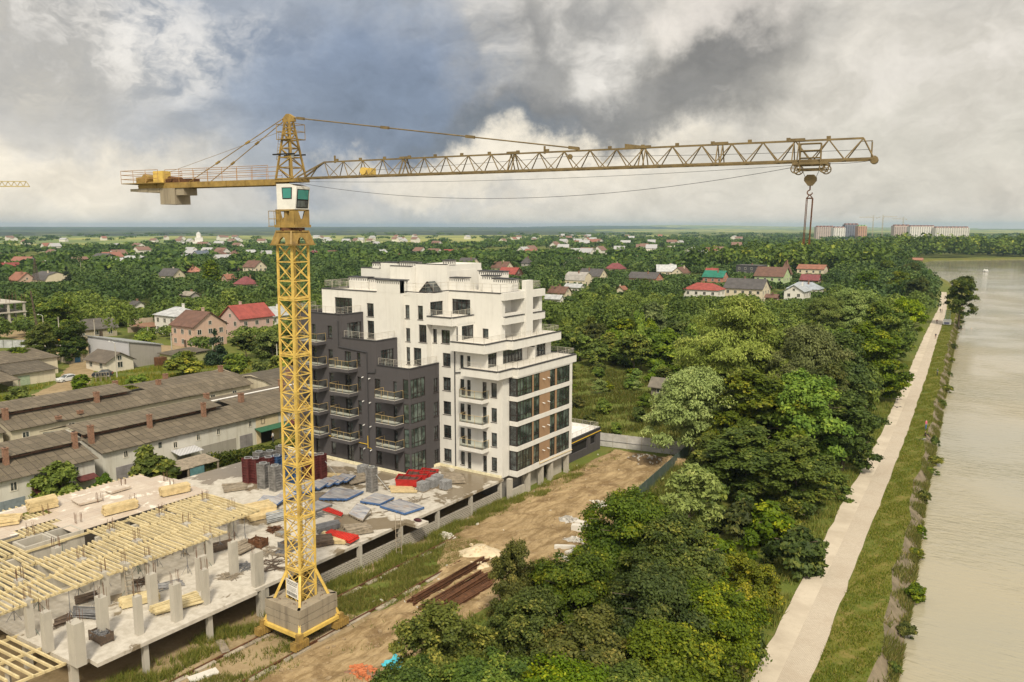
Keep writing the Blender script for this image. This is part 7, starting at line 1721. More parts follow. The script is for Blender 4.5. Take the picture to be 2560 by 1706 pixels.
tangle('offcut_heap', 'plywood and scrap scattered at the foot of the mast side', *z1(1640, 860), DZ, 1.6, 40, DKWOOD, 4, .2, 1.6)
tangle('offcut_heap', 'scrap wood beside the grey crates', *z1(1580, 800), DZ, 1.0, 36, OLDWOOD, 5, .3, 1.2)
tangle('offcut_heap', 'sticks in front of the striped panels', *z2(1150, 478), DZ, .8, 14, OLDWOOD, 6, .1, 2.2)
tangle('offcut_heap', 'dark rubble on a form near the mast behind the red panel', *z2(535, 575), DZ, 1.0, 40, GREYM, 7, .4, 1.0)
tangle('offcut_heap', 'scrap in the shade under the formwork', *z1(830, 970), DZ, .9, 26, DKWOOD, 8, .3, 1.2)
def crate(name, label, px, py, w, d, h, m, rot=.35, fillm=None, slats=4, cat='crate', group=None):
    p = at(px, py, DZ); T = thing(name, label, cat, (p.x, p.y, DZ), group); ca, sa = math.cos(rot), math.sin(rot)
    def G(x, y, z): return (p.x + x * ca - y * sa, p.y + x * sa + y * ca, DZ + z)
    m1 = MB(); 
    def bx(x0, x1, y0, y1, a, b): m1.hexa([G(x0, y0, a), G(x1, y0, a), G(x1, y1, a), G(x0, y1, a), G(x0, y0, b), G(x1, y0, b), G(x1, y1, b), G(x0, y1, b)])
    bx(-w / 2, w / 2, -d / 2, d / 2, .1, .16)
    for i in range(slats):
        a = .18 + (h - .18) * i / slats; b = a + (h - .18) / slats * .8
        bx(-w / 2, w / 2, -d / 2, -d / 2 + .04, a, b); bx(-w / 2, w / 2, d / 2 - .04, d / 2, a, b); bx(-w / 2, -w / 2 + .04, -d / 2 + .04, d / 2 - .04, a, b); bx(w / 2 - .04, w / 2, -d / 2 + .04, d / 2 - .04, a, b)
    for sx in (-1, 1):
        for sy in (-1, 1): x, y = sx * (w / 2 - .03), sy * (d / 2 - .03); bx(x - .045, x + .045, y - .045, y + .045, 0, h + .05)
    m1.build('box', m, T)
    if fillm:
        rnd = random.Random(int(px)); q_ = MB()
        for i in range(26): c = Vector(G(rnd.uniform(-.42, .42) * w, rnd.uniform(-.42, .42) * d, h * rnd.uniform(.6, .92))); t = rnd.uniform(0, 3.1); dd = Vector((math.cos(t), math.sin(t), 0)) * .25; q_.beam(c - dd, c + dd, .07, .07)
        q_.build('contents', fillm, T)
crate('mesh_crate', 'wire mesh crate full of clamps standing near the deck edge', *z1(607, 1318), 1.7, 1.0, .75, DKWOOD, 0.0, GREYM, 5)
crate('rusty_crate', 'rusty brown steel skip with a plate lid left of the mast', *z1(1545, 755), 1.5, 1.1, .8, RUST, .2, RUST, 2)
crate('wooden_crate', 'grey slatted crate right beside the mast', *z1(1725, 775), 1.6, 1.2, .75, GREYM, .1, DKWOOD, 4)
crate('wooden_crate', 'shallow tray of stones below the grey slatted crate', *z1(1685, 805), 1.4, 1.1, .35, OLDWOOD, .3, GREYM, 2)
crate('wooden_crate', 'open crate of clamps behind the rusty wire heap', *z1(1690, 695), 1.2, .9, .5, OLDWOOD, .1, SILVER, 3)
# panel towers standing together
def panel_tower(x, y, s, h, m, rot, label, stay=0):
    T = thing('column_formwork', label, 'column formwork', (x, y, DZ), 'column formwork towers on the deck'); ca, sa = math.cos(rot), math.sin(rot)
    def G(a, b, z): return Vector((x + a * ca - b * sa, y + a * sa + b * ca, DZ + z))
    for k in range(4):
        t = k * math.pi / 2; c2, s2 = math.cos(t), math.sin(t); mb = MB()
        def Q(u, o, z): a, b = u, -s / 2 - o; return G(a * c2 - b * s2, a * s2 + b * c2, z)
        for u in (-s / 2, s / 2): mb.beam(Q(u, .05, 0), Q(u, .05, h), .09, .12)
        n = int(h / .32)
        for i in range(n + 1): mb.beam(Q(-s / 2, .04, .04 + i * (h - .1) / n), Q(s / 2, .04, .04 + i * (h - .1) / n), .06, .09)
        mb.hexa([Q(-s / 2, -.06, 0), Q(s / 2, -.06, 0), Q(s / 2, -.03, 0), Q(-s / 2, -.03, 0), Q(-s / 2, -.06, h - .1), Q(s / 2, -.06, h - .1), Q(s / 2, -.03, h - .1), Q(-s / 2, -.03, h - .1)])
        mb.build('panel', m, T)
    top = MB()
    for k in range(4): t = k * math.pi / 2; a = G(s * .55 * math.cos(t), s * .55 * math.sin(t), h + .02); b = G(s * .55 * math.cos(t + 1.57), s * .55 * math.sin(t + 1.57), h + .02); top.beam(a, b, .1, .08)
    top.build('top_rim', SILVER, T)
    for i in range(stay):
        a = rot + i * 2.2 + .5; mb = MB(); p = G(0, 0, h * .7) + Vector((math.cos(a), math.sin(a), 0)) * s * .6; mb.tube(p, Vector((x + math.cos(a) * 2.2, y + math.sin(a) * 2.2, DZ + .03)), .035, n=5); mb.build('stay', SILVER, T)
DRED_P = plain('wine_panel', (.12, .03, .028), .6, .35, 2.0); STL_P = plain('steel_panel', (.27, .26, .25), .5, .35, 2.0, .3); BLU_P = plain('blue_panel', (.05, .11, .24), .5, .35, 2.0)
TW = [(150, 370, DRED_P, 'wine red column form at the left end of the tower group'), (195, 372, DRED_P, 'second wine red column form from the left'), (240, 405, STL_P, 'grey steel column form at the front left of the tower group'), (310, 420, STL_P, 'grey steel column form standing furthest forward of the tower group'), (215, 330, STL_P, 'pale topped column form behind the wine red ones'), (280, 325, STL_P, 'steel column form with white top rim at the back'), (350, 290, STL_P, 'tallest steel column form at the back beside the mast'), (320, 355, BLU_P, 'blue column form in the middle of the tower group'), (385, 365, BLU_P, 'blue column form right behind the mast'), (430, 375, BLU_P, 'third blue column form partly behind the mast'), (470, 330, STL_P, 'steel column form right of the mast at the back'), (270, 365, DRED_P, 'dark column form hidden between the steel and blue ones'),
      (545, 350, DRED_P, 'wine red column form right of the mast'), (580, 345, DRED_P, 'last wine red column form at the right end of the tower group'), (500, 350, DRED_P, 'wine red column form touching the mast outline')]
for i, (dx, dy, m, lab) in enumerate(TW):
    p = at(*z2(dx, dy), DZ); panel_tower(p.x, p.y, .95, 3.05, m, .1 * (i % 3), lab, 1 if i in (2, 3, 13) else 0)
p = at(*z2(885, 428), DZ); panel_tower(p.x, p.y, .85, 3.0, STL_P, .0, 'single steel column form standing apart right of the mast with two stays', 2)
# red tubs, block pallets
def tub(cor, label):
    P = [at(*c, DZ) for c in cor]; c0 = sum(P, Vector()) / 4; T = thing('red_tub', label, 'tub', (c0.x, c0.y, DZ), 'red concrete tubs on the deck'); h = 1.0
    m = MB(); t_ = [p + (p - c0) * .10 + Vector((0, 0, h)) for p in P]; b = [p + Vector((0, 0, .14)) for p in P]
    for i in range(4): j = (i + 1) % 4; m.quad(b[i], b[j], t_[j], t_[i]); m.beam(t_[i], t_[j], .09, .07)
    m.quad(*b[::-1]); m.build('shell', plain('tub_red', (.42, .022, .02), .45, .25, 1.5, dirt=((.2, .03, .02), .5)), T)
    it = [p.lerp(c0, .06) for p in t_]; MB().quad(*[p - Vector((0, 0, .12)) for p in it]).build('lining', plain('tub_lining', (.09, .045, .04), .8), T)
    m = MB()
    for k in (.2, .5, .8): m.beam(it[0].lerp(it[1], k) - Vector((0, 0, .05)), it[3].lerp(it[2], k) - Vector((0, 0, .05)), .1, .06)
    m.build('cross_bar', RUST, T); m = MB()
    for k in (.2, .8): m.beam(P[0].lerp(P[1], k) + Vector((0, 0, .07)), P[3].lerp(P[2], k) + Vector((0, 0, .07)), .14, .13)
    m.build('runner', TIMBER, T)
tub([z2(1030, 405), z2(1150, 408), z2(1178, 385), z2(1050, 372)], 'nearest red tub, dark inside, in front of the charcoal wing')
tub([z2(1092, 375), z2(1208, 378), z2(1222, 355), z2(1110, 345)], 'middle red tub with a plank on its rim')
tub([z2(1175, 362), z2(1262, 362), z2(1280, 345), z2(1190, 335)], 'red tub furthest back by the white facade')
BLK = plain('grey_blocks', (.25, .25, .255), .9, .3, 4.0)
def pallet(px, py, label, s=1.15, h=1.0):
    p = at(px, py, DZ); T = thing('block_pallet', label, 'pallet of blocks', (p.x, p.y, DZ), 'pallets of grey blocks on the deck')
    m = MB()
    for i in (-.45, 0, .45): m.obox((p.x + i * s, p.y), .12, s, DZ + .0, DZ + .1)
    m.obox((p.x, p.y), s, s, DZ + .1, DZ + .14); m.build('pallet', OLDWOOD, T); m = MB(); rnd = random.Random(int(px * 3))
    for L_ in range(5):
        for i in range(3):
            for j in range(4): x = (i - 1) * s * .32; y = (j - 1.5) * s * .24; zz = DZ + .145 + L_ * h / 5; m.obox((p.x + x + rnd.uniform(-.01, .01), p.y + y + rnd.uniform(-.01, .01)), s * .305, s * .225, zz, zz + h / 5 - .018)
    m.build('blocks', BLK, T)
for (dx, dy), lab in (((1190, 425), 'pallet of grey blocks in front, nearest the red tubs'), ((1242, 405), 'second pallet of grey blocks right of the red tubs'), ((1275, 382), 'rear pallet of grey blocks close to the white facade'), ((1325, 415), 'pallet of grey blocks standing alone on the right'), ((832, 322), 'pallet of grey blocks at the charcoal wall behind the single column form')): pallet(*z2(dx, dy), lab)
# ladders
def ladder(a, b, w, label, name='ladder'):
    a, b = Vector(a), Vector(b); T = thing(name, label, 'ladder', a); d = (b - a).normalized(); s = d.cross(Vector((0, 0, 1))).normalized() * w / 2; m = MB()
    for q_ in (-1, 1): m.beam(a + s * q_, b + s * q_, .06, .09)
    m.build('rail', OLDWOOD, T); m = MB(); n = int((b - a).length / .45)
    for i in range(1, n): c = a.lerp(b, i / n); m.beam(c - s, c + s, .05, .05)
    m.build('rung', OLDWOOD, T)
ladder((-54.0, 58.4, .02), (-55.2, 59.6, 4.0), .55, 'wooden ladder leaning against the deck edge at the notch')
ladder((-61.6, 34.0, 2.82), (-62.35, 34.3, 5.9), .6, 'wooden ladder leaning on the flat wall-like column')
T = thing('tool_bag', 'dark red bag lying on the deck notch beside the ladder', 'bag', (-54.2, 61.6, DZ)); m = MB(); m.ell((-54.2, 61.6, DZ + .17), .5, .3, .17, 10, 6, .2, 3); m.build('bag_body', plain('bag', (.06, .015, .02), .8), T); m = MB(); m.tube((-54.5, 61.6, DZ + .3), (-53.9, 61.6, DZ + .34), .03); m.build('handle', RUBBER, T)

# ------------------------------------------------------------------ things on the dirt beside the deck
T = thing('steel_beam_pile', 'pile of long rusty steel beams on timber blocks beside the trees', 'steel beams', (-44.4, 55.5, 0)); rnd = random.Random(8)
for i, (x, y0, y1, z, n) in enumerate([(-46.2, 51.0, 62.3, .32, 5), (-45.5, 51.2, 61.0, .32, 1), (-44.6, 50.6, 59.6, .32, 3), (-43.7, 50.8, 60.0, .32, 6), (-42.6, 51.5, 58.5, .32, 4), (-46.0, 51.3, 62.0, .58, 2), (-43.6, 51.2, 59.4, .58, 3)]):
    for k in range(n):
        xx = x + k * .2; m = MB(); a, b = y0 + rnd.uniform(-.3, .3), y1 + rnd.uniform(-.4, .4); sk = rnd.uniform(-.15, .25)
        m.beam((xx, a, z), (xx + sk, b, z), .035, .2); m.beam((xx, a, z + .105), (xx + sk, b, z + .105), .16, .025); m.beam((xx, a, z - .105), (xx + sk, b, z - .105), .16, .025); m.build('steel_beam', RUST, T)
for y in (52.2, 54.6, 57.0, 59.2): m = MB(); m.beam((-46.6, y, .11), (-42.1, y + .3, .11), .18, .2); m.build('timber_block', TIMBER, T)
def mound(name, label, cat, px, py, rx, ry, h, m, seed, rot=0.0, bits=0, bitm=None):
    p = at(px, py, 0); rg = np.random.default_rng(seed); n = 22; mm = 9; V = []; F = []
    ph = rg.uniform(0, 6.28, 4)
    for j in range(mm + 1):
        for i in range(n):
            a = 2 * math.pi * i / n; rr = j / mm; wv = 1 + .18 * math.sin(3 * a + ph[0]) + .12 * math.sin(5 * a + ph[1]); x, y = rr * rx * wv * math.cos(a), rr * ry * wv * math.sin(a)
            z = h * (1 - rr * rr) * (1 + .35 * rg.uniform(-1, 1) * (j > 0)) - .04 * (j == mm) + .04
            V.append((p.x + x * math.cos(rot) - y * math.sin(rot), p.y + x * math.sin(rot) + y * math.cos(rot), z))
    for j in range(mm):
        for i in range(n): F.append((j * n + i, (j + 1) * n + i, (j + 1) * n + (i + 1) % n, j * n + (i + 1) % n))
    mb = MB(); mb.v, mb.f, mb.mi = V, F, [0] * len(F)
    T = thing(name, label, cat, (p.x, p.y, 0)); mb.build('heap', m, T, True)
    if bits:
        q_ = MB()
        for i in range(bits): a = rg.uniform(0, 6.28); r_ = rg.uniform(.1, 1.1); s = rg.uniform(.06, .2); q_.obox((p.x + rx * r_ * math.cos(a), p.y + ry * r_ * math.sin(a)), s, s * 1.7, .02 + h * max(0, 1 - r_ * r_) * .8, .06 + s * .8 + h * max(0, 1 - r_ * r_), rg.uniform(0, 3))
        q_.build('lumps', bitm or m, T)
    return T
mound('sand_heap', 'pale sand heap behind the rusty steel beams', 'sand', *z2(1530, 800), 2.6, 2.0, .55, SAND, 1, .6, 30, SAND)
mound('sand_heap', 'small pale sand spill at the end of the rusty steel beams', 'sand', *z2(1530, 880), 1.3, 1.0, .35, SAND, 9, .2, 10, SAND)
mound('gravel_heap', 'flat grey gravel heap on the dirt track', 'gravel', 1421, 1304, 1.5, 1.1, .4, GRAVEL, 2, .5, 40, GRAVEL)
mound('spoil_heap', 'brown earth heap at the green fence', 'earth', 1690, 1165, 3.6, 2.2, 1.0, DIRT, 3, -.3, 60, plain('clods', (.30, .22, .13), .95, .3))
mound('spoil_heap', 'dark earth and rubbish heap under the pale fence', 'earth', 1620, 1155, 3.4, 2.2, .8, plain('dark_spoil', (.14, .095, .05), .95, .4), 4, .2, 70, plain('rubbish', (.45, .43, .40), .9, .4))
mound('rubble_heap', 'white rubble and sacks at the grassy bank by the deck', 'rubble', *z2(1330, 705), 1.0, .7, .45, plain('plaster_rubble', (.55, .52, .46), .9), 5, .3, 26, plain('plaster_rubble', (.55, .52, .46), .9))
mound('brick_heap', 'heap of orange bricks at the bottom edge', 'bricks', *z2(830, 1520), 1.5, .9, .35, BRICK, 6, .4, 90, plain('orange_brick', (.52, .17, .07), .9, .3, 5))
mound('rubble_heap', 'broken concrete heap at the tree edge of the dirt track', 'rubble', 1436, 1355, 1.4, .8, .4, GRAVEL, 7, .4, 26, CONC_W)
mound('rubble_heap', 'white stone rubble under the tree tops by the dirt track', 'rubble', 1516, 1266, 2.6, .7, .4, GRAVEL, 8, .9, 40, plain('plaster_rubble', (.55, .52, .46), .9))
for i, (px, py, l, w, h, r_, lab) in enumerate([(1443, 1330, 1.3, .7, .8, .4, 'upright pale concrete block beside the dirt track'), (1455, 1318, 1.5, .8, .6, .1, 'pale concrete block lying behind the upright one'), (1412, 1375, 2.2, .5, .45, .5, 'long pale concrete post lying at the trees'), (1432, 1385, 1.8, .5, .4, 1.2, 'concrete post lying across another by the trees'), (1410, 1400, 1.4, .45, .35, -.3, 'broken concrete post lowest at the tree edge')]):
    p = at(px, py, 0); T = thing('concrete_block', lab, 'concrete block', (p.x, p.y, 0), 'concrete blocks dumped along the trees'); m = MB(); m.obox((p.x, p.y), l, w, .02, h, r_); m.obox((p.x, p.y), l * .9, w * .85, h + .002, h + .06, r_); m.build('block', CONC_W, T)
p = at(*z2(1038, 1400), 0); T = thing('blue_drum', 'dark blue steel drum at the left tip of the trees', 'drum', (p.x, p.y, 0)); m = MB(); m.tube((p.x, p.y, .02), (p.x, p.y, .9), .3, n=16); m.build('shell', plain('drum_blue', (.03, .07, .17), .4), T); m = MB(); [m.tube((p.x, p.y, z), (p.x, p.y, z + .04), .315, n=16) for z in (.3, .6, .87)]; m.build('hoop', plain('drum_blue', (.03, .07, .17), .4), T)
p = at(*z2(1040, 1480), 0); T = thing('turquoise_sheet', 'crumpled turquoise sheet at the bottom edge by the trees', 'sheet', (p.x, p.y, 0)); m = MB(); rnd = random.Random(2); N_ = 7; g_ = [[(p.x - 1 + 2 * i / N_ + rnd.uniform(-.1, .1), p.y - .9 + 1.8 * j / N_, .25 + .22 * rnd.random()) for i in range(N_ + 1)] for j in range(N_ + 1)]
for j in range(N_):
    for i in range(N_): m.quad(g_[j][i], g_[j][i + 1], g_[j + 1][i + 1], g_[j + 1][i])
m.build('sheet', plain('turquoise', (.06, .42, .52), .5), T)
for (k1, k2, l, lab) in (((1130, 1560), (1300, 1500), .9, 'white weathered slab lying in the weeds at the bottom edge'), ((1310, 1320), (1350, 1390), .6, 'grey plank leaning out from under the deck'), ((1420, 1380), (1560, 1310), .35, 'wooden sleeper lying beside the inner rail')):
    a, b = at(*z1(*k1), .03), at(*z1(*k2), .25 if l == .6 else .05); T = thing('slab', lab, 'slab', a); m = MB(); m.beam(a + Vector((0, 0, .05)), b + Vector((0, 0, .05)), l, .1); m.build('slab_body', CONC_W if l > .8 else OLDWOOD, T)
rnd = random.Random(40)
tang = MB()
for i in range(46):
    x, y = rnd.uniform(-55, -41), rnd.uniform(44, 105); tang.obox((x, y), rnd.uniform(.1, .5), rnd.uniform(.05, .2), .05, rnd.uniform(.14, .3), rnd.uniform(0, 3))
cl = MB()
for i in range(2600):
    y = rnd.uniform(30, 107); x = rnd.uniform(-53.5 if y > 62 else -47, -40); s_ = rnd.uniform(.04, .16) * (2 if rnd.random() < .06 else 1); cl.obox((x, y), s_, s_ * rnd.uniform(.7, 1.6), .02, .06 + s_ * .8, rnd.uniform(0, 3))
tag(cl.build('dirt_clods', plain('clods', (.30, .22, .13), .95, .3)), kind='stuff')
o = tang.build('scattered_rubble', plain('plaster_rubble', (.55, .52, .46), .9)); tag(o, kind='stuff')

# fences, lamp
T = thing('sheet_fence', 'pale grey corrugated fence at the back of the dirt yard', 'fence', (-50, 108, 0)); A_, B_ = Vector((-57.0, 107.4, 0)), Vector((-43.6, 109.6, 0))
for i in range(6):
    a, b = A_.lerp(B_, i / 6), A_.lerp(B_, (i + 1) / 6); m = MB(); m.beam((a.x, a.y, 1.15), (b.x - .05, b.y, 1.15), .04, 2.1); m.build('sheet', plain('fence_sheet', (.45, .44, .43), .6, .2, 1.0), T); m = MB(); m.beam((a.x, a.y, 0), (a.x, a.y, 2.25), .09); m.build('post', CONC, T)
    m = MB(); m.beam((a.x, a.y - .05, 1.0), (b.x, b.y - .05, 1.0), .05, .06); m.build('rail', GREYM, T)
T = thing('green_fence', 'dark green sheet fence running towards the camera from the pale one', 'fence', (-42, 98, 0)); A_, B_ = Vector((-43.4, 110, 0)), Vector((-40.8, 87.5, 0))
for i in range(8):
    a, b = A_.lerp(B_, i / 8), A_.lerp(B_, (i + 1) / 8); m = MB(); m.beam((a.x, a.y, 1.0), (b.x, b.y + .05, 1.0), .04, 2.0); m.build('sheet', plain('fence_green', (.085, .12, .105), .5, .2), T); m = MB(); m.beam((a.x, a.y, 0), (a.x, a.y, 2.05), .08); m.build('post', GREYM, T)
def lamp_post(p, h, label, arm=True, m=CONC, name='lamp_post', cat='lamp post', lean=0.0):
    T = thing(name, label, cat, (p.x, p.y, 0)); t = Vector((p.x + lean, p.y, h)); q_ = MB(); q_.tube(p, t, .13, .08, 8); q_.build('pole', m, T)
    if arm:
        q_ = MB(); q_.tube(t, t + Vector((-.5, -.25, .35)), .05, n=6); q_.tube(t + Vector((-.5, -.25, .35)), t + Vector((-1.0, -.5, .4)), .05, n=6); q_.build('arm', SILVER, T); q_ = MB(); q_.ell(t + Vector((-1.15, -.58, .38)), .28, .2, .1, 8, 5); q_.build('lamp_head', plain('lamp_white', (.7, .7, .7)), T)
    return T
lamp_post(Vector((-44.0, 112.5, 0)), 4.4, 'slim pole with a white lamp at the corner of the fences', True, SILVER)
lamp_post(at(293, 946), 8.0, 'street lamp with curved arm standing in front of the cream barn')
lamp_post(at(114, 882), 10, 'concrete pole with lamp beside the leaning dark pole')
def elec_pole(p, h, label, m=CONC, w=1.4):
    T = thing('utility_pole', label, 'utility pole', (p.x, p.y, 0), 'utility poles among the yards'); q_ = MB(); q_.tube(p, p + Vector((0, 0, h)), .17, .1, 8); q_.build('pole', m, T); q_ = MB(); q_.beam(p + Vector((-w / 2, 0, h - .5)), p + Vector((w / 2, 0, h - .5)), .1); [q_.tube(p + Vector((x, 0, h - .45)), p + Vector((x, 0, h - .2)), .05) for x in (-w / 2, 0, w / 2)]; q_.build('cross_arm', DKWOOD, T); return T
e = elec_pole(at(153, 892), 10.5, 'utility pole with white and orange signs by the blue gate'); p = at(153, 892); q_ = MB(); q_.obox((p.x, p.y), .5, .5, 5.4, 6.3); q_.build('white_sign', plain('sign_white', (.7, .7, .68)), e); q_ = MB(); q_.ell((p.x, p.y, 4.6), .45, .45, .5, 10, 6); q_.build('orange_sign', plain('sign_orange', (.65, .30, .03)), e); q_ = MB(); q_.tube((p.x, p.y, 0), (p.x, p.y, 2.4), .2, n=8); q_.build('blue_base', plain('blue_paint', (.06, .17, .32)), e)
for px, py, h, lab in ((189, 870, 6.5, 'dark wooden pole beside the yard road'), (84, 895, 6, 'thin dark pole at the left of the leaning one'), (431, 900, 7, 'white concrete pole in front of the brown roofed pink house'), (534, 905, 6.5, 'white concrete pole right of the spruce'), (694, 922, 6, 'white pole just left of the crane mast'), (372, 862, 5, 'short pole at the ivy mound'), (238, 848, 6, 'pole at the corner of the old plank house'), (205, 712, 13, 'tall grey pole among the left gardens')): elec_pole(at(px, py), h, lab, DKWOOD if 'dark' in lab else CONC)
p = at(106, 896); T = thing('leaning_pole', 'dark leaning lattice pole rising over the left yard', 'pole', (p.x, p.y, 0)); q_ = MB(); t = p + RIGHT * -1.6 + Vector((0, 0, 17.5))
for s in (-.3, .3): q_.tube(p + RIGHT * s, t + RIGHT * s * .3, .14, .08, 6)
q_.build('pole', DKWOOD, T); q_ = MB()
for i in range(14): a = p.lerp(t, i / 14); b = p.lerp(t, (i + 1) / 14); s = .3 * (1 if i % 2 else -1); q_.beam(a + RIGHT * s * (1 - .05 * i), b - RIGHT * s * (1 - .05 * i), .07)
q_.build('bracing', DKWOOD, T)
p = at(92, 722); T = thing('lattice_pylon', 'tall dark lattice pylon among the left gardens', 'pylon', (p.x, p.y, 0)); q_ = MB(); Hh = 16.5
cs = [(-1, -1), (1, -1), (1, 1), (-1, 1)]
def TP(c, t_): r_ = 1.5 * (1 - t_) + .12; return p + Vector((c[0] * r_, c[1] * r_, Hh * t_))
for c in cs: q_.beam(TP(c, 0), TP(c, 1), .14)
for i in range(9):
    for k in range(4): q_.beam(TP(cs[k], i / 9), TP(cs[(k + 1) % 4], (i + 1) / 9), .07); q_.beam(TP(cs[(k + 1) % 4], i / 9), TP(cs[k], (i + 1) / 9), .07)
q_.build('frame', DKWOOD, T); q_ = MB(); [q_.beam(p + Vector((-2 + .3 * k, 0, Hh * (.72 + .1 * k))), p + Vector((2 - .3 * k, 0, Hh * (.72 + .1 * k))), .12) for k in range(3)]; q_.build('cross_arm', DKWOOD, T)

# cars
def car(p, rot, m, label, suv=True):
    T = thing('parked_car', label, 'car', (p.x, p.y, 0)); ca, sa = math.cos(rot), math.sin(rot)
    def G(x, y, z): return Vector((p.x + x * ca - y * sa, p.y + x * sa + y * ca, z))
    b = MB(); prof = [(-2.1, .35), (-2.18, .7), (-2.0, 1.0), (-.95, 1.08), (.0, 1.08), (1.95, 1.08), (2.1, .9), (2.12, .4)]
    pr2 = [(-1.05, 1.07), (-.25, 1.58), (1.15, 1.60), (1.85, 1.07)]
    def shell(mb, pf, w0, w1, zs):
        n = len(pf)
        wf = lambda z: w0 + (w1 - w0) * (z - zs[0]) / (zs[1] - zs[0])
        L_ = [G(x, -wf(z), z) for x, z in pf]; R_ = [G(x, wf(z), z) for x, z in pf]
        for i in range(n): j = (i + 1) % n; mb.quad(L_[i], L_[j], R_[j], R_[i])
        mb.quad(*L_[::-1]); mb.quad(*R_)
    shell(b, prof, .9, .86, (.35, 1.08)); shell(b, pr2, .84, .64, (1.07, 1.6)); b.build('body', m, T)
    g_ = MB()
    for s in (-1, 1): g_.quad(*[G(x, s * (.845 - (z - 1.07) * .38 + .004), z) for x, z in ((-.85, 1.12), (-.22, 1.5), (1.08, 1.52), (1.6, 1.12))][::s])
    g_.quad(G(-1.03, -.74, 1.11), G(-1.03, .74, 1.11), G(-.3, .62, 1.56), G(-.3, -.62, 1.56)); g_.quad(G(1.82, .74, 1.12), G(1.82, -.74, 1.12), G(1.22, -.62, 1.57), G(1.22, .62, 1.57)); g_.build('windows', GLASS, T)
    for x in (-1.35, 1.3):
        for s in (-1, 1): w_ = MB(); w_.tube(G(x, s * .72, .34), G(x, s * .92, .34), .34, n=14); ww = w_.build('wheel', RUBBER, T); h_ = MB(); h_.tube(G(x, s * .921, .34), G(x, s * .93, .34), .2, n=10); h_.build('hub', SILVER, ww)
    for s in (-1, 1): l_ = MB(); l_.obox(G(-2.13, s * .62, 0), .1, .36, .68, .86, rot); l_.build('headlight', SILVER, T); l_ = MB(); l_.obox(G(2.07, s * .7, 0), .1, .22, .8, 1.0, rot); l_.build('tail_light', REDP, T)
p = (at(*(lambda x, y: (x * .1913, 760 + y * .1913))(880, 1018))); car(p, q + .12, CAR_W, 'silver hatchback car parked by the cream shed in the yard')
p = at(1345 * .1913, 760 + 955 * .1913); car(p, .9, CAR_B, 'dark car parked behind a timber trestle by the cream barn')
p = at(880 * .1913, 760 + 690 * .1913); car(p, 1.8, CAR_W, 'white car at the blue gate, half behind the slate roof')
p = at(1345 * .1913, 760 + 1010 * .1913); T = thing('timber_trestle', 'rough timber trestle in the yard grass in front of the dark car', 'trestle', (p.x, p.y, 0)); m = MB()
for x in (-1, 0, 1):
    for y in (-.5, .5): m.beam(p + Vector((x * .5 + .2, y + x * .9, 0)), p + Vector((x * .5, y * .6 + x * .9, 1.9)), .09)
m.build('leg', OLDWOOD, T); m = MB()
for z in (1.0, 1.9): m.beam(p + Vector((-.5, -1.3, z)), p + Vector((.5, 1.3, z)), .09)
m.build('cross_bar', OLDWOOD, T)

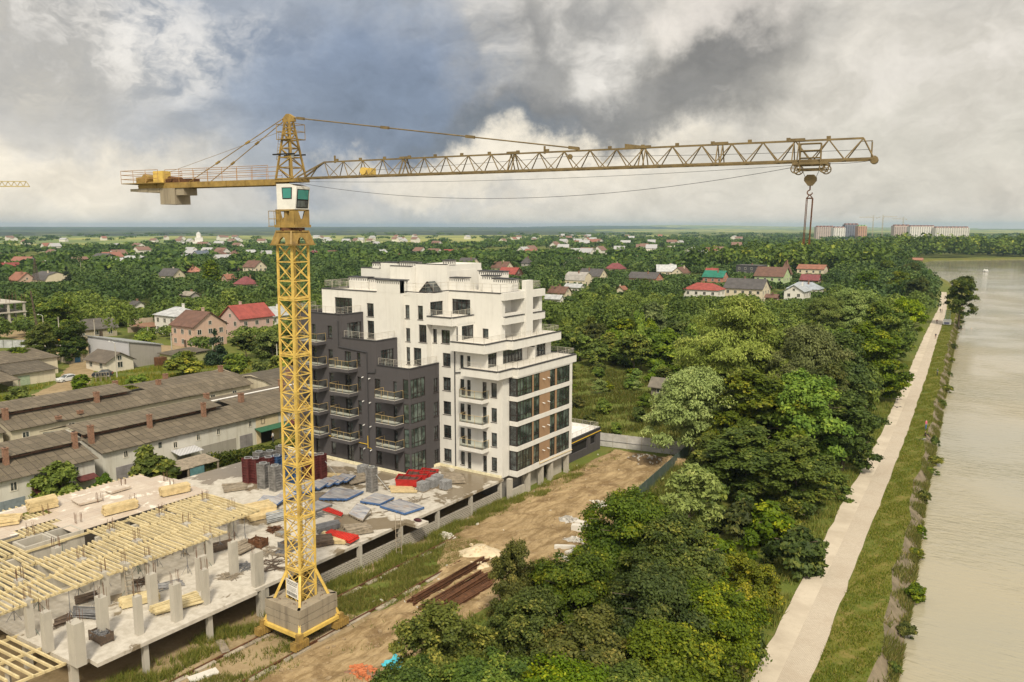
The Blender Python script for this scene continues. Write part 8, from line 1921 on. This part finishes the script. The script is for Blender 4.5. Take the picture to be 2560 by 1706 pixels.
# ------------------------------------------------------------------ people, birds, river bank things
SKIN = plain('skin', (.50, .31, .22), .6, .05)
def person(p, yaw, label, shirt, pants, hair=(.05, .035, .03), pose='stand', bare=False):
    T = thing('person', label, 'person', p); ca, sa = math.cos(yaw), math.sin(yaw)
    J = {'pel': (0, 0, .95), 'wst': (0, .01, 1.1), 'chs': (0, .0, 1.32), 'nck': (0, .0, 1.50), 'hed': (0, -.02, 1.60), 'top': (0, -.02, 1.73)}
    for s, n in ((-1, 'l'), (1, 'r')):
        J['hip' + n] = (.10 * s, 0, .90)
        if pose == 'walk': J['kne' + n] = (.11 * s, -.12 * s - .04, .50); J['ank' + n] = (.11 * s, -.2 * s + .08, .09)
        elif pose == 'sit': J['hip' + n] = (.10 * s, 0, .14); J['kne' + n] = (.13 * s, -.36, .46); J['ank' + n] = (.13 * s, -.60, .09)
        elif pose == 'ride': J['kne' + n] = (.12 * s, -.3 + .08 * s, .62 + .1 * s); J['ank' + n] = (.12 * s, -.1, .28 + .1 * s)
        else: J['kne' + n] = (.11 * s, -.02, .50); J['ank' + n] = (.12 * s, .02, .09)
        J['toe' + n] = (J['ank' + n][0] + .01 * s, J['ank' + n][1] - .18, max(.03, J['ank' + n][2] - .05))
        J['shl' + n] = (.19 * s, 0, 1.42); J['elb' + n] = (.26 * s, -.02 if pose == 'stand' else -.10, 1.14); J['wri' + n] = (.27 * s, -.10 if pose == 'stand' else -.30, .93 if pose == 'stand' else 1.02)
        J['han' + n] = (J['wri' + n][0], J['wri' + n][1] - .06, J['wri' + n][2] - .07)
    if pose == 'sit':
        for k in J:
            if k[:3] in ('pel', 'wst', 'chs', 'nck', 'hed', 'top', 'shl', 'elb', 'wri', 'han'): J[k] = (J[k][0], J[k][1] + .02, J[k][2] - .78)
    if pose == 'swim':
        for k in J: J[k] = (J[k][0], J[k][1], J[k][2] - 1.45)
    Rr = {'pel': .145, 'wst': .125, 'chs': .155, 'nck': .06, 'hed': .105, 'top': .06, 'hip': .10, 'kne': .062, 'ank': .042, 'toe': .035, 'shl': .066, 'elb': .045, 'wri': .033, 'han': .035}
    E_ = [('pel', 'wst'), ('wst', 'chs'), ('chs', 'nck'), ('nck', 'hed'), ('hed', 'top')]
    for n in 'lr': E_ += [('pel', 'hip' + n), ('hip' + n, 'kne' + n), ('kne' + n, 'ank' + n), ('ank' + n, 'toe' + n), ('chs', 'shl' + n), ('shl' + n, 'elb' + n), ('elb' + n, 'wri' + n), ('wri' + n, 'han' + n)]
    keys = list(J); me = bpy.data.meshes.new('body'); me.from_pydata([J[k] for k in keys], [(keys.index(a), keys.index(b)) for a, b in E_], [])
    o = bpy.data.objects.new('body', me); COL.objects.link(o); md = o.modifiers.new('s', 'SKIN'); o.modifiers.new('ss', 'SUBSURF').levels = 1
    for i, k in enumerate(keys): r_ = Rr[k] if k in Rr else Rr[k[:3]]; me.skin_vertices[0].data[i].radius = (r_, r_)
    me.skin_vertices[0].data[0].use_root = True
    bpy.context.view_layer.update(); ev = o.evaluated_get(bpy.context.evaluated_depsgraph_get()); m2 = bpy.data.meshes.new_from_object(ev); o.modifiers.clear(); o.data = m2
    z0 = {'sit': -.78, 'swim': -1.45}.get(pose, 0)
    for m in (SKIN, plain('cloth_%02d%02d%02d' % tuple(int(c * 99) for c in shirt), shirt), plain('cloth_%02d%02d%02d' % tuple(int(c * 99) for c in pants), pants), plain('hair_%02d' % int(hair[0] * 99), hair)): m2.materials.append(m)
    for f_ in m2.polygons:
        c = f_.center; z = c.z - z0; f_.use_smooth = True
        if z > 1.68 or (z > 1.58 and c.y > .03): f_.material_index = 3
        elif z > 1.5 or (abs(c.x) > .235 and z < 1.16) or bare: f_.material_index = 0
        elif z > 1.0 or (pose == 'sit' and c.y > -.12 and c.z > .3): f_.material_index = 1
        else: f_.material_index = 2 if c.z > .1 or pose == 'sit' else 3
    o.parent = T; o.rotation_euler = (0, 0, yaw); return T
def P1(x, y, z=0): return at(2160 + x * .1913, 640 + y * .1913, z)
def P2(x, y, z=0): return at(2160 + x * .1913, 940 + y * .1913, z)
person(P2(806, 705), 1.2, 'person in a pink top and blue trousers standing on the grassy bank', (.55, .12, .20), (.05, .13, .30))
person(P2(800, 792), 1.6, 'person in black sitting on the bank near a lying bicycle', (.02, .02, .022), (.04, .035, .035), pose='sit')
person(P1(955, 1568), 1.3, 'person in a dark green top standing on the bank with a fishing rod', (.04, .10, .09), (.03, .035, .05))
person(P1(950, 892, .08), 0.4, 'person in dark clothes walking along the middle of the walkway', (.10, .03, .04), (.03, .03, .035), pose='walk')
person(P1(934, 1085, .08), 0.2, 'person in dark top and shorts walking nearest on the walkway', (.03, .03, .05), (.28, .18, .13), pose='walk')
person(P1(995, 745, .08), 3.0, 'person in black walking at the far end of the walkway', (.03, .03, .03), (.03, .03, .04), pose='walk')
person(P1(1018, 748, .08), 3.2, 'person in a pale top beside the one in black, far along the walkway', (.45, .38, .32), (.2, .17, .15), pose='walk')
person(P1(1290, 958, -1.5), 1.0, 'bather standing waist deep by the plank jetty, nearer the bank', (.5, .3, .2), (.1, .05, .05), pose='swim', bare=True)
person(P1(1315, 958, -1.5), 2.0, 'bather standing right next to another one by the jetty', (.5, .3, .2), (.1, .05, .05), pose='swim', bare=True)
person(P1(1405, 950, -1.5), 0.5, 'lone swimmer further out from the jetty', (.5, .3, .2), (.1, .05, .05), pose='swim', bare=True)
m = None
p = at(380 + 1550 * .1913, 900 + 1060 * .1913, 0); person(Vector((-100.6, 80.3, 0)), -1.2, 'person in a white shirt by the open garage doorway', (.6, .6, .62), (.05, .05, .07))
p = P2(782, 840); T = thing('bicycle', 'bicycle lying in the grass beside the sitting person', 'bicycle', (p.x, p.y, 0)); 
for s in (-.5, .5):
    m = MB(); N_ = 14; c = p + Vector((s * .6, s * .8, .12))
    for i in range(N_): a, b = 2 * math.pi * i / N_, 2 * math.pi * (i + 1) / N_; m.tube(c + Vector((.33 * math.cos(a), .33 * math.sin(a), .1 * math.sin(a))), c + Vector((.33 * math.cos(b), .33 * math.sin(b), .1 * math.sin(b))), .025, n=5)
    for i in range(4): a = math.pi * i / 4; d = Vector((.32 * math.cos(a), .32 * math.sin(a), .1 * math.sin(a))); m.tube(c - d, c + d, .006, n=3)
    m.build('wheel', RUBBER, T)
m = MB(); A_, B_, C_ = p + Vector((-.3, -.4, .14)), p + Vector((.3, .4, .14)), p + Vector((.15, -.2, .3)); m.tube(A_, C_, .025); m.tube(C_, B_, .025); m.tube(A_, p + Vector((.25, .05, .3)), .025); m.tube(B_, B_ + Vector((.35, -.1, .2)), .02); m.build('frame', SILVER, T); m = MB(); m.ell(p + Vector((-.1, -.45, .33)), .07, .14, .04); m.build('saddle', RUBBER, T)
for (dx, dy), z, lab in (((432, 412), 2.6, 'dark bird flying low over the walkway, nearer one'), ((437, 312), 2.2, 'dark bird flying at the tree edge of the walkway')):
    p = P2(dx, dy, z); T = thing('bird', lab, 'bird', p); m = MB(); m.ell(p, .1, .26, .1, 8, 6); m.ell(p + Vector((0, .27, .03)), .07, .08, .07, 8, 5); m.extrude([p + Vector((-.04, -.2, 0)), p + Vector((.04, -.2, 0)), p + Vector((.12, -.5, 0)), p + Vector((-.12, -.5, 0))], (0, 0, .02)); m.build('body', RUBBER, T)
    for s in (-1, 1): m = MB(); m.extrude([p + Vector((s * .06, .12, .03)), p + Vector((s * .5, .2, .2)), p + Vector((s * .85, -.02, .12)), p + Vector((s * .45, -.1, .15)), p + Vector((s * .06, -.12, .03))], (0, 0, .02)); m.build('wing', RUBBER, T)
p = P1(1082, 905); T = thing('lifeguard_stand', 'small white lifeguard stand with a ladder frame on the bank', 'lifeguard stand', (p.x, p.y, 0)); m = MB(); m.box(p.x - 1.2, p.x + 1.2, p.y - .9, p.y + .9, .3, 1.9)
m.build('cabin', plain('stand_white', (.74, .74, .74)), T); m = MB()
for s in (-.7, .7): m.tube(p + Vector((s, 1.0, 0)), p + Vector((s, 1.0, 5.2)), .07)
for i in range(9): m.tube(p + Vector((-.7, 1.0, 1.9 + i * .38)), p + Vector((.7, 1.0, 1.9 + i * .38)), .05)
m.build('ladder_frame', plain('stand_green', (.35, .50, .45)), T); m = MB(); m.box(p.x - .8, p.x + .8, p.y - .93, p.y - .905, .5, 1.1); m.build('poster', plain('poster_blue', (.15, .16, .30)), T)
a, b = P1(1118, 892, -.05), P1(1262, 945, -1.3); T = thing('plank_jetty', 'sloping plank jetty from the bank into the lake', 'jetty', a); m = MB(); m.beam(a, b, 1.4, .12); m.build('plank', OLDWOOD, T); m = MB(); [m.tube(a.lerp(b, k) - Vector((0, .6, 0)), a.lerp(b, k) + Vector((0, -.6, .9)), .05) for k in (.3, .6, .95)]; m.build('rail', SILVER, T)
p = at(2464, 680, -1.5); T = thing('fountain', 'small white water jet in the far part of the lake', 'fountain', (p.x, p.y, -1.5)); m = MB(); m.tube((p.x, p.y, -1.6), (p.x, p.y, .6), .3, .1, 10); rnd = random.Random(3)
for i in range(40): z = rnd.uniform(-1.3, .4); r_ = 1.2 * (1 - z / 2); a = rnd.uniform(0, 6.28); m.ell((p.x + r_ * math.cos(a), p.y + r_ * math.sin(a), z), .2, .2, .4, 6, 4)
m.build('water_jet', plain('spray', (.80, .80, .78), .9), T); m = MB(); m.tube((p.x, p.y, -1.6), (p.x, p.y, -1.2), 2.2, n=14); m.build('spout', GREYM, T)
p = at(2265, 662, 0); T = thing('boat_house', 'low pinkish boathouse at the end of the lake shore', 'boathouse', (p.x, p.y, 0)); m = MB(); m.box(p.x - 12, p.x + 12, p.y, p.y + 9, 0, 4.2); m.build('wall', plain('boathouse_pink', (.36, .23, .17)), T); m = MB(); m.extrude([(p.x - 13, p.y - 1, 4.2), (p.x - 13, p.y + 10, 4.2), (p.x - 13, p.y + 4.5, 6.2)], (26, 0, 0)); m.build('roof', plain('boathouse_roof', (.30, .14, .09)), T)

# ------------------------------------------------------------------ distant town, blocks and cranes
def block(px0, px1, D, ztop, wc, rc, label, gables=0, dk=(.10, .10, .11)):
    a = math.atan2((px0 - 1280), 2020.); b = math.atan2((px1 - 1280), 2020.)
    A_ = RIGHT * math.tan(a) * D + FWD * D; B_ = RIGHT * math.tan(b) * D + FWD * D; d = (B_ - A_); w = d.length; d.normalize(); n = d.cross(Vector((0, 0, 1))) * -1
    if n.dot(A_) < 0: n = -n
    T = thing('apartment_block', label, 'apartment block', A_, 'far apartment blocks by the lake')
    def G(u, v, z): p_ = A_ + d * u + n * v; return (p_.x, p_.y, z)
    m = MB(); m.hexa([G(0, 0, 0), G(w, 0, 0), G(w, 18, 0), G(0, 18, 0), G(0, 0, ztop), G(w, 0, ztop), G(w, 18, ztop), G(0, 18, ztop)]); m.build('wall', wc, T)
    m = MB()
    nb = max(3, int(w / 9))
    for i in range(nb): u = w * (i + .25) / nb; m.hexa([G(u, -.01, ztop), G(u + w / nb * .5, -.01, ztop), G(u + w / nb * .5, 17, ztop), G(u, 17, ztop), G(u + 1, 2, ztop + 3.2), G(u + w / nb * .5 - 1, 2, ztop + 3.2), G(u + w / nb * .5 - 1, 15, ztop + 3.2), G(u + 1, 15, ztop + 3.2)])
    m.build('roof', rc, T)
    nf, nc = int(ztop / 3.3), max(4, int(w / 5.5))
    for j in range(nf):
        m = MB(); z = 1.2 + j * 3.3
        for i in range(nc): u = w * (i + .5) / nc; m.quad(G(u - 1.1, -.15, z), G(u + 1.1, -.15, z), G(u + 1.1, -.15, z + 1.7), G(u - 1.1, -.15, z + 1.7))
        m.build('window_row', WINM, T)
rb = plain('far_roof', (.22, .10, .08))
block(2042, 2086, 2150, 33, plain('far_rose', (.44, .36, .33)), rb, 'rose brown block at the left end of the far row')
block(2085, 2114, 2050, 31, plain('far_white', (.62, .60, .57)), rb, 'white block second from the left in the far row'); block(2113, 2148, 2080, 39, plain('far_slate', (.16, .17, .21)), rb, 'dark slate coloured taller block in the far row')
block(2146, 2168, 2040, 35, plain('far_orange', (.42, .25, .17)), plain('far_green', (.25, .38, .20)), 'orange block with a green top in the far row'); block(2236, 2276, 2120, 36, plain('far_rose2', (.44, .36, .32)), rb, 'pinkish unfinished block left of the long white ones')
block(2276, 2338, 2060, 34, plain('far_white', (.62, .60, .57)), rb, 'long white block with arched bays in the far row'); block(2340, 2424, 2040, 31, plain('far_cream', (.56, .54, .49)), rb, 'long cream block at the right end of the far row')
def far_crane(p, h, L_, ang, label, m=None):
    T = thing('far_crane', label, 'crane', p, 'far tower cranes'); m = m or plain('far_crane_paint', (.42, .36, .24)); q_ = MB(); s = 1.0
    for a, b in ((-s, -s), (s, -s), (s, s), (-s, s)): q_.beam(p + Vector((a, b, 0)), p + Vector((a, b, h + 6)), .35)
    for i in range(int(h / 3)): q_.beam(p + Vector((-s, -s, 3 * i)), p + Vector((s, s, 3 * i + 3)), .25); q_.beam(p + Vector((s, -s, 3 * i)), p + Vector((-s, s, 3 * i + 3)), .25)
    q_.build('mast', m, T); q_ = MB(); d = Vector((math.cos(ang), math.sin(ang), 0)); o = p + Vector((0, 0, h))
    q_.beam(o - d * L_ * .3, o + d * L_, .4); q_.beam(o + Vector((0, 0, 1.8)), o + d * L_ * .97 + Vector((0, 0, 1.8)), .3)
    n = int(L_ / 2.2)
    for i in range(n): q_.beam(o + d * L_ * i / n, o + d * L_ * (i + .5) / n + Vector((0, 0, 1.8)), .2); q_.beam(o + d * L_ * (i + .5) / n + Vector((0, 0, 1.8)), o + d * L_ * (i + 1) / n, .2)
    q_.beam(o + Vector((0, 0, 6)), o + d * L_ * .6 + Vector((0, 0, 1.8)), .15); q_.beam(o + Vector((0, 0, 6)), o - d * L_ * .28, .15); q_.build('jib', m, T); q_ = MB(); c = o - d * L_ * .26; q_.obox((c.x, c.y), 3, 2, c.z - 2, c.z + .5, ang); q_.build('counterweight', CONC, T)
def dirpt(px, D): return RIGHT * ((px - 1280) / 2020 * D) + FWD * D
far_crane(dirpt(2182, 2200), 58, 42, YAW + 3.3, 'left one of three small cranes on the right horizon'); far_crane(dirpt(2206, 2150), 59, 40, YAW + .1, 'middle one of three small cranes on the right horizon'); far_crane(dirpt(2257, 2300), 55, 30, YAW + 3.0, 'right one of three small cranes on the right horizon')
far_crane(dirpt(-190, 300), 48.5, 40, YAW + .02, 'pale yellow crane jib reaching in at the left edge of the sky', plain('left_crane_paint', (.45, .36, .18)))
rg = np.random.default_rng(9); fw, frd, fgy = plain('town_wall', (.64, .61, .56)), plain('town_red_roof', (.25, .11, .08)), plain('town_grey_roof', (.36, .36, .37)); fbr = plain('town_brown_roof', (.19, .11, .085))
cnt = 0
for i in range(4000):
    if cnt >= 120: break
    D = 560 + 1900 * rg.uniform(0, 1) ** 1.1; a = rg.uniform(R(-33), R(16)); v = RIGHT * math.sin(a) * D + FWD * math.cos(a) * D
    if noise2(v.x * .004, v.y * .004, 7.0) + .5 * noise2(v.x * .012, v.y * .012, 1.0) < .05 or not clear_of_works(v.x, v.y): continue
    cnt += 1; w_, d_, h_, r_ = rg.uniform(10, 17), rg.uniform(9, 13), rg.uniform(5.5, 8.5), rg.uniform(3.2, 4.8); ro = rg.choice([0, q, .4]); kind = int(rg.choice([0, 1, 1, 2, 2])); ca, sa = math.cos(ro), math.sin(ro)
    def G(x, y, z): return (v.x + x * ca - y * sa, v.y + x * sa + y * ca, z)
    m = MB(); A_, B_ = w_ / 2, d_ / 2; m.hexa([G(-A_, -B_, 0), G(A_, -B_, 0), G(A_, B_, 0), G(-A_, B_, 0), G(-A_, -B_, h_), G(A_, -B_, h_), G(A_, B_, h_), G(-A_, B_, h_)])
    for s in (-1, 1): m.quad(G(s * A_, -B_, h_), G(s * A_, B_, h_), G(s * A_, 0, h_ + r_ - .05))
    m.m = 1
    for s in (-1, 1): m.quad(G(-A_ - .6, s * (B_ + .6), h_ - .3), G(A_ + .6, s * (B_ + .6), h_ - .3), G(A_ + .6, 0, h_ + r_), G(-A_ - .6, 0, h_ + r_))
    o = m.build('far_house', [fw, (frd, fgy, fbr)[kind]]); tag(o, 'tiny far off house with %s roof in the town below the hills' % ('red', 'pale grey', 'dark brown')[kind], 'house', 'tiny houses of the far town with %s roofs' % ('red', 'pale grey', 'dark brown')[kind])

# ------------------------------------------------------------------ grass and weeds (uncountable)
def blades(name, pts, h, w, m, seed, kind='stuff'):
    rg = np.random.default_rng(seed); P_ = np.asarray(pts, float); n = len(P_); a = rg.uniform(0, 6.28, n); hh = h * rg.uniform(.5, 1.4, n); ln = rg.normal(0, .35, (n, 2)) * hh[:, None]
    dx, dy = np.cos(a) * w, np.sin(a) * w; A_ = P_ + np.stack([dx, dy, 0 * dx], 1); B_ = P_ - np.stack([dx, dy, 0 * dx], 1); C_ = P_ + np.stack([ln[:, 0], ln[:, 1], hh], 1)
    V = np.stack([A_, B_, C_], 1).reshape(-1, 3); return quads_object(name, V, m, rg.uniform(0, 1, n), None, kind, 3)
rg = np.random.default_rng(3)
def scatter(n, fn): 
    out = []
    while len(out) < n:
        p_ = fn()
        if p_ is not None: out.append(p_)
    return out
def clumped(x0, x1, y0, y1, th, s):
    def f_():
        x, y = rg.uniform(x0, x1), rg.uniform(y0, y1); return (x, y, 0) if noise2(x * .6, y * .6, s) + rg.normal() * .35 > th else None
    return f_
blades('weeds', scatter(16000, clumped(-55.0, -52.6, 44, 80, -.1, 1)) + scatter(7000, clumped(-56.2, -53.2, 27, 44, .35, 2)) + scatter(2600, clumped(-54, -51.5, 79, 97, .5, 4)), .62, .035, GRASSM, 1)
def rutw():
    x, y = rg.uniform(-54, -38.5), rg.uniform(24, 106); e_ = in_dirt(x, y); return (x, y, .03) if noise2(x * .5, y * .33, 11) + rg.normal() * .25 - max(0, e_) * .5 > .55 else None
blades('dirt_weeds', scatter(9000, rutw), .38, .04, GRASSM, 12)
blades('track_grass', scatter(17000, clumped(-52.2, -48.3, 46, 66, -.35, 3)) + scatter(2600, clumped(-52, -48.4, 32, 46, .6, 5)), .32, .035, GRASSM, 2)
def verge():
    y = 40 + 330 * rg.uniform(0, 1) ** 1.7; x0 = lerp_line(PR, y) + .05; x1 = bank_x(y); x = rg.uniform(x0, x1); return (x, y, 0) if noise2(x * .8, y * .5, 2) + rg.normal() * .5 > -.5 else None
blades('verge_grass', scatter(42000, verge), .24, .04, GRASSM, 3)
def bankt():
    y = 40 + 330 * rg.uniform(0, 1) ** 1.5; t = 1 - rg.uniform(0, 1) ** 1.6; xe = lerp_line(PW[:11], y) + .2; x = bank_x(y) + (xe - bank_x(y)) * t; return (x, y, -1.65 * t) if noise2(x * .7, y * .42, 6) + t * .9 + rg.normal() * .3 > .5 else None
blades('bank_weeds', scatter(26000, bankt), .50, .05, GRASSM, 4)
def treeside():
    y = 40 + 180 * rg.uniform(0, 1) ** 1.3; x = lerp_line(PL, y) - rg.uniform(.05, 1) ** 1.6 * 9; return (x, y, 0) if noise2(x * .5, y * .5, 8) + rg.normal() * .4 > -.1 else None
blades('undergrowth', scatter(34000, treeside), .5, .05, GRASSM, 5)
def meadow():
    x, y = rg.uniform(-94, -40), rg.uniform(109, 168); return (x, y, 0) if noise2(x * .25, y * .25, 9) + rg.normal() * .4 > -.2 else None
blades('meadow_grass', scatter(36000, meadow), .7, .07, GRASSM, 6)
def fencew():
    x, y = rg.uniform(-42.5, -33), rg.uniform(84, 112); return (x, y, 0) if noise2(x * .4, y * .4, 3) + rg.normal() * .3 > -.4 else None
blades('fence_weeds', scatter(15000, fencew), .9, .06, GRASSM, 7)
def yardg():
    x, y = rg.uniform(-180, -140), rg.uniform(70, 126); return (x, y, 0) if in_yard(x, y) < -.4 and noise2(x * .2, y * .2, 5) + rg.normal() * .4 > -.2 else None
blades('yard_grass', scatter(16000, yardg), .6, .09, GRASSM, 8)
def hedge():
    t = rg.uniform(0, 1); return (-97.5 + 6 * t + rg.normal() * .7, 66 + 16 * t + rg.normal() * .5, rg.uniform(.1, 1.7))
C_ = np.array(scatter(9000, hedge)); N_ = rng.normal(size=C_.shape); N_[:, 2] += .5; N_ /= np.linalg.norm(N_, axis=1, keepdims=True)
T = thing('hedge', 'long dark ivy hedge between the garage lane and the deck', 'hedge', (0, 0, 0)); quads_object('foliage', leaf_quads(C_, N_, .2, rng), LEAF_D, rng.uniform(0, 1, len(C_)), T)

# ------------------------------------------------------------------ the air between here and the hills
hm = bpy.data.materials.new('haze_air'); hm.use_nodes = True; g = NT(hm.node_tree); ho = g.new('ShaderNodeOutputMaterial'); pv = g.new('ShaderNodeVolumePrincipled')
pv.inputs['Color'].default_value = (.44, .62, .86, 1); pv.inputs['Density'].default_value = 7.5e-5; pv.inputs['Anisotropy'].default_value = .2; g.l.new(pv.outputs[0], ho.inputs['Volume'])
b = MB(); b.box(-15500, 15500, -15500, 15500, -4, 90); o = b.build('haze', hm); o['kind'] = 'stuff'
